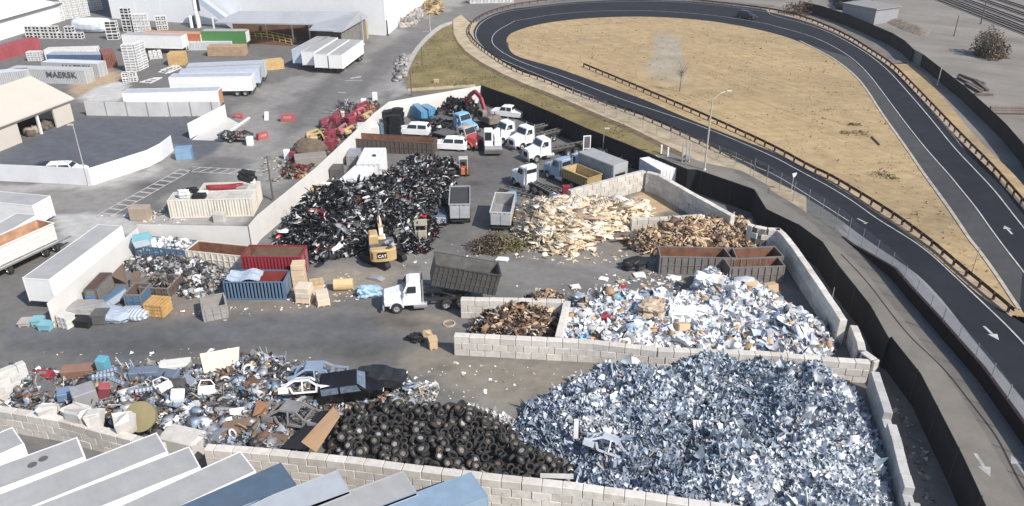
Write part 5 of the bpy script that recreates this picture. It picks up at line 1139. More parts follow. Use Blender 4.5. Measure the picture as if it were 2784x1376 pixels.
hollow_box('chest_freezer', 'pale blue box lying tilted on top of the blue waste bin', 'box', 'a2', 1085, 560, 1.6, 1.1, .95, M_teal, 1.6, (.25, -.15, .2), M('pale_door', (.62, .68, .76), .5))
container('hopper_bin', 'grey steel hopper bin open at the top left of the blue container', 'bin', R('a2', 1535, 1155), R('a2', 1722, 1118), 2.3, 1.3, M('pale_steel', (.33, .32, .31), .6, .1, var=.2, dirt=.4), True, M('pale_dusty_inside', (.30, .285, .265), .85, var=.2), 'rib', None)
crate('wooden_crate', 'orange brown wooden crate standing alone on the yard floor', 'crate', 'a2', (1092, 1110), (1238, 1122), 1.5, 1.25, M('amber_wood', (.50, .31, .12), .8, var=.2, scale=1.5, wave=(1., .15)))
container('open_bin', 'long dark grey bin with a blue front panel at the fence end', 'bin', R('a2', 655, 1018), R('a2', 748, 1018), 3.2, 1.5, M_cgrey, True, M_brownrust, 'rib', None, frame_mat=M_dgrey)
mb = MB(); L_, rz_ = frame2(R('a2', 655, 1018), R('a2', 748, 1018)); a = R('a2', 655, 1018); mb.box(.1, -.16, .1, L_-.1, -.11, .95); o = mb.build('blue_sheet', M_blue, loc=a); o.rotation_euler = (0, 0, rz_); tag(o, 'flat blue panel leaning on the dark grey bin front', 'panel')
container('open_bin', 'small grey bin with a faded blue front beside the amber crate', 'bin', R('a2', 948, 1045), R('a2', 1078, 1048), 2.2, 1.35, M_cblue, True, M_brownrust, 'rib', None, frame_mat=M_cgrey)
container('open_bin', 'wide rust grey bin filled with engine scraps', 'bin', R('a2', 1060, 968), R('a2', 1278, 978), 2.6, 1.1, M_brownrust, True, M_brownrust, 'rib', None, frame_mat=M_cgrey)
a, b = V2(R('a2', 1060, 968)), V2(R('a2', 1278, 978)); d = (b-a).normalized(); n = Vector((-d.y, d.x, 0)); hh = Heap([a+d*.2+n*.2, b-d*.2+n*.2, b-d*.2+n*2.4, a+d*.2+n*2.4], .35, .6, seed=6, z0=.6); A = Acc(); hh.mound(A, .3, (.07, .065, .06))
pal = [((.06,.055,.05),6),((.25,.24,.22),3),((.12,.08,.06),3)]; pt = hh.sample(130); A.scatter('sheet', pt, .45, pal, .8, .2, (1, .7, .5), .3); A.scatter('tube', hh.sample(80), .6, pal, .8, 0, (1, .12, .12), .3); A.scatter('ring', hh.sample(14), .6, pal, .5, 0, (1, 1, 1), .1)
heap_tag(A.build('engine_scrap', M_h_mix), 'dark engine scraps lying in the wide rusty bin', 'scrap')
def plate(name, label, cat, corners, th, mat, attr_lab=None):
    """thick flat piece through four world corners"""
    a, b, c, d = [Vector(q) for q in corners]; n = (b-a).cross(d-a).normalized()*th; o = a.copy(); mb = MB()
    vs_ = [q-o for q in (a, b, c, d)]+[q-o+n for q in (a, b, c, d)]; mb.add(vs_, [(3, 2, 1, 0), (4, 5, 6, 7), (0, 1, 5, 4), (1, 2, 6, 5), (2, 3, 7, 6), (3, 0, 4, 7)])
    ob = mb.build(name, mat, loc=o); return tag(ob, label, cat)
M_brownpl = col_mat('brown_plate', (.17, .125, .095), .4, .8); M_tanpanel = M('tan_board', (.46, .29, .17), .8, var=.08, scale=.6)
plate('steel_plate', 'brown steel plate leaning upright among the dark bins', 'plate', [R('a2', 840, 850, .1), R('a2', 955, 860, .1), R('a2', 925, 705, 2.2), R('a2', 830, 800, 1.4)], .06, M_brownpl)
plate('steel_plate', 'small brown plate leaning beside the larger brown plate', 'plate', [R('a2', 975, 880, .2), R('a2', 1060, 870, .2), R('a2', 1050, 760, 1.6), R('a2', 1000, 770, 1.5)], .06, M_brownpl)
hollow_box('blue_locker', 'faded blue steel locker lying tilted between two bins', 'locker', 'a2', 885, 985, 2.2, .85, .8, M_cblue, .3, (0, -.35, .75), M_lblue)
blob('tarp_bundle', 'flat grey tarp bundle left of the pale blue bundle', 'tarp', 'a2', 660, 1075, 4.2, 2.2, .9, M('grey_tarp', (.30, .29, .28), .85), seed=3, jit=.05)
blob('tarp_bundle', 'pale blue grey sheeted bundle beside the striped tarp', 'tarp', 'a2', 850, 1120, 3.6, 2.2, 1.0, M_lblue, seed=9, jit=.05)
M_str = M('striped_tarp', (.42, .47, .55), .8, wave=(1.1, .45, .5))
blob('striped_tarp', 'blue and white striped tarp bundle beside the amber crate', 'tarp', 'a2', 1010, 1110, 3.0, 1.8, .9, M_str, seed=5, jit=.04)
crate('black_bin', 'open black plastic bin on the yard floor beside the white cage', 'bin', 'a2', (560, 1195), (672, 1205), 1.0, .7, M_blk, slats=False)
crate('grey_box', 'dark grey box between the black bin and the pale bundle', 'box', 'a2', (690, 1180), (800, 1178), 1.3, 1.0, M_dgrey, slats=False)
crate('white_cage', 'white wire cage standing at the end of the cream fence', 'cage', 'a2', (440, 1190), (515, 1212), .95, 1.15, M('white_wire', (.62, .61, .58), .6, var=.1))
crate('blue_crate', 'bright sky blue crate nearest the bottom of its row', 'crate', 'a2', (285, 1222), (383, 1225), .9, .62, M_teal, slats=False)
crate('blue_crate', 'sky blue crate standing behind the other sky blue crate', 'crate', 'a2', (232, 1185), (330, 1180), .9, .55, M_teal, slats=False)
crate('grey_crate', 'pale grey flat crate at the left end of the blue crates', 'crate', 'a2', (135, 1195), (225, 1190), 1.0, .45, M('warm_grey', (.40, .37, .35), .8), slats=False)
plate('orange_board', 'narrow orange brown board beside the white cage', 'board', [R('a2', 402, 1190, .0), R('a2', 428, 1192, .0), R('a2', 425, 1100, 1.0), R('a2', 395, 1102, 1.0)], .05, M_tanpanel)
# wrapped pallets
def pallet_load(label, k, x, y, s, H, mat, rz=.1, top=True):
    p = R(k, x, y); t = thing('pallet_load', label, 'pallet', (p.x, p.y, 0), rz, 'wrapped pallets beside the crimson container'); v, f = T_['pallet']; mb = MB(); mb.add([(a*s, b*s, c*1.2+.07) for a, b, c in v], [tuple(i) for i in f]); mb.build('pallet', M_wood2, t)
    n = max(1, int(H/.45)); mb = MB()
    for i in range(n):
        j = random.uniform(-.03, .03); mb.cbox(-s/2+.04+j, -s/2+.04-j, .16+i*H/n, s/2-.04+j, s/2-.04-j, .16+(i+1)*H/n-.012, .03)
    mb.build('cartons', mat, t)
    if top:
        mb = MB(); mb.add([(a*s*1.02, b*s*1.02, c*.5+.2+H) for a, b, c in v], [tuple(i) for i in f]); mb.build('top_pallet', M_wood2, t)
    return t
M_carton = M('wrapped_carton', (.60, .47, .32), .6, var=.12, scale=1.5, dirt=.3, dirt_col=(.42, .30, .18)); M_carton2 = M('pale_carton', (.64, .55, .44), .6, var=.12, scale=1.5)
pallet_load('tall wrapped pallet load nearest the crimson container', 'b2', 325, 880, 1.25, 2.3, M_carton, .1, False)
pallet_load('wide wrapped pallet load at the corner of the blue container', 'b2', 360, 990, 1.35, 1.45, M_carton2, -.1, False)
pallet_load('wrapped pallet load topped with an empty pallet', 'b2', 455, 930, 1.2, .95, M_carton, .3, True)
pallet_load('short separate pallet load standing nearest the tipping truck', 'b2', 495, 1015, 1.15, 1.1, M_carton2, .35, False)
mb = MB(); mb.tube((-.85, 0, .55), (.85, 0, .55), .55, 18); mb.v = [(x+random.uniform(-.03, .03), y*random.uniform(.95, 1.05), max(0, z*random.uniform(.95, 1.04))) for x, y, z in mb.v]
o = mb.build('foam_roll', M('tan_foam', (.62, .46, .25), .9, var=.12), loc=R('b2', 650, 905)); o.rotation_euler = (0, 0, .1); tag(o, 'fat tan roll of foam lying left of the blue plastic bundle', 'roll')
blob('plastic_bundle', 'shiny blue and white plastic bundle in front of the white truck', 'plastic', 'b2', 835, 950, 2.0, 1.3, .95, M('blue_film', (.34, .50, .66), .25, var=.45, scale=2.5), seed=2, jit=.13)
# tipping truck
loc, rz, wb = pose_from_wheels(S('b2', 1052, 1088), S('b2', 1478, 1058), 1.05)
tt = truck('white tipping truck with a raised black body beside the block wall', loc, rz, wb, M_white, tail=1.6)
bx = open_box(tt, 'dump_body', 5.7, 2.35, 2.05, .0, M('black_ribbed_steel', (.075, .073, .072), .6, .1, var=.25, dirt=.5, dirt_col=(.14, .13, .12)), M('worn_grey_inside', (.16, .155, .15), .7, .2, var=.35), .42, loc=(-3.0-5.55, -1.2, 1.2), rot=(0, -R_(14.5), 0), inn_name='body_lining')
mb = MB(); mb.bar((-2.4, .38, 2.05), (-5.2, .38, 1.0), .1, .16); mb.bar((-2.4, -.38, 2.05), (-5.2, -.38, 1.0), .1, .16); mb.tube((-3.2, 0, .95), (-3.0, 0, 2.0), .12, 8); mb.build('hoist_arm', M_dgrey, tt)
# digger
ex, cw = excavator('tan tracked excavator reaching into the black bumper heap', R('b2', 945, 690), R_(103), M_yel, M_yel, R_(38), pts=[(1.0, 1.8), (2.2, 2.6), (3.6, 2.9), (4.8, 2.5)], scale=.94)
mb = MB(); mb.box(-2.275, -.32, 1.42, -2.262, .62, 2.1); mb.build('logo_plate', M('maroon_plate', (.05, .018, .018), .5), cw)
text_mesh('lettering', 'CAT', .44, M_white, cw, Matrix.Translation((-2.285, .15, 1.68)) @ Matrix(((0, 0, -1, 0), (-1, 0, 0, 0), (0, 1, 0, 0), (0, 0, 0, 1))), .01)
mb = MB(); mb.box(-2.05, .93, 1.3, -1.98, 1.22, 2.0); mb.build('tail_panel', M('maroon_panel', (.10, .02, .02), .5), cw)
mb = MB(); mb.box(1.0, -.5, 2.0, 1.9, .25, 2.2); mb.box(1.35, -.31, 2.2, 1.55, .11, 3.1, Matrix.Translation((0, 0, 0))); mb.build('boom_panel', M_white, ex)
# compact loader, crushed bin, low boxes at the heap's edge
def compact_loader(label, loc, rz, mat, mat2):
    t = thing('compact_loader', label, 'loader', loc, rz); mb = MB(); mb.cbox(-1.1, -.65, .35, .7, .65, 1.15, .08); mb.build('body', mat, t)
    mb = MB()
    for x in (-.75, .5):
        for y in (-.55, .55): mb.box(x-.05, y-.05, 1.15, x+.05, y+.05, 2.1)
    mb.box(-.85, -.65, 2.1, .6, .65, 2.2); mb.build('cab', mat2, t); mb = MB(); mb.box(.62, -.45, 1.25, .65, .45, 2.0); mb.build('windshield', M_glass, t)
    mb = MB(); mb.cbox(-1.25, -.6, .5, -1.1, .6, 1.75, .05); mb.build('rear_panel', mat2, t)
    for s in (-.78, .78):
        mb = MB(); mb.bar((-1.0, s, 1.5), (1.3, s, .8), .12, .2); mb.build('lift_arm', mat, t)
        for x in (-.7, .5): wheel(t, x, s*1.02, .38, .28)
    mb = MB(); mb.prism([(1.2, .1), (1.9, .05), (1.9, .12), (1.35, .2), (1.3, .75), (1.2, .75)], -.85, .85); mb.build('bucket', M_dark, t); return t
compact_loader('small tan loader with a grey cab at the edge of the bumper heap', R('b2', 1235, 540), R_(95), M_blk, M('khaki_paint', (.40, .35, .27), .7, var=.15))
hollow_box('crushed_bin', 'crushed blue grey bin lying between the bumper heap and the tipper', 'bin', 'b2', 1330, 400, 2.4, 1.5, 1.2, M('slate_bin', (.12, .15, .21), .6, var=.3), 0, (.1, .1, .3), M_lblue)
plate('red_strip', 'bright red steel strip on the ground beside the crushed bin', 'strip', [R('b2', 1275, 425, .05), R('b2', 1280, 405, .4), R('b2', 1352, 402, .4), R('b2', 1350, 420, .05)], .1, M_red)
# two open tippers standing side by side
def tipper_trailer(label, A, B, L, H, mat, inner, zf=.85):
    W, rz = frame2(A, B); t = thing('tipper', label, 'tipper', V2(A), rz); o = open_box(t, 'box_body', W, L, H, zf, mat, inner, .5); mb = MB()
    for k in (0, 1): mb.box(.08+k*(W/2-.05), -.13, zf+.05, W/2-.03+k*(W/2-.05), -.10, H-.2)
    mb.build('tailgate', M('steel_gate', (.46, .47, .49), .5, .2, var=.15, dirt=.3), t); mb = MB(); mb.box(.7, .1, .55, .85, L-.2, zf-.01); mb.box(W-.85, .1, .55, W-.7, L-.2, zf-.01); mb.box(.2, .0, .45, W-.2, .12, .6); mb.build('chassis', M_dark, t)
    for y in (.9, 2.1):
        for x in (.15, W-.15):
            w_ = wheel(t, x, y, .48, .4); w_.rotation_euler = (0, 0, PI/2)
    return t
M_tipgrey = M('tipper_grey', (.40, .41, .42), .55, .15, var=.15, dirt=.35, dirt_col=(.2, .17, .15))
tipper_trailer('grey tipper with a dark inside at the end of the bumper heap', R('b2', 1448, 425), R('b2', 1600, 422), 4.9, 2.5, M_tipgrey, M_dgrey)
a = R('b2', 1448, 425); b = R('b2', 1600, 422); d = (b-a).normalized(); n = Vector((-d.y, d.x, 0)); q = [a+d*.12+n*.15, b-d*.12+n*.15, b-d*.12+n*4.75, a+d*.12+n*4.75]
plate('dark_inside_sheet', 'dark sheet standing in for the dark inside of the grey tipper', 'sheet', [Vector((v.x, v.y, 2.3)) for v in q], .05, M('dark_inside_fill', (.05, .05, .053), .9))  # dark sheet stands in for the tipper's dark inside
tipper_trailer('pale empty tipper standing beside the brush and the timber heap', R('b2', 1752, 472), R('b2', 1905, 478), 5.2, 2.3, M('tipper_pale', (.55, .54, .52), .6, .1, var=.15, dirt=.35, dirt_col=(.3, .24, .2)), M('tipper_inside', (.30, .30, .30), .6, .2, var=.2))
# dark roll-off bins on the right
M_rib = M('weathered_rib_steel', (.20, .185, .175), .75, .1, var=.25, scale=1.2, dirt=.4, dirt_col=(.15, .09, .06))
container('roll_off_bin', 'longest dark ribbed roll off bin in front of the brown wood heap', 'bin', P(1790, 744), P(1999, 749), 2.2, 1.85, M_rib, True, M_rustin, 'rib', 'x1')
container('roll_off_bin', 'dark roll off bin farthest back under the curving wall', 'bin', P(1990, 704, 1.8), P(2132, 697, 1.8), 2.2, 1.8, M_rib, True, M_rustin, 'rib', None)
container('roll_off_bin', 'dark roll off bin nearest the white plastic peak', 'bin', P(1979, 774), P(2128, 768), 1.8, 1.75, M_rib, True, M_rustin, 'rib', None)
blob('black_bags', 'heap of black bags at the left end of the long ribbed bin', 'bags', 'c2', 905, 745, 2.4, 1.6, 1.0, M_blk, seed=8, jit=.12)
# cardboard box and small things by the middle wall
crate('cardboard_box', 'tall opened cardboard box at the end of the three course wall', 'box', None, S('b3', 1295, 105), S('b3', 1360, 95), .75, .95, M_card, slats=False)
plate('cardboard_flap', 'cardboard sheet leaning on the tall cardboard box', 'cardboard', [R('b2', 1250, 1262, .5), R('b2', 1330, 1262, .5), R('b2', 1300, 1205, 1.2), R('b2', 1245, 1215, 1.2)], .04, M_card)
blob('black_bag', 'crumpled black bag beside the tall cardboard box', 'bag', 'b3', 1190, 30, 1.5, .9, .6, M_blk, seed=6, jit=.13)
for lab, k, x, y, s, m in [('white foam sheet lying alone behind the tipping truck', 'b2', 1842, 682, 1.1, M_white), ('white foam board on the floor before the plastic heap', 'c2', 450, 888, .9, M_white), ('white foam slab on the floor beside the black bags', 'c2', 935, 800, 1.1, M_white), ('white foam square in the middle of the yard floor', 'c2', 668, 830, .8, M_white)]:
    p = R(k, x, y); mb = MB(); mb.cbox(-s/2, -s*.35, 0, s/2, s*.35, .16, .04); mb.v = [(a+random.uniform(-.08, .08), b+random.uniform(-.08, .08), c) for a, b, c in mb.v]; o = mb.build('foam_sheet', m, loc=p); o.rotation_euler = (0, 0, random.uniform(-.6, .6)); tag(o, lab, 'foam')
mb = MB(); mb.lathe([(.42, .0), (.42, .1), (.55, .1), (.55, 0)], 20, close=True); o = mb.build('hoop', M('dusty_hoop', (.42, .36, .28), .8), loc=R('b2', 1442, 1165)); tag(o, 'pale dusty hoop lying on the brown yard floor', 'hoop')
mb = MB(); mb.prism([(-.9, 0), (.9, 0), (.95, .12), (.4, .3), (-.6, .22)], -.35, .35); o = mb.build('steel_curl', M_grey, loc=R('b2', 885, 828)); o.rotation_euler = (0, 0, -.4); tag(o, 'curved grey steel offcut on the floor below the excavator', 'offcut')
# ---------------------------------------------------------------- big pieces inside the heaps
def on(heap, k, x, y, up=0., zg=1.2):
    p = R(k, x, y, zg)
    for _ in range(6): z = heap.at(p.x, p.y); p = R(k, x, y, z+up)
    return p
def bx(name, label, cat, loc, sx, sy, sz, mat, rot=(0, 0, 0), ribs=0, door=None, group=None):
    t = thing(name, label, cat, loc, 0, group); t.rotation_euler = rot; mb = MB(); mb.cbox(-sx/2, -sy/2, 0, sx/2, sy/2, sz, .04); mb.build('body', mat, t)
    mb = MB()
    if ribs:
        for i in range(ribs): x = -sx/2+(i+.5)*sx/ribs; mb.box(x-sx/ribs*.28, -sy/2-.05, .06, x+sx/ribs*.28, -sy/2-.001, sz-.06); mb.box(x-sx/ribs*.28, -sy/2+.06, sz+.001, x+sx/ribs*.28, sy/2-.06, sz+.04)
        mb.build('fins', door or mat, t)
    else: mb.box(-sx/2+.06, -sy/2-.03, .08, sx/2-.06, -sy/2-.001, sz-.08); mb.build('door', door or mat, t)
    return t
M_fin = M('fin_metal', (.45, .50, .58), .4, .4, var=.15); M_tan = M('cream_panel', (.72, .62, .47), .7, var=.1, scale=.8, dirt=.25, dirt_col=(.45, .33, .2))
bx('brown_cabinet', 'brown flat fronted cabinet standing in the mixed scrap', 'cabinet', on(H_mix, 'a3', 615, 320), 2.3, .9, 1.2, M('brown_board', (.26, .15, .11), .7), (.1, 0, .15))
bx('teal_cabinet', 'teal blue cabinet standing upright beside the brown cabinet', 'cabinet', on(H_mix, 'a3', 795, 265), .75, .7, 1.35, M('teal_paint', (.12, .36, .46), .5), (.1, .05, -.1), door=M_teal)
bx('white_tank', 'white rounded fridge lying on the heap left of the cream crate', 'fridge', on(H_mix, 'a3', 1330, 268), 2.2, 1.0, .95, M('fridge_white', (.68, .67, .63), .5, dirt=.2), (0, 0, .22))
plate('cream_panel', 'large torn cream panel standing up at the back of the scrap', 'panel', [on(H_mix, 'a3', 1535, 275), on(H_mix, 'a3', 1790, 225), R('a3', 1800, 75, 2.6), R('a3', 1502, 128, 2.6)], .12, M_tan)
bx('grey_bin', 'grey square bin half buried at the front of the scrap', 'bin', on(H_mix, 'a3', 650, 500), 1.5, 1.3, 1.3, M_grey, (.05, 0, .65))
for i, (lab, x, y, rot) in enumerate([('finned radiator with pale blue ribs behind the red cabinet', 770, 340, (.5, .2, .5)), ('finned radiator leaning below the teal cabinet', 850, 290, (.6, -.2, .2)), ('finned radiator standing apart left of the white car door', 1120, 400, (.9, 0, .3)), ('dull finned radiator right of the teal cabinet', 930, 350, (.7, .1, -.4))]):
    bx('radiator', lab, 'radiator', on(H_mix, 'a3', x, y), 1.5, .35, .95, M('slate_metal', (.16, .20, .25), .5, .3), rot, 6, M_fin, 'finned radiators in the mixed scrap')
bx('red_cabinet', 'bent red cabinet lying in the mixed scrap', 'cabinet', on(H_mix, 'a3', 770, 460), .7, .6, 1.4, M('faded_red', (.30, .07, .09), .55), (.3, .3, .4))
bx('red_box', 'bright red box at the left end of the scrap', 'box', on(H_mix, 'a3', 345, 320), 1.3, .8, .7, M_red, (.2, 0, -.1))
bx('blue_box', 'dull blue box beside the grey square bin', 'box', on(H_mix, 'a3', 500, 455), 1.1, .9, .65, M('dull_blue', (.16, .24, .36), .5), (.1, .1, .4))
bx('blue_locker', 'slate blue locker lying behind the finned radiator', 'locker', on(H_mix, 'a3', 1090, 300), 2.0, .8, .7, M('slate_locker', (.17, .21, .27), .5, .2), (.1, .05, .2))
bx('blue_locker', 'bent slate blue locker below the white fridge', 'locker', on(H_mix, 'a3', 1270, 310), 1.9, .8, .6, MATS['slate_locker'], (.2, -.1, -.3))
bx('white_slab', 'bright white slab lying near the rusty plates', 'slab', on(H_mix, 'a3', 1800, 575), 1.3, .6, .3, M_white, (.1, .15, .45))
bx('white_washer', 'white square appliance in the middle of the scrap', 'appliance', on(H_mix, 'a3', 1335, 480), .9, .85, .85, M_white, (.3, .2, .3))
plate('grey_sheet', 'long grey steel sheet sloping down beside the wall end', 'sheet', [on(H_mix, 'a3', 190, 330), on(H_mix, 'a3', 390, 460, .2), on(H_mix, 'a3', 430, 370, .9), R('a3', 245, 262, 1.6)], .05, M('steel_sheet', (.27, .265, .26), .55, .2, var=.1))
mb = MB(); mb.lathe([(0, .0), (.98, 0), (1.02, .06), (1.02, .5), (.0, .62)], 28); o = mb.build('tank_end', M('olive_metal', (.24, .205, .11), .7, .1, var=.08), loc=R('a3', 1072, 600, 1.9)); o.rotation_euler = (R_(52), 0, .12); tag(o, 'olive round tank end leaning on the low wall', 'tank end')
for lab, x in [('dark pipe leaning nearest the end of the pale wall', 92), ('second dark pipe leaning on the pale wall', 72)]:
    mb = MB(); a = R('a3', x+45, 430, .2); b = R('a3', x, 195, 2.5); mb.tube((0, 0, 0), b-a, .07, 8); tag(mb.build('pipe', M_dark, loc=a), lab, 'pipe')
M_rpl = col_mat('rusty_plate', (.165, .11, .08), .6, .85)
for lab, pts_, m in [('brown rusty plate lying highest on the left of the front wall', [('a3',1600,800,1.2),('a3',1760,790,1.),('a3',1900,600,1.7),('a3',1690,640,1.7)], M_rpl),
                     ('long grey brown beam plate sloping toward the front wall', [('a3',1700,800,1.),('a3',1850,800,1.),('b3',130,470,1.6),('b3',40,500,1.6)], col_mat('grey_brown_plate', (.21, .175, .145), .4, .8)),
                     ('flat rusty sheet lying below the car frame', [('b3',0,815,1.1),('b3',200,825,1.1),('b3',240,745,1.2),('b3',30,715,1.2)], M_rpl),
                     ('orange tinted steel square among the brown plates', [('a3',1900,600,1.9),('b3',20,580,1.9),('b3',80,500,2.1),('b3',0,480,2.1)], col_mat('orange_rust', (.30, .15, .08), .3, .8)),
                     ('dark rubber sheet sloping beside the long tan board', [('b3',170,840,1.2),('b3',330,850,1.2),('b3',560,560,1.6),('b3',480,560,1.5)], M_blk),
                     ('long smooth tan board sloping onto the tyres', [('b3',330,795,1.3),('b3',440,872,1.3),('b3',620,600,2.2),('b3',575,528,2.2)], M_tanpanel)]:
    plate('steel_plate' if 'board' not in lab and 'rubber' not in lab else ('board' if 'board' in lab else 'rubber_sheet'), lab, 'plate' if 'board' not in lab and 'rubber' not in lab else ('board' if 'board' in lab else 'sheet'), [R(*q) for q in pts_], .07, m)
# wrecks
M_carblk = M('gloss_black', (.012, .012, .014), .18, .1, var=.2, spec=.7, dirt=.3, dirt_col=(.06, .055, .05)); M_carwhite = M('shell_white', (.72, .72, .71), .4, var=.1, dirt=.3, dirt_col=(.3, .25, .2)); M_carblue = M('shell_blue', (.30, .38, .48), .4, .2, var=.15, dirt=.3)
o = car('wrecked shiny black car lying on the scrap heap', on(H_mix, 'b3', 720, 440), R_(8), M_carblk, 'suv', True, False, .05, 'wrecked cars on the scrap', 'wrecked_car', 'car wreck', z=on(H_mix, 'b3', 720, 440).z+.3, gmat=M('sky_tint_glass', (.16, .20, .26), .15, .2, var=.5, scale=2.5)); o.rotation_euler = (R_(16), R_(-4), R_(8))  # sky reflection painted into the window glass colour
p = on(H_mix, 'b3', 940, 360); o = car('crushed black car shell behind the shiny black wreck', p, R_(-4), M('sooty_black', (.03, .03, .032), .4, .2, var=.4), 'sedan', False, False, .10, 'wrecked cars on the scrap', 'wrecked_car', 'car wreck', z=p.z+.1); o.scale = (.8, 1, 1)
def shell(label, loc, rz, mat, rot=None, s=1.):
    t = thing('car_shell', label, 'car wreck', loc, rz, 'wrecked cars on the scrap')
    if rot: t.rotation_euler = rot
    t.scale = (s, s, s); mb = MB()
    for y in (-.8, .8):
        k = .82
        for a, b in (((2.1, .75), (1.0, .95)), ((1.0, .95), (.35, 1.42)), ((.35, 1.42), (-.9, 1.44)), ((-.9, 1.44), (-1.7, .98)), ((-1.7, .98), (-2.2, .9)), ((-.2, .5), (-.25, 1.44)), ((1.0, .95), (.95, .4)), ((.95, .42), (-1.0, .42)), ((-1.0, .42), (-1.25, .95))):
            ya = y*(k if a[1] > 1.2 else 1); yb = y*(k if b[1] > 1.2 else 1); mb.bar((a[0], ya, a[1]), (b[0], yb, b[1]), .10, .16)
    for x, z, w_ in ((.35, 1.42, .66), (-.9, 1.44, .66), (1.0, .95, .8), (-1.7, .98, .8), (2.1, .75, .8)): mb.bar((x, -w_, z), (x, w_, z), .1, .12)
    mb.build('body_frame', mat, t); mb = MB(); loft(mb, [(.3, .62, .6, 1.40, 1.47, .03), (-.85, .62, .6, 1.40, 1.48, .03)]); mb.build('roof', mat, t)
    for y in (-1, 1):
        mb = MB(); mb.box(-2.2, y*.86-.03, .45, -1.35, y*.86+.03, .92); mb.build('fender', mat, t); mb = MB(); mb.box(1.3, y*.86-.03, .5, 2.15, y*.86+.03, .82); mb.build('fender', mat, t)
    mb = MB(); mb.box(-1.9, -.75, .3, 1.9, .75, .38); mb.build('floor_pan', M_dgrey, t); return t
p = on(H_mix, 'b3', 370, 450); shell('white stripped car shell left of the shiny black wreck', (p.x, p.y, p.z+.1), R_(6), M_carwhite, (R_(-26), 0, R_(8)), .82)
p = on(H_mix, 'b3', 470, 350); shell('pale blue stripped car shell behind the white one', (p.x, p.y, p.z+.1), R_(3), M_carblue, (R_(-8), 0, R_(4)), .95)
p = on(H_mix, 'b3', 290, 640, zg=1.); shell('low grey car frame lying before the brown sheet', (p.x, p.y, p.z-.2), R_(10), M('frame_grey', (.30, .29, .28), .5, .3, var=.3), (R_(-6), 0, R_(-12)), .95)
p = on(H_alu, 'c3', 720, 860); shell('silver car frame lying in the silver sheet heap', (p.x, p.y, p.z-.45), R_(-18), M('pale_silver', (.66, .69, .73), .4, .3), (R_(-25), R_(8), R_(-20)), .85)
def car_door(label, loc, rot, mat):
    t = thing('door', label, 'car door', loc); t.rotation_euler = rot; mb = MB(); mb.prism([(-.6, 0), (.55, 0), (.62, .3), (.5, .62), (-.6, .66)], -.07, .07); mb.build('panel', mat, t)
    mb = MB()
    for a, b in (((-.58, .66), (-.4, 1.1)), ((-.4, 1.1), (.25, 1.05)), ((.25, 1.05), (.55, .62))): mb.bar((a[0], 0, a[1]), (b[0], 0, b[1]), .06, .07)
    mb.build('window_frame', mat, t)
p = on(H_mix, 'a3', 1560, 450); car_door('bright white car door lying flat in the scrap', (p.x, p.y, p.z+.2), (R_(-55), 0, R_(12)), M_white)
p = on(H_mix, 'a3', 1400, 370); car_door('silver car door left of the bright white one', (p.x, p.y, p.z+.2), (R_(-65), 0, R_(-35)), M('door_silver', (.5, .53, .57), .35, .5))
p = on(H_mix, 'a3', 1260, 420); car_door('pale grey car door beside the finned radiator', (p.x, p.y, p.z+.2), (R_(-50), 0, R_(55)), M('door_grey', (.60, .61, .62), .4))
p = on(H_alu, 'c3', 440, 760); plate('white_post', 'white slotted post standing up in the silver heap', 'post', [p, p+Vector((.3, 0, 0)), p+Vector((.3, .1, 1.5)), p+Vector((0, .1, 1.5))], .08, M_white)
a = R('c3', 190, 1035, 2.0); plate('truck_bumper', 'grey slotted truck bumper lying between tyres and silver heap', 'bumper', [R('c3', 190, 1060, 1.9), R('c3', 440, 1070, 1.9), R('c3', 440, 1030, 2.1), R('c3', 190, 1025, 2.1)], .1, M('bumper_grey', (.42, .41, .39), .6))
# single bright pieces in the plastic and bumper heaps
for lab, k, x, y, s, m in [('brown cardboard carton beside the divider wall', 'c2', 505, 1075, 1.0, M_card), ('open cardboard carton at the top under the dark bin', 'c2', 1770, 900, 1.1, M_card), ('crushed cardboard carton at the right end under the bin', 'c2', 1925, 920, 1.1, M_card), ('tilted cardboard carton near the front wall of the plastic', 'c2', 1250, 1225, 1.1, M_card), ('small red carton in the middle left of the plastic waste', 'c2', 680, 1125, .7, M_red)]:
    bx('carton', lab, 'carton', on(H_pla, k, x, y, -.1), s, s*.8, s*.7, m, (random.uniform(-.3, .3), random.uniform(-.3, .3), random.uniform(-.6, .6)))
def ball(label, k, x, y, r, m):
    mb = MB(); n = 10; mb.lathe([(r*math.cos(a), r*math.sin(a)) for a in np.linspace(-PI/2, PI/2, 9)], 14); o = mb.build('ball', m, loc=on(H_pla, k, x, y, .2), smooth=True); tag(o, label, 'ball')
ball('bright blue ball below the red sheet on the plastic heap', 'c2', 768, 965, .38, M('ball_blue', (.16, .42, .60), .4))
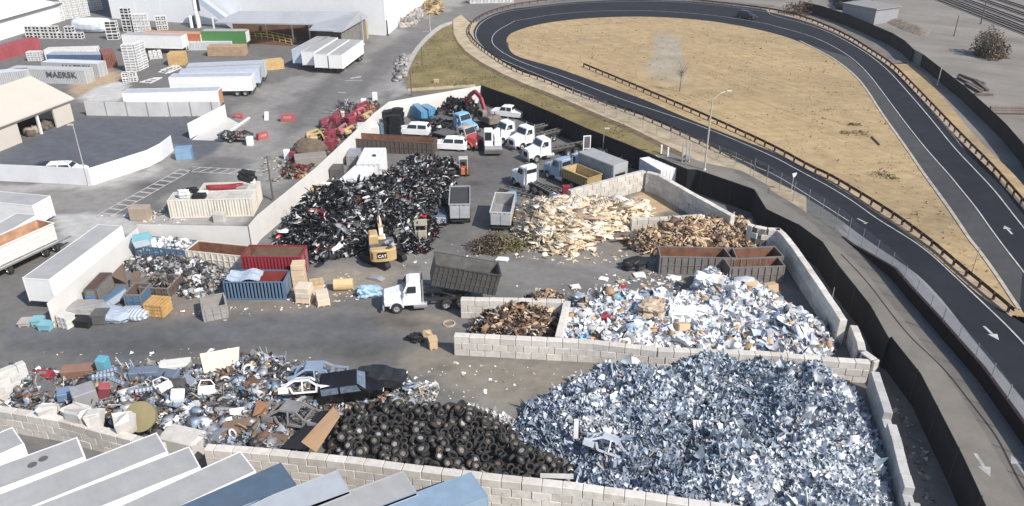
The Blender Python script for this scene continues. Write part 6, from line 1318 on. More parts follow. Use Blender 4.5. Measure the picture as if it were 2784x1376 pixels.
for lab, k, x, y, m, s in [('red plastic sheet on the upper edge of the plastic heap', 'c2', 800, 915, M_red, 1.), ('red bag in the corner below the curving wall', 'd2', 545, 1255, M_red, .8), ('orange bag among the white bags right of the centre', 'c2', 1610, 1005, M('orange_plastic', (.62, .25, .08), .6), .8), ('orange and red bag by the front wall', 'c2', 1460, 1250, M('orange_red', (.55, .14, .08), .6), .7), ('blue bag cluster near the middle of the plastic', 'c2', 1490, 1030, M('deep_blue_plastic', (.14, .25, .46), .5), 1.1), ('big white film bundle at the heap peak', 'c2', 1450, 850, M_white, 1.7), ('big white film bundle in the middle of the heap', 'c2', 1240, 1100, M_white, 1.8), ('white film bundle beside the black bags', 'c2', 1190, 830, M_white, 1.1), ('tan baled film standing in the plastic heap', 'c2', 1020, 1080, M('tan_film', (.46, .36, .26), .5, var=.35, scale=3.), 1.9), ('light blue bag cluster near the front wall', 'c2', 920, 1235, M('light_blue_plastic', (.36, .48, .62), .5), 1.1)]:
    p = on(H_pla, k, x, y); o = blob('plastic_bag' if 'film' not in lab else 'film_bundle', lab, 'plastic bag' if 'film' not in lab else 'film', k, x, y, s*1.2, s, s*.7, m, seed=int(x), jit=.15); o.location = (p.x, p.y, p.z-.35)
def bumper_obj(label, k, x, y, m, L, rot, heap=H_blk, zo=.25):
    v, f = T_['bumper']; mb = MB(); mb.add([(a*L, b*L*.8, c*L*1.1) for a, b, c in v], [tuple(i) for i in f]); p = on(heap, k, x, y, zo); o = mb.build('car_bumper', m, loc=p); o.rotation_euler = rot; tag(o, label, 'bumper', 'bumpers lying on top of the black heap')
M_gw = M('gloss_white', (.74, .74, .74), .3, var=.05); M_gs = M('gloss_silver', (.45, .46, .48), .3, .3, var=.1); M_gr = M('gloss_red', (.42, .02, .025), .3, var=.1)
for i, (x, y, m, c, where) in enumerate([(520, 380, M_gw, 'white', 'on the left side of the black heap'), (620, 460, M_gw, 'white', 'above the red and white pieces left of the excavator'), (930, 190, M_gw, 'white', 'high in the centre of the black heap'), (1180, 310, M_gw, 'white', 'in the right half of the black heap'), (1070, 90, M_gw, 'white', 'near the upper end of the black heap'), (1290, 320, M_gw, 'white', 'at the right edge near the crushed bin'), (800, 230, M_gw, 'white', 'left of the excavator stick'), (1020, 545, M_gs, 'silver', 'right beside the excavator'), (920, 350, M_gr, 'red', 'right of the excavator stick'), (945, 392, M_gr, 'red', 'just below the other red one by the stick'), (740, 285, M_gr, 'red', 'behind the stick on the left'), (1215, 340, M_gr, 'red', 'near the crushed blue bin'), (180, 490, M_gr, 'red', 'at the left tip of the heap by the fence'), (605, 540, M_gr, 'red', 'low on the heap left of the excavator'), (620, 570, M_gw, 'white', 'lowest of the white ones left of the excavator'), (1450, 120, M_gw, 'white', 'at the top right corner above the grey tipper')]):
    bumper_obj(f'{c} car bumper lying {where}', 'b2', x, y, m, 1.7 if c != 'red' else 1.5, (random.uniform(-.7, .7), random.uniform(-.4, .4), random.uniform(0, 6.2)))
# ---------------------------------------------------------------- rear of the yard: trucks and machines
def Z4(x, y): return (1060+x/5.534, 250+y/5.534)
def Z5(x, y): return (1390+x/5.534, 350+y/5.534)
def Z3(x, y): return (760+x/5.534, 270+y/5.534)
loc, rz, wb = pose_from_wheels(S('c1', 165, 1226), S('c1', 432, 1172), 1.05); truck('white roll off truck parked nearest in the row of three', loc, rz, wb, tail=2.6, deck='rails', group='white roll off trucks by the black fence')
loc, rz, wb = pose_from_wheels(S('c1', 56, 1132), S('c1', 272, 1072), 1.05); truck('white roll off truck in the middle of the row of three', loc, rz, wb, tail=2.6, deck='rails', group='white roll off trucks by the black fence')
loc, rz, wb = pose_from_wheels(Z4(1690, 800), Z4(2160, 690), 1.05); truck('white truck farthest back in the row with twin stacks', loc, rz, wb, tail=2.4, deck='rails', group='white roll off trucks by the black fence')
def from_heading(front, back, wb): f = P(*front); r = P(*back); d = (f-r).normalized(); return f, math.atan2(d.y, d.x), wb
f, rz, wb = from_heading(Z5(150, 830), Z5(470, 1010), 4.4); truck('white truck seen from behind with an empty dark frame', f, rz, wb, tail=2.0, deck='rails')
M_cabblue = M('grey_blue_cab', (.28, .36, .48), .45, var=.06, dirt=.2); M_cabblue2 = M('pale_blue_cab', (.38, .46, .58), .45, var=.06, dirt=.2)
f, rz, wb = from_heading(Z5(640, 720), Z5(1060, 900), 4.9); t = truck('grey blue truck carrying a mustard dump body', f, rz, wb, M_cabblue, tail=1.6)
open_box(t, 'dump_body', 4.2, 2.3, 1.15, 0, M('mustard_body', (.40, .29, .13), .6, var=.15, dirt=.4), M('mustard_inside', (.44, .34, .19), .7, var=.2), .45, loc=(-7.0, -1.15, 1.05), inn_name='body_lining')
f, rz, wb = from_heading(Z5(900, 640), Z5(1420, 860), 6.0); t = truck('pale blue truck carrying a tall grey container', f, rz, wb, M_cabblue2, tail=1.6)
mb = MB(); corr(mb, 6.0, 3.45, 1.1, -1.2, -1, .32, .05); corr(mb, 6.0, 3.45, 1.1, 1.2, 1, .32, .05, True); mb.v = [(x-8.4, y, z) for x, y, z in mb.v]; mb.build('container_side', M('shaded_side_steel', (.27, .30, .34), .55, var=.1, dirt=.2), t)  # side skins painted bluer and darker to hold their shade
mb = MB(); mb.cbox(-8.4, -1.2, 1.05, -2.4, 1.2, 3.5, .04); c_ = mb.build('container_body', M('mid_grey_steel', (.34, .34, .345), .6, var=.1, dirt=.2), t)
mb = MB(); mb.box(-8.44, -.75, 1.5, -8.41, .85, 2.35); mb.build('rear_opening', M_blk, t)
f, rz, wb = from_heading(Z4(1195, 640), Z4(700, 480), 4.6); truck('bright blue truck with a long black flatbed in the middle of the vehicles', f, rz, wb, M('sky_cab', (.22, .42, .58), .4, var=.08, dirt=.2), tail=2.2, deck='flat')
f, rz, wb = from_heading(Z4(1270, 850), Z4(760, 700), 4.4); truck('truck with a faded red hood and a grey cab beside the blue truck', f, rz, wb, M('faded_grey_cab', (.36, .32, .30), .6, var=.2), M('faded_red_hood', (.42, .07, .07), .5, var=.12, dirt=.3), tail=1.8, deck='flat')
d = (P(*Z4(905, 925))-P(*Z4(1040, 905))); p = P(*Z4(905, 860)); car('white crew cab wreck with dark windows behind the bumper heap', p, R_(172), M_white, 'suv', True, True, 0, None, 'car', 'car')
p = P(*Z4(365, 640)); car('white car behind the long rusty bin', p, R_(170), M_white, 'suv')
p = P(*Z4(1760, 370)); car('white pickup wreck beside the red digger arm', p, R_(160), M_white, 'pickup', True, True, 0)
ex2, _ = excavator('old red armed excavator near the corner of the black fence', P(*Z4(1490, 520)), R_(128), M_red, M('dusty_brown', (.22, .18, .14), .8, var=.3), R_(20), scale=.82, pts=[(1.0, 1.9), (2.4, 4.6), (4.2, 5.4), (5.6, 4.4)])
# yard shunter: tall narrow cab on a low grey deck, facing the camera
p = P(*Z4(1555, 930)); t = thing('yard_shunter', 'white yard shunter with a tall narrow cab facing the yard', 'shunter', p, R_(-88)); mb = MB(); mb.cbox(-4.2, -1.15, .5, .9, 1.15, 1.05, .08); mb.build('chassis', M_grey, t)
mb = MB(); mb.cbox(-1.6, -1.2, 1.05, -.1, -.05, 3.1, .1); mb.build('cab', M_white, t); mb = MB(); mb.box(-.095, -1.05, 1.8, -.07, -.2, 2.9); mb.build('windshield', M_glass, t); mb = MB(); mb.box(-1.4, -.045, 1.6, -.4, -.03, 2.8); mb.build('side_window', M_glass, t)
mb = MB(); mb.cbox(-1.4, .15, 1.05, -.2, 1.1, 1.9, .1); mb.build('engine_box', M_white, t); mb = MB(); mb.cbox(.9, -1.2, .4, 1.15, 1.2, .85, .05); mb.build('bumper', M_dgrey, t); mb = MB(); mb.tube((-1.5, 1.05, 1.1), (-1.5, 1.05, 3.0), .07, 8); mb.build('exhaust_stack', M_dark, t)
for x in (.1, -3.3):
    for s in (-1, 1): wheel(t, x, s*.95, .5, .4)
# bins, boxes and stacks along the white fence
container('roll_off_bin', 'very long rusty open bin beside the white fence', 'bin', P(949, 410), P(1178, 424), 2.4, 1.75, col_mat('dark_rust_bin', (.10, .082, .07), .6, .8), True, M_rustin, 'rib', None)
def box_by_front(name, label, cat, A, B, depth, H, mat, roof, door_mat=None, z0=.1):
    return container(name, label, cat, A, B, depth, H, mat, False, None, 'rib', None, None, z0, None, roof)
M_wbox = M('white_office_box', (.72, .73, .74), .55, var=.05, dirt=.15)
t = box_by_front('storage_box', 'white storage box with a round roof vent behind the bumper heap', 'storage box', P(969, 445, 2.7), P(1031, 445, 2.7), 5.6, 2.7, M_wbox, M_wbox); mb = MB(); mb.tube((1.7, 2.6, 2.68), (1.7, 2.6, 2.86), .22, 12); mb.build('vent', M_dark, t)
t = box_by_front('storage_box', 'white storage box with a small window nearest the bumper heap', 'storage box', P(909, 500, 2.7), P(967, 505, 2.7), 5.9, 2.7, M_wbox, M_wbox); mb = MB(); mb.box(.7, -.1, 1.3, 1.7, -.02, 2.1); mb.build('window', M_glass, t)
blob('tan_tarp', 'tan tarp bundle against the white fence', 'tarp', 'b2', 470, 235, 2.2, 1.5, 1.9, M('tan_cloth', (.42, .31, .17), .9, var=.2), seed=3, jit=.06)
for lab, x, y, L, W, H, m in [('grey slatted pallet stack between the fence and the white boxes', 1100, 1000, 1.9, 1.8, 1.3, M_grey), ('blue grey crate stack behind the white storage boxes', 1120, 920, 1.7, 1.4, 1.2, M('blue_grey_crate', (.25, .30, .38), .6, var=.2)), ('dark crate stack against the white fence by the tan tarp', 850, 1200, 1.9, 1.7, 1.3, M_dgrey)]:
    a = P(*Z3(x-90, y)); b = P(*Z3(x+90, y)); crate('crate_stack', lab, 'crate', None, Z3(x-90, y), Z3(x+90, y), W, H, m)
M_stk = M('black_plastic', (.018, .018, .02), .5, var=.3)
for lab, x, y, n in [('tall black stack of nested bumpers nearest the long rusty bin', 1760, 540, 10), ('black stack of nested bumpers left of the tallest one', 1680, 520, 9), ('black stack of nested bumpers touching the pale box', 1610, 380, 7), ('black stack of nested bumpers at the back by the fence', 1800, 400, 9), ('short black stack of nested bumpers behind the others', 1710, 330, 6)]:
    p = P(*Z3(x, y)); t = thing('bumper_stack', lab, 'bumper stack', p, random.uniform(-.2, .2), 'black stacks of nested bumpers'); v, f = T_['bumper']; mb = MB()
    for i in range(n): j = random.uniform(-.1, .1); mb.add([(a*1.9+j, b*1.4+j, c*1.4+.2+i*.3) for a, b, c in v], [tuple(q) for q in f]); mb.cbox(-.8+j, -.7, .05+i*.3, .8+j, .1, .3+i*.3, .05)
    mb.build('bumpers', M_stk, t)
t = thing('tank_box', 'pale grey box with an open blue bin on its end', 'box', P(*Z3(1330, 520)), R_(12)); mb = MB(); mb.cbox(-1.6, -1.1, 0, 1.6, 1.1, 1.5, .25); mb.build('body', M('pale_cover', (.55, .55, .54), .7, var=.06), t); mb = MB(); mb.cbox(1.7, -1.0, 0, 3.0, 1.0, 1.8, .06); mb.build('bin', M('steel_blue_bin', (.13, .18, .25), .55, var=.2), t); mb = MB(); mb.box(1.85, -.85, 1.78, 2.85, .85, 1.805); mb.build('bin_load', M_dgrey, t)
M_bb = M('bright_blue_bin', (.10, .30, .48), .45, var=.1, dirt=.25)
a = P(*Z4(480, 490)); b = P(*Z4(575, 478)); container('roll_off_bin', 'long bright blue closed bin against the white fence', 'bin', a, b, 4.4, 1.9, M_bb, False, None, 'rib', None, roof_mat=M('blue_lid', (.20, .33, .48), .5, var=.1))
a = P(*Z4(590, 430)); b = P(*Z4(700, 410)); container('roll_off_bin', 'shorter bright blue bin right of the long blue one', 'bin', a, b, 2.8, 1.7, M_bb, False, None, 'rib', None, roof_mat=MATS['blue_lid'])
# heap of black rubber parts along the fence and stacked black plates
hh = Heap([P(*Z4(*q)) for q in [(700, 430), (960, 440), (1260, 420), (1330, 330), (1290, 230), (1180, 190), (1000, 230), (760, 290)]], 1.6, 1.8, seed=51); A = Acc(); hh.mound(A, .4, (.02, .02, .02)); pal = [((.02,.02,.022),8),((.05,.05,.05),3),((.4,.4,.4),.4)]
A.scatter('bumper', hh.sample(160), 1.5, pal, .9, .03, (1, .9, 1.2), .2); A.scatter('sheet', hh.sample(240), .7, pal, .8, .2, (1, .7, .5), .3); heap_tag(A.build('rubber_heap', M_h_paint), 'black heap of rubber parts along the white fence corner', 'scrap heap')
hh = Heap([P(*Z4(*q)) for q in [(600, 700), (1020, 760), (1000, 620), (920, 480), (600, 400), (560, 480)]], .9, 1.2, seed=52); A = Acc(); hh.mound(A, .4, (.03, .03, .03)); A.scatter('box', hh.sample(150), 2.2, pal, .12, .01, (1, .16, .06), .3); A.scatter('sheet', hh.sample(120), .7, pal, .8, .2, (1, .7, .5), .3)
heap_tag(A.build('flatbed_scrap', M_h_mix), 'dark flat steel lengths stacked beside the blue truck', 'scrap')
mb = MB(); mb.tube((-1.2, 0, .75), (1.2, 0, .75), .75, 16); o = mb.build('black_drum', M_blk, loc=P(*Z4(820, 400))); o.rotation_euler = (0, 0, .5); tag(o, 'large black drum lying before the rubber heap', 'drum')
# machinery oddments along the black fence behind the grey container
hh = Heap([P(*Z5(*q)) for q in [(1240, 400), (1500, 480), (1700, 560), (1880, 600), (1937, 520), (1780, 430), (1500, 360), (1260, 300)]], .7, 1.2, seed=55); A = Acc(); hh.mound(A, .4, (.07, .06, .055)); pal2 = [((.05,.05,.05),5),((.2,.19,.18),4),((.45,.44,.42),2),((.16,.05,.035),2)]
A.scatter('sheet', hh.sample(260), .6, pal2, .8, .2, (1, .7, .5), .4); A.scatter('tube', hh.sample(120), 1.2, pal2, .8, 0, (1, .06, .06), .4); A.scatter('box', hh.sample(60), .7, pal2, .6, .03, (1, .7, .6), .3)
heap_tag(A.build('machine_scrap', M_h_mix), 'old machine parts strewn along the black fence', 'scrap')
container('storage_box', 'white storage container standing inside the black fence corner', 'container', P(1739, 430, 2.4), P(1797, 464, 2.4), 2.4, 2.4, M_wbox, False, None, 'corr', None, roof_mat=M_wbox)
t = thing('white_portal', 'white tall door frame standing behind the grey container', 'frame', P(*Z5(1130, 400)), .2); mb = MB()
for x in (-.45, .45): mb.box(x-.06, -.05, 0, x+.06, .05, 2.7)
mb.box(-.39, -.05, 2.58, .39, .05, 2.7); mb.box(-.39, -.05, .9, .39, .05, 1.0); mb.build('frame', M_white, t); mb = MB(); mb.box(-.39, -.02, 1.0, .39, .02, 2.58); mb.build('panel', M_dgrey, t)
for lab, x, y, rot, L in [('dark steel ladder frame lying beside the pale empty tipper', 170, 1000, -.5, 5.5), ('long rusty roll off frame lying below the white truck', 380, 900, -.55, 6.)]:
    p = P(*Z5(x, y)); t = thing('hoist_rack', lab, 'frame', p, rot); mb = MB()
    for s in (-.5, .5): mb.box(-L/2, s-.07, .35, L/2, s+.07, .55)
    for q in np.linspace(-L/2+.2, L/2-.2, 8): mb.box(q-.05, -.43, .37, q+.05, .43, .5)
    mb.build('rails', M_dgrey, t)
    for q in (-L/2+.5, L/2-.5): mb = MB(); mb.box(q-.1, -.6, 0, q+.1, .6, .35); mb.build('support', M_rustin, t)
t = thing('blue_drum', 'bright blue drum at the left end of the timber heap', 'drum', R('b2', 1915, 240)); mb = MB(); mb.lathe([(0, 0), (.5, 0), (.52, .5), (.5, 1.1), (0, 1.15)], 16); mb.build('body', M('drum_blue', (.16, .36, .58), .45), t, smooth=False); mb = MB(); mb.lathe([(.53, .35), (.55, .4), (.53, .45)], 16); mb.build('hoop', M_blue, t)
bx('red_box', 'small red box at the left end of the sunlit block wall', 'box', R('c2', 385, 195), .9, .6, 1.2, M_red)
p = P(*Z4(1110, 1240)); t = thing('forklift', 'small orange and white forklift beside the bumper heap', 'forklift', p, R_(-85)); mb = MB(); mb.cbox(-1.1, -.55, .3, .9, .55, 1.15, .1); mb.build('body', M('orange_paint', (.50, .17, .08), .5, var=.15), t); mb = MB()
for x in (-.5, .55):
    for y in (-.48, .48): mb.box(x-.04, y-.04, 1.15, x+.04, y+.04, 2.1)
mb.box(-.6, -.55, 2.1, .65, .55, 2.17); mb.build('guard', M('pale_guard', (.5, .48, .45), .6), t); mb = MB(); mb.box(-.45, -.3, 1.15, .1, .3, 1.5); mb.build('seat', M_blk, t); mb = MB(); mb.box(.95, -.4, .1, 1.05, -.3, 2.3); mb.box(.95, .3, .1, 1.05, .4, 2.3); mb.box(.97, -.3, 2.2, 1.03, .3, 2.3); mb.build('mast', M_dark, t)
for x in (-.7, .55):
    for s in (-.58, .58): wheel(t, x, s, .3, .2)
# brush beside the pale tipper
def twig_bush(name, label, cat, k, x, y, r, h, cols, n=1500, nt=60, z=0.):
    p = R(k, x, y) if k else Vector((x, y, 0)); t = thing(name, label, cat, p); mb = MB()
    for _ in range(nt):
        a = random.uniform(0, 2*PI); q = Vector((math.cos(a)*r*random.uniform(.3, .9), math.sin(a)*r*random.uniform(.3, .9), h*random.uniform(.4, 1.))); m_ = q*.5+Vector((random.uniform(-.1, .1), random.uniform(-.1, .1), h*.1)); mb.tube((0, 0, 0), m_, .03, 4, .02, False); mb.tube(m_, q, .02, 4, .006, False)
    mb.build('branches', M('twig_bark', (.14, .10, .07), .9), t); A = Acc(); u = rng.normal(0, 1, (n, 3)); u /= np.linalg.norm(u, axis=1, keepdims=True); rr = rng.uniform(.35, 1, n)**.5; cl = 1+.3*np.sin(u[:, 0]*4+x)+.2*np.sin(u[:, 1]*7+u[:, 2]*5); pos = np.stack([u[:, 0]*r*rr*cl, u[:, 1]*r*rr*cl, np.abs(u[:, 2])*h*rr*cl], 1)
    A.scatter('shard', pos, .20*max(1, r/2), cols, 1.2, .2, (1, .35, .4), .4); o = A.build('leaves', M_h_matt); o.parent = t; return t
twig_bush('brush', 'dry dark brown brush dumped before the pale tipper', 'bush', 'b2', 1740, 600, 1.7, 1.5, [((.10,.075,.055),6),((.16,.125,.09),5),((.22,.17,.11),2)], 1500, 90)
twig_bush('brush', 'olive green brush dumped between the brown brush and the timber', 'bush', 'b2', 1895, 590, 1.4, 1.2, [((.15,.14,.06),5),((.21,.19,.09),4),((.27,.22,.13),3)], 1100, 60)
# ---------------------------------------------------------------- upper left: lots, buildings, racks
def Z1(x, y): return (x/5.534, y/5.534)
def Z2(x, y): return (350+x/5.534, y/5.534)
def ZF(x, y): return (x/5.534, 430+y/5.534)
def Z8(x, y): return (300+x/5.152, 440+y/5.152)
# big white warehouse
M_wh = M('warehouse_white', (.86, .87, .88), .6, var=.03, scale=.3); M_whs = M_wh
g0, g1, g2 = P(305, 50), P(1052, 97), P(1172, -4)
t = thing('warehouse', 'huge plain white warehouse filling the top of the view', 'warehouse', g0)
def wall_quad(a, b, h, mat, nm, par, o0, n=24, th=.3):
    mb = MB(); d = (b-a); L = d.length; T = Matrix.Translation(a-o0) @ Matrix.Rotation(math.atan2(d.y, d.x), 4, 'Z'); mb.box(0, 0, 0, L, th, h, T)
    for i in range(1, n): mb.box(L*i/n-.03, -.03, 0, L*i/n+.03, -.002, h, T)
    return mb.build(nm, mat, par)
wall_quad(g0, g1, 16, M_wh, 'front_wall', t, g0, 10); wall_quad(g1, g2+(g2-g1)*1.2, 16, M_wh, 'side_wall', t, g0, 8)
g3 = g0+Vector((-14, 60, 0)); wall_quad(g3, g0, 16, M('warehouse_shaded', (.42, .42, .43), .7), 'side_wall', t, g0, 6)  # white side wall coloured grey for the shade on it
mb = MB(); mb.add([tuple(v-g0+Vector((0, 0, 16))) for v in (g0, g1, g2+(g2-g1)*1.2, g3+Vector((20, 30, 0)), g3)], [(0, 1, 2, 3, 4)]); mb.build('roof', M_wh, t)
# white low building far left
a, b = P(*S('a1', -300, 400)), P(*S('a1', 480, 155)); t = thing('white_building', 'low white building with a dark eave line at the top left', 'building', a); d = (b-a).normalized(); nrm = Vector((-d.y, d.x, 0)); T = Matrix.Rotation(math.atan2(d.y, d.x), 4, 'Z'); L = (b-a).length
mb = MB(); mb.box(0, 0, 0, L, .3, 3.6, T); mb.box(L-.3, .3, 0, L, 30, 3.6, T); mb.build('wall', M_wh, t); mb = MB(); mb.box(-.3, -.4, 3.6, L+.3, -.1, 3.95, T); mb.build('eave', M('eave_grey', (.16, .15, .145), .8), t)
mb = MB(); mb.add([tuple(T @ Vector(v)) for v in ((-.3, -.1, 3.9), (L+.3, -.1, 3.9), (L+.3, 34, 9), (-.3, 34, 9))], [(0, 1, 2, 3)]); mb.build('roof', M_wh, t)
# open shed with a grey roof
e0, e1, e2, e3, e4 = P(*S('a1', 1618, 176), 4.6), P(*S('b1', 428, 190), 4.6), P(*S('b1', 388, 232), 4.6), P(*S('b1', 642, 240), 4.6), P(*S('b1', 828, 132), 4.6)
t = thing('open_shed', 'open loading shed with a pale grey roof and rusty back wall', 'shed', V2(e0)); o0 = V2(e0); bk0, bk1 = P(*S('a1', 1800, 92), 6.2), P(*S('b1', 770, 95), 6.2)
mb = MB(); rf = [e0, e1, e2, e3, e4, bk1, bk0]; n_ = len(rf); mb.add([tuple(v-o0) for v in rf]+[tuple(v-o0+Vector((0, 0, .25))) for v in rf], [tuple(range(n_-1, -1, -1)), tuple(range(n_, 2*n_))]+[(i, (i+1) % n_, n_+(i+1) % n_, n_+i) for i in range(n_)]); mb.build('roof', M('shed_roof', (.40, .42, .45), .5, .1, var=.06, scale=.2, dirt=.2), t)
back = V2(e0)+Vector((0, 9, 0)); wall_quad(V2(e0)+Vector((1, 7, 0)), V2(e1)+Vector((2, 7, 0)), 4.3, M('rust_siding', (.16, .085, .055), .8, var=.3, scale=.6), 'back_wall', t, o0, 40); wall_quad(V2(e3)+Vector((-.3, .6, 0)), V2(e4)+Vector((-.5, 0, 0)), 4.2, M('grey_siding', (.20, .19, .18), .8, var=.2), 'side_wall', t, o0, 20)
wall_quad(V2(e2)+Vector((1, 1.2, 0)), V2(e3)+Vector((-.3, 1.2, 0)), 4.2, M('dark_siding', (.10, .09, .085), .8, var=.2), 'front_wall', t, o0, 14)
for k, x, y in [('a1', 1625, 300), ('b1', 78, 310), ('b1', 275, 330), ('b1', 400, 310), ('b1', 650, 302)]:
    c = P(*S(k, x, y)); mb = MB(); c2 = c-o0; mb.box(c2.x-.13, c2.y-.13, 0, c2.x+.13, c2.y+.13, 4.65); mb.build('post', M_white, t)
M_yr = M('yellow_rail', (.55, .42, .12), .6, var=.15)
t = thing('loading_ramp', 'yellow railed loading ramp in front of the rusty shed wall', 'ramp', P(*S('b1', 0, 330))); a = P(*S('a1', 1890, 330)); b = P(*S('b1', 260, 345)); d = (b-a); T = Matrix.Translation(a-P(*S('b1', 0, 330))) @ Matrix.Rotation(math.atan2(d.y, d.x), 4, 'Z'); L = d.length
mb = MB(); mb.prism([(0, 0), (L, 0), (L, .2), (L*.4, 1.1), (0, 1.1)], 0, 2., T); mb.build('deck', M('ramp_rust', (.20, .10, .06), .8, var=.3), t); mb = MB()
for y in (0, 2.):
    for x in np.linspace(0, L, 8): zz = 1.1 if x < L*.4 else 1.1-(x-L*.4)/(L*.6)*.9; mb.box(x-.06, y-.06, zz, x+.06, y+.06, zz+1.1, T)
    for u in (.55, 1.1): mb.bar((0, y, 1.1+u), (L*.4, y, 1.1+u), .08, .1, T); mb.bar((L*.4, y, 1.1+u), (L, y, .2+u), .08, .1, T)
mb.build('rail', M_yr, t)
# white covered stairway down the warehouse wall
a = P(*S('a1', 1480, 215)); t = thing('stairway', 'covered stairway painted in blue-grey shade sloping down the white warehouse wall', 'stairway', a); mb = MB(); sx = lambda px: P(px, 77).x-a.x
mb.prism([(0, 6.6), (1.8, 6.6), (8.5, 1.), (8.5, .0), (7.8, 0), (1.6, 5.2), (0, 5.2)], 0, 2.2); mb.build('flight', M('stair_shade_grey', (.40, .45, .54), .6, var=.05), t); mb = MB(); mb.box(.1, .3, 0, .4, 1.9, 5.2); mb.build('support', M_white, t)  # white flight coloured blue-grey to carry its shade
for lab, k, x, y, h in [('tall black arched duct above the stairway', 'a1', 1485, 82, 3.2), ('short black arched duct at the foot of the stairway', 'a1', 1455, 208, 2.6)]:
    p = P(*S(k, x, y), 6.6 if 'tall' in lab else 0); t = thing('duct', lab, 'duct', p); mb = MB(); mb.cbox(-.7, -.4, 0, .1, .4, h, .25); mb.build('hood', M_white, t); mb = MB(); mb.cbox(.11, -.35, 0, .55, .35, h-.05, .2); mb.build('opening', M_blk, t)
# tan gabled building beside the court
M_tanb = M('tan_siding', (.54, .495, .435), .7, var=.04, scale=.4); M_tanw = M('tan_roof_white', (.70, .68, .64), .6, var=.03)
A_, B_ = P(*S('a1', 0, 1140)), P(*S('a1', 545, 915)); d = (B_-A_).normalized(); A0 = A_-d*14; L = (B_-A0).length; rz = math.atan2(d.y, d.x); t = thing('tan_building', 'tan metal building with a dark open doorway beside the dark court', 'building', A0, rz); he = 3.4; T = Matrix.Identity(4)
def local(px, z): v = P(*px, z)-A0; return Vector((v.x*d.x+v.y*d.y, -v.x*d.y+v.y*d.x, z))
ds = [local(S('a1', 165, 1070), 0).x, local(S('a1', 415, 960), 0).x]
E_ = P(221, 270, he); best = None
for hr in np.arange(5., 12., .1):
    q = P(112, 214, hr)-E_; e = abs(q.x*d.x+q.y*d.y)
    if best is None or e < best[0]: best = (e, hr, abs(-q.x*d.y+q.y*d.x))
hr, yr = best[1], best[2]; L = max(L, (E_.x-A0.x)*d.x+(E_.y-A0.y)*d.y); Wd = 2*yr
for x0, x1 in ((0, ds[0]), (ds[1], L)): mb = MB(); mb.box(x0, 0, 0, x1, .25, he); mb.build('wall', M_tanb, t)
mb = MB(); mb.box(ds[0], 0, 2.7, ds[1], .25, he); mb.build('wall', M_tanb, t); mb = MB(); mx_ = (ds[0]+ds[1])/2+.4; mb.box(mx_-.15, .02, 0, mx_+.15, .3, 2.7); mb.build('door_post', M_white, t); mb = MB(); mb.box(ds[0], 3.5, 0, ds[1], 3.6, 2.7); mb.build('doorway', M('doorway_dark', (.05, .04, .035), .9), t)
mb = MB(); mb.box(L-.25, .25, 0, L, Wd, he); mb.add([(L-.12, .0, he), (L-.12, yr, hr), (L-.12, Wd, he)], [(0, 1, 2)]); mb.build('end_wall', M_tanw, t)
mb = MB(); mb.add([(-1, -.5, he-.25), (L+.5, -.5, he-.25), (L+.5, yr, hr), (-1, yr, hr), (-1, -.5, he-.05), (L+.5, -.5, he-.05), (L+.5, yr, hr+.2), (-1, yr, hr+.2)], [(3, 2, 1, 0), (4, 5, 6, 7), (0, 1, 5, 4), (1, 2, 6, 5), (3, 0, 4, 7)]); mb.build('roof', M_tanb, t)
mb = MB(); mb.add([(-1, yr, hr+.2), (L+.5, yr, hr+.2), (L+.5, Wd+.5, he-.05), (-1, Wd+.5, he-.05)], [(0, 1, 2, 3)]); mb.build('upper_roof', M_tanw, t)
hh = Heap([P(*S('a1', *q)) for q in [(200, 1040), (400, 960), (420, 930), (190, 1010)]], .6, .7, seed=3); A = Acc(); A.scatter('box', hh.sample(40), .8, [((.12,.1,.08),3),((.3,.25,.2),1)], .6, .03, (1, .8, .7), .3); heap_tag(A.build('doorway_clutter', M_h_matt), 'dark clutter standing in the doorway of the tan building', 'clutter')
# white stacking racks
M_rack = M('white_rack_steel', (.72, .72, .71), .5, var=.06); M_rackd = M('rack_shade_dark', (.03, .03, .034), .7, var=.4, scale=1.5); M_rackw = M('rack_load_pale', (.46, .47, .49), .7, var=.3, scale=1.5)  # dark filling colour imitates shade inside the racks
def rack_proto(w, dp, h, load, name='steel_rack'):
    t = thing(name, 'x', 'rack', (0, 0, -50)); mb = MB(); r = .055
    for x in (r, w/2, w-r):
        for y in (r, dp-r): mb.box(x-r, y-r, 0, x+r, y+r, h)
    for z in (.1, h*.5, h-r):
        for y in (0, dp-2*r): mb.box(0, y+.003, z-r, w, y+2*r-.003, z+r)
        for x in (0, w-2*r): mb.box(x+.003, 2*r, z-r, x+2*r-.003, dp-2*r, z+r)
    mb.build('frame', M_rack, t); mb = MB(); mb.box(.14, .16, .18, w-.14, dp-.16, h*.84); mb.build('load', M_rackd if load else M_rackw, t); return t  # in dark racks this block paints the shade within
RK = {}
def racks(label, a, b, n, high, load, group, h=1.25, dp=1.3, gap=.12):
    """n stacks along the ground line a->b, each several racks high"""
    A_, B_ = P(*a), P(*b); d = (B_-A_); L = d.length; rz = math.atan2(d.y, d.x); d.normalize(); w = L/n-gap; key = (round(w, 2), dp, h, load)
    proto = rack_proto(w, dp, h, load); first = True
    for i in range(n):
        for k in range(high if isinstance(high, int) else high[i]):
            loc = A_+d*(i*L/n)+Vector((0, 0, .02+k*(h+.01)))
            if first: o = proto; first = False
            else: o = dup(proto, loc, rz)
            o.location = loc; o.rotation_euler = (0, 0, rz+random.uniform(-.04, .04)); tag(o, label, 'rack', group)
racks('white steel rack with its shaded inside painted dark in the two high row at the top left', Z1(395, 580), Z1(1240, 592), 7, [2, 2, 2, 2, 1, 2, 1], True, 'two high row of dark loaded racks')
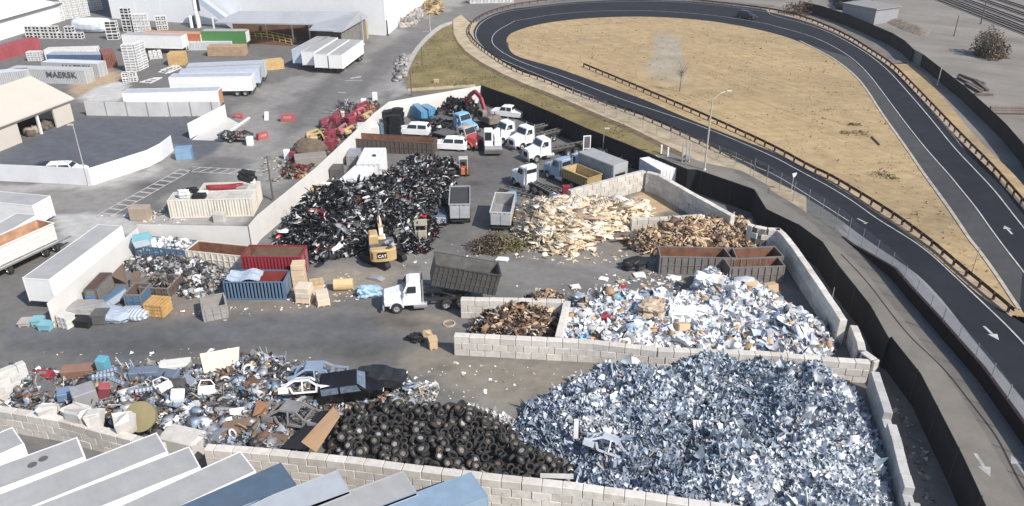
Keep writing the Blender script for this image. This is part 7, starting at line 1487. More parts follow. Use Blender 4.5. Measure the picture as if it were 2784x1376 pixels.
racks('white steel rack in the separate three high stack beside the row', Z1(1615, 605), Z1(1800, 600), 1, 3, True, 'three high stack beside the row')
racks('white lattice rack in the big four high block behind the row', Z1(975, 300), Z1(1370, 240), 5, 4, False, 'four high block of white racks', 1.05)
racks('pale empty rack at the left of the four high block', Z1(760, 360), Z1(985, 310), 3, 4, False, 'pale racks left of the block', 1.05)
racks('white rack stacked highest near the shaded warehouse wall', Z1(1380, 170), Z1(1560, 150), 2, 4, False, 'racks by the grey wall', 1.05)
racks('rack with its shaded inside painted dark stacked against the white warehouse wall', Z2(-80, 480), Z2(60, 484), 1, 4, True, 'rack stacks against the warehouse')
racks('white rack with crumpled load in the middle stack at the warehouse', Z2(85, 490), Z2(330, 480), 2, [3, 3], False, 'middle rack stacks at the warehouse')
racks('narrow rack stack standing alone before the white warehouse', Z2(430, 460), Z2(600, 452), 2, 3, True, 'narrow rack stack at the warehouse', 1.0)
racks('white rack of the leaning stack right of the rust red container', Z2(-40, 1085), Z2(140, 1082), 1, 5, False, 'leaning white stack', .95)
racks('white rack of the tall lattice stack beside the trailers', Z2(165, 1075), Z2(315, 1010), 1, 5, False, 'tall lattice stack', .95, .9)
racks('low grey rack lying behind the tall lattice stack', Z2(320, 900), Z2(520, 880), 3, 2, False, 'low grey racks', .7)
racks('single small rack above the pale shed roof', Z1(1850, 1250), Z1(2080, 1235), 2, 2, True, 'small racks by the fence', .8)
racks('orange and white slatted rack beside the long red container', Z1(420, 925), Z1(640, 920), 2, 2, False, 'orange and white racks', .85)
for lab, q in [('loose white frame lying left of the trailers', [(445, 1100), (640, 1010), (760, 1000), (560, 1120)]), ('loose white frame lying across the other near the trailers', [(480, 1070), (700, 985), (790, 1030), (600, 1110)]), ('loose white frame on the ground before the front trailer', [(170, 1250), (380, 1185), (500, 1180), (330, 1260)])]:
    pts_ = [P(*Z2(*u)) for u in q]; t = thing('rack_frame', lab, 'frame', pts_[0]); mb = MB()
    for i in range(4): a = pts_[i]-pts_[0]; b = pts_[(i+1) % 4]-pts_[0]; mb.bar(a+Vector((0, 0, .1+.02*i)), b+Vector((0, 0, .1+.02*i)), .16, .16)
    for f in (.33, .66): mb.bar(pts_[0].lerp(pts_[1], f)-pts_[0]+Vector((0, 0, .22)), pts_[3].lerp(pts_[2], f)-pts_[0]+Vector((0, 0, .22)), .12, .12)
    mb.build('bars', M_rack, t)
blob('white_stack', 'pale sheeted stack behind the three high rack stack', 'stack', 'a1', 700, 235, 9, 5, 3.2, M('sheet_blue_white', (.62, .66, .72), .7), seed=4, jit=.02)
# containers
M_mae = M('grey_container', (.46, .475, .48), .55, var=.06, dirt=.15); M_redc = M('brick_red_container', (.36, .085, .10), .6, var=.1, dirt=.15); M_rustc = M('brown_container', (.24, .10, .075), .7, var=.2, dirt=.4)
container('shipping_container', 'long brick red container at the left edge among the racks', 'container', P(-20, 172), P(113, 134), 2.4, 2.3, M_redc)
container('shipping_container', 'blue container between the orange rack and the brown end', 'container', P(125, 149, 2.3), P(272, 149, 2.3), 2.4, 2.3, M('slate_blue_container', (.13, .20, .32), .55, var=.1), roof_mat=M('steel_roof', (.36, .39, .43), .5, var=.1))
container('shipping_container', 'brown rusted container standing end on behind the grey ones', 'container', P(287, 186), P(321, 182), 5., 2.5, M_rustc, doors=None)
m1 = container('shipping_container', 'grey container with big dark lettering nearest the tan building', 'container', P(20, 187, 2.4), P(228, 192, 2.4), 2.5, 2.4, M_mae, roof_mat=M_mae)
m2 = container('shipping_container', 'grey container with only its last letter showing behind the lettered one', 'container', P(110, 169, 2.4), P(264, 174, 2.4), 2.5, 2.4, M_mae, roof_mat=M('pale_roof', (.58, .60, .63), .5))
Lm = (P(228, 192, 2.4)-P(20, 187, 2.4)).length; Mt = Matrix(((1, 0, 0, 0), (0, 0, -1, 0), (0, 1, 0, 0), (0, 0, 0, 1)))
M_let = M('letter_dark', (.09, .095, .11), .6, var=.3)
text_mesh('lettering', 'MAERSK', 1.35, M_let, m1, Matrix.Translation((Lm*.69, -.06, 1.55)) @ Mt, .02, 1.05, 1.05)
L2_ = (P(264, 174, 2.4)-P(110, 169, 2.4)).length; text_mesh('lettering', 'MAERSK', 1.35, M_let, m2, Matrix.Translation((L2_*.62, -.06, 1.55)) @ Mt, .02, 1.05, 1.05)
container('shipping_container', 'dark red container in front of the lettered grey one', 'container', P(128, 219, .0), P(195, 224, .0), 2.4, 1.9, M_rustc, roof_mat=M('rust_roof', (.33, .13, .10), .7, var=.2))
container('shipping_container', 'pale grey container roof left of the tan gable', 'container', P(-60, 205, 2.4), P(78, 190, 2.4), 2.5, 2.4, M_mae, roof_mat=MATS['pale_roof'])
container('shipping_container', 'white container with brown marks behind the blue one', 'container', P(118, 136, 2.), P(258, 132, 2.), 2.4, 2., M_white, roof_mat=M('streaked_roof', (.60, .58, .55), .6, var=.15))
van_trailer('long white trailer parked behind the white racks', V2(P(329, 95, 3.5)), V2(P(491, 99, 3.5)), 0, None, 2.5, 3.5, 1.15, M_white, M_roofgrey, 1)
container('shipping_container', 'orange container behind the long white trailer', 'container', P(386, 89, 3.), P(543, 93, 3.), 2.4, 3.0, M('orange_container', (.52, .20, .10), .6, var=.1), doors='x1', z0=.5, door_mat=M_white, roof_mat=M('orange_roof', (.52, .28, .17), .6))
van_trailer('green trailer with white end doors before the open shed', V2(P(545, 85, 3.5)), V2(P(666, 85, 3.5)), 0, None, 2.5, 3.5, 1.15, M('green_trailer', (.08, .21, .07), .5, var=.06), M_roofgrey, 1, door_mat=M_white)
container('low_white_trailer', 'low pale grey flat body between the green trailer and the lumber', 'trailer', P(491, 138), P(632, 135), 2.3, 1.6, M('pale_body', (.60, .62, .65), .6), doors=None, roof_mat=MATS['pale_body'])
M_lum = M('lumber_tan', (.52, .36, .17), .8, var=.2, scale=1.4)
crate('lumber_stack', 'stacked tan lumber packs left of the grey roofed trailers', 'lumber', None, Z2(600, 995), Z2(840, 990), 2.6, 2.2, M_lum)
crate('lumber_stack', 'brown lumber packs behind the grey roofed trailers', 'lumber', None, Z2(1190, 850), Z2(1750, 845), 2.6, 1.8, M('lumber_brown', (.40, .28, .19), .8, var=.2))
crate('lumber_stack', 'tan pallet pile at the end of the parked trailers', 'lumber', None, S('b1', 65, 535), S('b1', 205, 520), 2.4, 1.6, M_lum)
M_trgrey = M('streaked_grey_roof', (.46, .48, .52), .5, .1, var=.1)
for lab, a, b, z, zb, m, dm in [('grey roofed trailer farthest back in the parked group', (506, 181), (718, 172), 3.3, 1., M_tgrey, M_white), ('pale blue trailer second from the back of the group', (486, 197), (704, 187), 3.3, 1., M('pale_blue_body', (.46, .54, .64), .5), M_tgrey), ('white trailer third from the back of the group', (457, 211), (682, 207), 3.3, 1., M_white, M_white), ('white trailer with orange rear doors at the front of the group', (331, 254), (592, 247), 3.2, .9, M_white, M('orange_doors', (.56, .24, .09), .55, var=.1))]:
    van_trailer(lab, V2(P(*a, z)), V2(P(*b, z)), 0, None, 2.5, z, zb, m, M_trgrey, 1, 'trailers parked before the back fence', True, dm)
for i, (nx, ny, fx, fy) in enumerate([(632, 415, 790, 303), (521, 410, 680, 305), (426, 392, 575, 300), (352, 378, 500, 296)]):
    van_trailer(['white trailer on the right of the four backed to the shed', 'white trailer second from the right at the shed', 'white trailer third from the right at the shed', 'bluish white trailer on the left of the four at the shed'][i], V2(P(*S('b1', nx, ny), 3.5)), V2(P(*S('b1', fx, fy), 3.5)), 0, 12.5, 2.45, 3.5, 1.1, M_white if i < 3 else M('blue_white_body', (.52, .60, .70), .5), M_roofgrey, 1, 'trailers backed to the shed')
# middle-left trailers
van_trailer('white box trailer at the left edge beyond the pale trailers', V2(P(-160, 536, 2.6)), V2(P(87, 559, 2.6)), 0, None, 2.7, 2.6, .35, M_white, M_roofgrey, 1, None, False, name='storage_trailer')
van_trailer('long white trailer parked along the cream fence', V2(R('a2', 368, 832, 3.2)), V2(R('a2', 918, 425, 3.2)), 0, None, 2.5, 3.2, .95, M_white, M_roofgrey, 1)
van_trailer('white trailer behind the rusty open bin at the left edge', V2(R('a2', -160, 600, 2.6)), V2(R('a2', 278, 342, 2.6)), 0, None, 2.4, 2.6, .7, M_white, M_roofgrey, 1)
a, b = R('a2', -60, 610, 3.0), R('a2', 398, 405, 3.0); d = (b-a).normalized(); d.z = 0; n = Vector((-d.y, d.x, 0)); L = (V2(b)-V2(a)).length
t = thing('open_trailer', 'cream open topped trailer with a rusty inside on a silver flatbed', 'trailer', V2(a), math.atan2(d.y, d.x)); open_box(t, 'box_body', L, 2.3, 3.0, 1.25, M('cream_body', (.74, .70, .64), .6, var=.06, dirt=.2), M('tan_rust_inside', (.45, .27, .17), .8, var=.35, dirt=.5, dirt_col=(.2, .08, .05)), 1.2)
mb = MB(); mb.box(-3, -.45, 1.02, L+1.2, -.25, 1.2); mb.build('flatbed_rail', M_chrome, t); mb = MB(); mb.box(-3, -.24, .95, L+.8, 2.4, 1.15); mb.build('flatbed', M_grey, t)
for x in (L-.4, L-1.6, 1.0):
    for y in (.1, 2.1): wheel(t, x, y, .48, .4)
# cream corrugated container with junk on it
M_cc = M('cream_corrugated', (.70, .66, .58), .6, var=.05, dirt=.2)
a, b = P(*Z8(845, 800)), P(*Z8(2010, 765)); d = (b-a).normalized(); n = Vector((-d.y, d.x, 0))
container('shipping_container', 'cream corrugated container nearest the yard fence with junk on its roof', 'container', a, b, 2.44, 2.15, M_cc, doors=None, roof_mat=M('cream_roof', (.52, .50, .46), .7, var=.15, dirt=.3)); container('shipping_container', 'cream corrugated container directly behind the one nearest the fence', 'container', a+n*2.5+d*2.6, b+n*2.5+d*.0, 2.44, 2.15, M_cc, doors=None, roof_mat=MATS['cream_roof'])
rz = math.atan2(d.y, d.x)
def top(x, y, up=0): return P(*Z8(x, y), 2.16+up)
for lab, x, y, sx, sy, sz, m in [('black rubbish heap at the left end of the cream container roof', 1150, 420, 1.6, .9, .5, M_blk), ('black tent like bundle at the far end of the cream roof', 1930, 270, 1.9, 1.0, 1.3, M_blk)]:
    p = top(x, y); o = blob('black_bundle', lab, 'bundle', 'a1', 0, 0, sx, sy, sz, m, seed=int(x), jit=.12); o.location = p
p = top(1040, 500); o = blob('white_sack', 'white lumpy sack standing on the cream container', 'sack', 'a1', 0, 0, 1.2, .8, 1., M('sack_white', (.60, .60, .58), .8), seed=77, jit=.1); o.location = p
for lab, x, y, sx, sy, sz, m in [('open black crate on the cream container roof', 1250, 500, 1.4, .8, .45, M_blk), ('white small box behind the black crate on the roof', 1310, 440, .9, .5, .3, M_white), ('white pail beside the black bundle on the roof', 2000, 290, .5, .5, .4, M_white), ('grey machine part beside the red canoe', 1840, 370, 1.2, .7, .35, M_grey)]:
    p = top(x, y); t = bx('roof_box', lab, 'box', p, sx, sy, sz, m); t.rotation_euler = (0, 0, rz)
p = top(1610, 385); mb = MB(); n2 = 10; hull = []
for i in range(n2+1):
    u = i/n2*2-1; w_ = .48*math.sqrt(max(0, 1-u*u)); hull.append([(u*2.0, w_*math.cos(a_), .5*(1-math.sin(a_))*(.8+.4*u*u)+.02) for a_ in np.linspace(0, PI, 7)])
for r in hull: mb.v += r
for i in range(n2):
    for k in range(6): mb.f.append((i*7+k, i*7+k+1, (i+1)*7+k+1, (i+1)*7+k)); mb.c.append((1, 1, 1))
o = mb.build('canoe', M_red, loc=p); o.rotation_euler = (0, 0, rz+.1); tag(o, 'red canoe lying on the cream container roof', 'canoe')
bx('work_stand', 'tan wooden work stand at the end of the ladder marking', 'stand', P(*Z8(440, 800)), 2.0, 1.2, 1.5, M('stand_wood', (.36, .30, .24), .8, var=.15)); bx('generator', 'low grey machine in front of the cream container', 'machine', P(*Z8(1540, 830)), 1.2, .9, 1.0, M('pale_machine', (.5, .49, .46), .6))
# court and lot objects
bx('dumpster', 'small blue dumpster outside the curved fence', 'dumpster', R('a1', 1392, 1190), 2.0, 1.5, 1.5, M('blue_dumpster', (.18, .30, .44), .5, var=.15), (0, 0, .2), door=M('dumpster_front', (.22, .34, .48), .5))
p = R('a1', 1780, 1060); t = thing('utility_trailer', 'grey utility trailer loaded with junk at the end of the pale slab', 'trailer', p, -.15); mb = MB(); mb.box(-2.2, -.9, .55, 2.0, .9, .68); mb.build('deck', M_grey, t)
for y in (-.9, .9): mb = MB(); mb.bar((-2.2, y, .95), (2.0, y, .95), .06, .08); mb.build('rail', M_dark, t); wheel(t, -.3, y*1.1, .34, .2)
A = Acc(); hh = Heap([Vector((-2, -.8, 0)), Vector((1.8, -.8, 0)), Vector((1.8, .8, 0)), Vector((-2, .8, 0))], .4, .5, z0=.68); A.scatter('box', hh.sample(40), .6, pal2, .6, .03, (1, .6, .5), .3); o = A.build('junk', M_h_mix); o.parent = t
bx('white_bucket', 'white square bin beside the utility trailer', 'bin', R('a1', 1884, 1092), .8, .8, 1.2, M_white)
sheet('concrete_slab', RL('a1', 1440,1055,1690,1062,1800,930,1700,875,1640,900), M('pale_slab', (.52, .51, .49), .85, var=.08), .03)
o = plate('white_barrier', 'bright white low barrier along the pale slab', 'barrier', [R('a1', 1690, 1028), R('a1', 1860, 905), R('a1', 1870, 880, .6), R('a1', 1690, 1005, .6)], .3, M_white)
def barrier(label, k, x, y, rz, s=1., m=None):
    p = R(k, x, y); t = thing('water_barrier', label, 'barrier', p, rz); mb = MB(); mb.prism([(-.9*s, 0), (.9*s, 0), (.9*s, .25*s), (.8*s, .95*s), (-.8*s, .95*s), (-.9*s, .25*s)], -.28*s, .28*s); mb.build('body', m or M('salmon_red', (.40, .10, .12), .5, var=.1), t); mb = MB(); mb.box(-.5*s, -.30*s, .4*s, .5*s, -.282*s, .75*s); mb.build('stripe', M('stripe_orange', (.50, .24, .14), .5), t)
barrier('red plastic barrier lying on the pale slab', 'a1', 1800, 890, -.3, .8); barrier('red and orange machine box standing alone on the lot', 'b1', 232, 912, .1, 1.15); barrier('red plastic barrier alone at the left of the sloping lot', 'b1', 40, 1045, .9, .95)
o = plate('notice_board', 'white notice board on the open lot', 'sign', [R('b1', 52, 908), R('b1', 84, 908), R('b1', 84, 870, .2)+Vector((0, .2, .5)), R('b1', 55, 870, .2)+Vector((0, .2, .5))], .08, M_white)
for lab, k, x, y in [('white post marker by the junk at the end of the lot', 'b1', 884, 752), ('white barrel among the red machines near the fence corner', 'b1', 800, 800)]: bx('marker_barrel', lab, 'barrel', R(k, x, y), .75, .75, 1.2, M_white)
# red and yellow machines along the outside of the fence
def boom_lift(label, x, y, rz, mat, L=2.6, up=1., grp='machines parked outside the white fence'):
    p = P(*Z3(x, y)); t = thing('boom_lift', label, 'lift', p, rz, grp); t.scale = (.72, .78, .66); mb = MB(); mb.cbox(-L/2, -.9, .4, L/2, .9, .95, .1); mb.build('chassis', M_dark, t); mb = MB(); mb.cbox(-L/2+.1, -.85, .95, L*.2, .85, 1.7*up, .15); mb.build('engine_cover', mat, t)
    mb = MB(); mb.bar((-L/2+.3, 0, 1.75*up), (L*.55, 0, 2.3*up), .3, .35); mb.bar((L*.55, 0, 2.3*up), (L*.75, 0, 1.3), .22, .25); mb.build('boom', mat, t); mb = MB(); x0 = L*.75
    for a_, b_ in (((x0, -.8, 1.0), (x0+.9, -.8, 1.0)), ((x0, .8, 1.), (x0+.9, .8, 1.)), ((x0+.9, -.8, 1.), (x0+.9, .8, 1.)), ((x0, -.8, 1.9), (x0+.9, -.8, 1.9)), ((x0, .8, 1.9), (x0+.9, .8, 1.9)), ((x0+.9, -.8, 1.9), (x0+.9, .8, 1.9)), ((x0, -.8, 1.9), (x0, .8, 1.9))): mb.bar(a_, b_, .07, .07)
    for q in ((x0, -.8), (x0, .8), (x0+.9, -.8), (x0+.9, .8)): mb.box(q[0]-.04, q[1]-.04, .95, q[0]+.04, q[1]+.04, 1.9)
    mb.box(x0, -.76, .9, x0+.86, .76, .98); mb.build('basket', mat, t)
    for wx in (-L/2+.45, L/2-.45):
        for s in (-.85, .85): wheel(t, wx, s, .42, .3)
M_mred = M('machine_red', (.25, .045, .065), .5, var=.12, dirt=.2); M_myel = M('machine_yellow', (.50, .39, .19), .5, var=.1, dirt=.25)
for lab, x, y, rz, m, L, up in [('red lift nearest the top corner of the white fence', 1235, 235, .6, M_mred, 2.6, 1.3), ('red lift with a tilted cover beside the yellow arms', 1090, 420, .9, M_mred, 2.8, 1.5), ('red lift behind the white bucket in the machine row', 860, 400, 1.2, M_mred, 2.6, 1.4), ('small red machine apart at the outer side of the row', 690, 430, .5, M_mred, 2.2, 1.0), ('pale red machine behind the tilted cover', 1180, 300, .5, M('pale_red', (.46, .16, .17), .5), 2.4, 1.1), ('tall red machine in the middle of the row by the fence', 780, 640, 1.5, M_mred, 2.8, 1.6), ('tall red machine in front of the middle one by the fence', 770, 790, 1.5, M_mred, 2.8, 1.6), ('pink faded machine tucked against the fence', 940, 560, 1., M('faded_pink', (.40, .17, .17), .6), 2.2, 1.1), ('yellow topped red machine at the outer side of the row', 490, 620, .4, M_myel, 2.4, 1.0), ('yellow machine behind the brown tarp', 545, 690, .3, M_myel, 2.2, 1.2), ('yellow lift with thin arms near the top of the row', 1310, 330, .7, M_myel, 2.2, .9), ('yellow lift touching the fence beside the pink machine', 1030, 560, .8, M_myel, 2.2, .9), ('yellow machine left of the brown tarp', 300, 790, .3, M_myel, 1.8, 1.1)]: boom_lift(lab, x, y, rz, m, L, up)
p = P(*Z3(470, 870)); o = blob('brown_tarp', 'large brown tarp draped over a machine outside the fence', 'tarp', 'a1', 0, 0, 4.4, 2.4, 2.6, M('brown_cloth', (.13, .10, .075), .9, var=.2), seed=41, jit=.05); o.location = p
bx('concrete_box', 'flat grey box in front of the brown tarp', 'box', P(*Z3(475, 960)), 4.0, 2.0, 1.1, M('box_grey', (.27, .25, .235), .8), (0, 0, .3))
for lab, x, y, m in [('white sign panel at the end of the machine row', 120, 900, M_white), ('small red drum beside the white sign panel', 210, 930, M_mred), ('cream column beside the small red drum', 300, 890, M('cream_post', (.66, .56, .44), .6)), ('white bucket upright between the red lifts', 945, 310, M('cream_bucket', (.7, .66, .58), .6))]: bx('row_box', lab, 'box', P(*Z3(x, y)), .75, .6, 1.3, m)
hh = Heap([P(*Z3(*q)) for q in [(850, 250), (1100, 260), (1180, 120), (920, 90)]], .8, 1.2, seed=61); A = Acc(); hh.mound(A, .4, (.1, .1, .1)); A.scatter('tube', hh.sample(120), 1.8, [((.1,.1,.1),3),((.4,.4,.4),2)], .6, 0, (1, .05, .05), .3); heap_tag(A.build('pipe_pile', M_h_mix), 'pile of grey pipes and rods at the outer side of the machines', 'scrap')
for a_, b_ in [((1300, 180), (1500, 60)), ((560, 560), (1000, 250)), ((200, 1000), (560, 1010))]:
    pass
hh = Heap([P(*Z3(*q)) for q in [(0, 1200), (330, 1200), (560, 980), (860, 700), (1100, 480), (1420, 240), (1480, 90), (1300, 90), (900, 300), (600, 480), (350, 760), (150, 950)]], .25, .6, seed=62); A = Acc(); A.scatter('tube', hh.sample(160), 1.3, [((.06,.05,.05),4),((.25,.04,.05),2),((.4,.33,.18),1)], .7, 0, (1, .06, .06), .3); A.scatter('sheet', hh.sample(700), .5, [((.12,.10,.09),4),((.3,.05,.06),2),((.4,.37,.33),2),((.45,.34,.14),1)], .7, .2, (1, .7, .5), .4); A.scatter('box', hh.sample(200), .8, [((.08,.07,.06),6),((.22,.04,.05),2),((.40,.31,.16),1.5)], .5, .03, (1, .5, .5), .3); heap_tag(A.build('machine_clutter', M_h_mix), 'clutter of parts lying between the parked machines', 'clutter')
p = P(*ZF(1040, 262)); car('white car parked behind the curved fence', p, .1, M_white, 'suv'); car('dark car parked beside the white one in the court', P(*ZF(720, 235)), .08, M('dark_blue_car', (.02, .025, .035), .3, .2), 'sedan')
for lab, k, x, y in [('dark bundle lying at the foot of the back fence', 'a1', 800, 855), ('dark bundle lying farther right at the back fence', 'a1', 1220, 862)]: blob('dark_bundle', lab, 'bundle', k, x, y, 1.8, .9, .8, M_blk, seed=int(x), jit=.1)
# road junction heap, rubble line, far frames
hh = Heap([P(*S('b1', *q)) for q in [(1240, 110), (1360, 112), (1400, 60), (1370, 10), (1290, 0), (1250, 40)]], 2.2, 5., seed=71); A = Acc(); hh.mound(A, .8, (.36, .27, .15), 0); A.scatter('sheet', hh.sample(260), .9, [((.38,.29,.17),3),((.30,.23,.13),2)], .5, .08, (1, .8, .5), .3); heap_tag(A.build('soil_heap', M_h_matt), 'tan soil heap beside the road at the top', 'soil heap')
hh = Heap([P(*S('b1', *q)) for q in [(1080, 210), (1180, 190), (1260, 110), (1230, 80), (1140, 130), (1080, 180)]], 1.5, 2.5, seed=72); A = Acc(); hh.mound(A, .8, (.27, .26, .245)); A.scatter('box', hh.sample(260), .8, [((.34,.33,.31),3),((.2,.19,.18),2),((.35,.15,.1),.3)], .8, .04, (1, .8, .6), .3); heap_tag(A.build('rubble_heap', M_h_matt), 'grey rubble heap between the warehouse and the road', 'rubble')
hh = Heap([P(*S('b1', *q)) for q in [(1020, 620), (1110, 610), (1130, 430), (1080, 420), (1050, 500)]], .7, 1.2, seed=73); A = Acc(); A.scatter('box', hh.sample(110), .8, [((.34,.33,.31),3),((.2,.19,.18),3)], .5, .04, (1, .5, .5), .3); heap_tag(A.build('kerb_rubble', M_h_matt), 'broken kerb stones piled at the lawn edge', 'rubble')
racks('pale fenced frame beyond the bend at the very top', S('b1', 1600, 30), S('b1', 1930, 20), 6, 1, False, 'pale frames beyond the bend', 2.2, 3.)
bx('red_barrier', 'small red barrier across the road near the warehouse', 'barrier', P(*S('b1', 1112, 192)), 1.8, .4, 1.1, M('salmon_red', (.40, .10, .12), .5)); bx('brown_block', 'tan block leaning at the end of the shed', 'block', P(*S('b1', 805, 290)), 1.6, 1.4, 3.6, M('tan_block', (.50, .36, .18), .8))
bx('lawn_stone', 'small tan stump in the middle of the lawn', 'stump', P(*S('b1', 1345, 622)), .9, .7, .6, M('stump_tan', (.46, .34, .20), .9))
# ---------------------------------------------------------------- across the loop
f_, r_ = P(*S('c1', 1800, 150)), P(*S('c1', 1690, 130)); d = (f_-r_); car('dark car driving along the far side of the loop', (f_+r_)/2, math.atan2(d.y, d.x), M('charcoal_car', (.03, .033, .04), .3, .2), 'suv', z=.0)
t = thing('bare_tree', 'thin bare tree standing in the middle of the infield', 'tree', R('c1', 1238, 690)); mb = MB(); mb.tube((0, 0, 0), (.1, 0, 3.2), .08, 7, .04); mb.build('trunk', M_wood, t); mb = MB()
for _ in range(46):
    a_ = random.uniform(0, 2*PI); z_ = random.uniform(2.2, 3.2); e_ = Vector((math.cos(a_)*random.uniform(.4, 1.3), math.sin(a_)*random.uniform(.4, 1.3), z_+random.uniform(.4, 2.))); mb.tube((.08, 0, z_), e_, .018, 4, .006, False)
    mb.tube(e_, e_+Vector((random.uniform(-.4, .4), random.uniform(-.4, .4), random.uniform(.1, .5))), .012, 3, .004, False)
mb.build('crown', M('bare_twigs', (.16, .13, .10), .9), t)
twig_bush('bush', 'big brown leafless bush in the grey rail yard', 'bush', 'd1', 1680, 425, 3.4, 4.3, [((.16,.12,.09),5),((.22,.17,.13),4),((.10,.075,.06),4)], 2600, 120)
twig_bush('bush', 'dark brown bush at the start of the far black fence', 'bush', 'd1', 225, 105, 3., 3., [((.10,.06,.045),5),((.16,.10,.07),4)], 900, 50)
for i, (x, y, r) in enumerate([(660, 940, .8), (720, 1010, 1.), (600, 1000, .7)]): twig_bush('weed_tuft', ['sparse green weed tuft in the lower infield', 'larger green weed tuft beside a fallen branch', 'faint green weed tuft left of the others'][i], 'weed', 'd1', x, y, r*1.3, .25, [((.17,.16,.07),3),((.26,.21,.10),3)], 90, 6)
for i, (x, y, r) in enumerate([(860, 40, .9), (950, 70, .8), (1270, 280, .7), (1300, 340, .8)]): twig_bush('weed_tuft', ['green weed tuft high in the narrowing infield', 'green weed tuft right of the highest one', 'pale green weed tuft near the tip of the infield', 'lowest green weed tuft near the infield tip'][i], 'weed', 'd2', x, y, r*1.3, .25, [((.18,.17,.08),3),((.28,.23,.11),3)], 80, 6)
p0, p1 = R('d1', 790, 1035), R('d1', 850, 1095); mb = MB(); mb.tube((0, 0, .12), p1-p0+Vector((0, 0, .1)), .12, 6); tag(mb.build('fallen_branch', M_wood, loc=p0), 'fallen branch lying in the dry infield grass', 'branch')
t = thing('rail_shed', 'grey flat roofed shed behind the far black fence', 'shed', R('d1', 560, 135)); a = R('d1', 560, 135); b = R('d1', 805, 185); d = (b-a); L = d.length; t.rotation_euler = (0, 0, math.atan2(d.y, d.x)); mb = MB(); mb.box(0, 0, 0, L, 8, 3.2); mb.build('wall', M('shed_grey', (.28, .28, .30), .7, var=.1), t); mb = MB(); mb.box(-.3, -.3, 3.2, L+.3, 8.3, 3.5); mb.build('roof', M('shed_roof_grey', (.25, .24, .24), .8), t)
hh = Heap([R('d1', *q) for q in [(540, 70), (780, 95), (800, 40), (740, -40), (560, -60), (500, 0)]], 5., 7., seed=81); A = Acc(); hh.mound(A, 1., (.045, .045, .047), 0); A.scatter('bag', hh.sample(200), 1.6, [((.04,.04,.042),3),((.09,.09,.09),2)], .4, .08, (1, .8, .5), .3); heap_tag(A.build('coal_heap', M_h_matt), 'dark heap behind the grey shed in the rail yard', 'heap')
for i, (x0, y0, x1, y1) in enumerate([(1450, 570, 1640, 640), (1440, 590, 1620, 690), (1570, 615, 1660, 690), (1500, 640, 1610, 705), (1560, 720, 1700, 722)]):
    a = R('d1', x0, y0); b = R('d1', x1, y1); mb = MB(); mb.bar((0, 0, .2), b-a+Vector((0, 0, .2)), .5, .4); tag(mb.build('timber_beam', M('old_timber', (.13, .11, .095), .9, var=.3), loc=a), ['dark timber beam highest in the pile beyond the fence', 'dark timber beam crossing the pile beyond the fence', 'short dark timber beam at the right of the pile', 'short dark timber beam low in the pile', 'single timber beam apart below the pile'][i], 'timber', 'old timbers beyond the fence')
for i, y in enumerate((822, 840, 858)): a = R('d1', 1680, y); b = R('d1', 2150, y+6); mb = MB(); mb.tube((0, 0, .25), b-a+Vector((0, 0, .25)), .25, 8); tag(mb.build('rail_pipe', M('old_pipe', (.16, .13, .115), .8, var=.2), loc=a), ['rusty pipe farthest in the row beyond the black fence', 'rusty pipe in the middle of the row beyond the fence', 'rusty pipe nearest in the row beyond the fence'][i], 'pipe', 'pipes beyond the black fence')
hh = Heap([R('d1', *q) for q in [(880, 160), (1000, 220), (1180, 280), (1260, 240), (1100, 180), (940, 120)]], .9, 4., seed=82); A = Acc(); hh.mound(A, .6, (.19, .155, .125), 0); heap_tag(A.build('dirt_bank', M_h_matt, smooth=True), 'low brown dirt bank in the rail yard', 'bank')
for k, x, y, lab in [('c1', 1098, 1155, 'white marker post outside the black fence on the left'), ('c1', 1148, 1175, 'white marker post outside the black fence on the right')]:
    p = R(k, x, y); mb = MB(); mb.cbox(-.12, -.12, 0, .12, .12, 1.2, .04); tag(mb.build('marker_post', M_white, loc=p), lab, 'post')
t = thing('valve_rack', 'grey valve pipes standing inside the wire fence', 'pipes', R('c1', 1285, 1220)); mb = MB()
for x in (-.5, 0, .4): mb.tube((x, 0, 0), (x, 0, 2.6), .1, 6)
mb.bar((-.55, 0, .8), (.6, 0, .8), .12, .5); mb.build('pipes', M_galv, t); mb = MB(); mb.cbox(-.2, -.35, .5, .6, -.1, 1.1, .04); mb.build('box', M_grey, t)

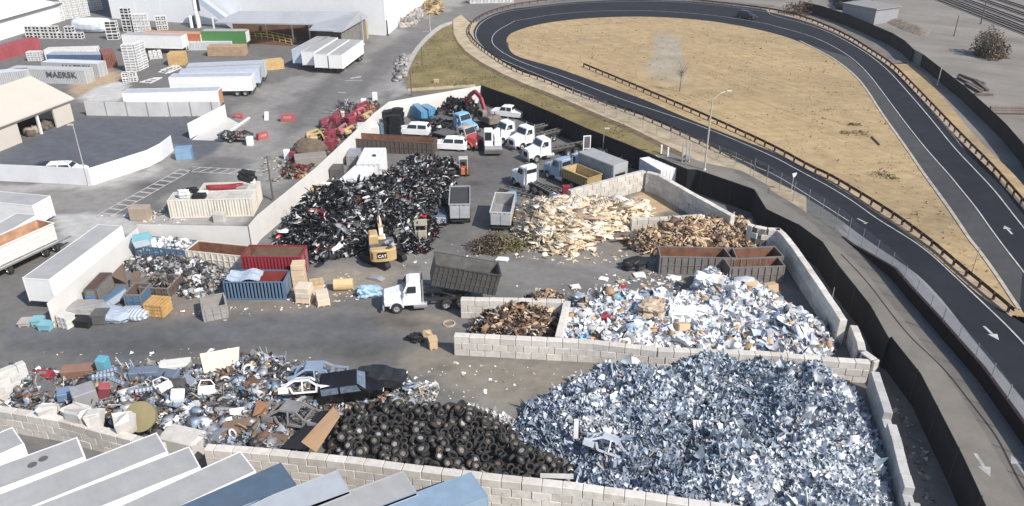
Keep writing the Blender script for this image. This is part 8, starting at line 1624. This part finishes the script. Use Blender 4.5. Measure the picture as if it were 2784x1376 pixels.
# ---------------------------------------------------------------- dry tufts
def tufts(name, lab, poly, n, size, cols, ramp=False):
    h = Heap(poly, .01, 1.); q = h.sample(n*2); f_ = fbm(q[:, 0], q[:, 1], 14, 9, 3)+rng.normal(0, .35, len(q)); q = q[np.argsort(-f_)][:n]; q[:, 2] = .04
    if ramp:
        for i in range(len(q)): q[i, 2] = zw(q[i, 0], q[i, 1])+.04
    A = Acc(); A.scatter('shard', q, size, cols, 1.1, .2, (1, .45, .5), .4); heap_tag(A.build(name, M_h_matt), lab, 'grass')
tufts('grass_tufts', 'dry golden grass tufts spread over the infield of the loop', [V2(p) for p in INF_UP]+[V2(p) for p in INF_LO[1:-1][::-1]], 5500, .16, [((.38,.28,.155),5),((.33,.24,.13),4),((.27,.20,.11),1),((.25,.205,.10),.4)], True)
tufts('grass_tufts', 'low green and dry tufts spread over the lawn', RL('b1', 1465,175,1350,240,1185,425,1135,560,1130,670,1680,640,1937,730,'c1',300,850,830,1070,1100,1130,850,950,600,850,300,715,'b1',1937,605,1600,425,1478,280), 2600, .17, [((.17,.15,.06),5),((.12,.12,.045),3),((.28,.21,.11),2)])
tufts('weed_strip_tufts', 'dark weeds along the foot of the black fence', [FB[i]+Vector((.2, .1, 0)) for i in range(3, 8)]+[FB[i]+Vector((1.6, .8, 0)) for i in range(7, 2, -1)], 500, .22, [((.10,.08,.045),4),((.15,.12,.06),3)])
# ---------------------------------------------------------------- thin haze volume added to soften contrast
mb = MB(); mb.box(-415, -30, -1, 415, 690, 41); hz = mb.build('haze', bpy.data.materials.new('soft_haze')); hz['kind'] = 'stuff'; hm_ = hz.data.materials[0]; hm_.use_nodes = True
nt_ = hm_.node_tree; nt_.nodes.clear(); ou = nt_.nodes.new('ShaderNodeOutputMaterial'); pv = nt_.nodes.new('ShaderNodeVolumePrincipled'); pv.inputs['Color'].default_value = (.92, .93, .95, 1); pv.inputs['Density'].default_value = .00016; nt_.links.new(pv.outputs['Volume'], ou.inputs['Volume'])
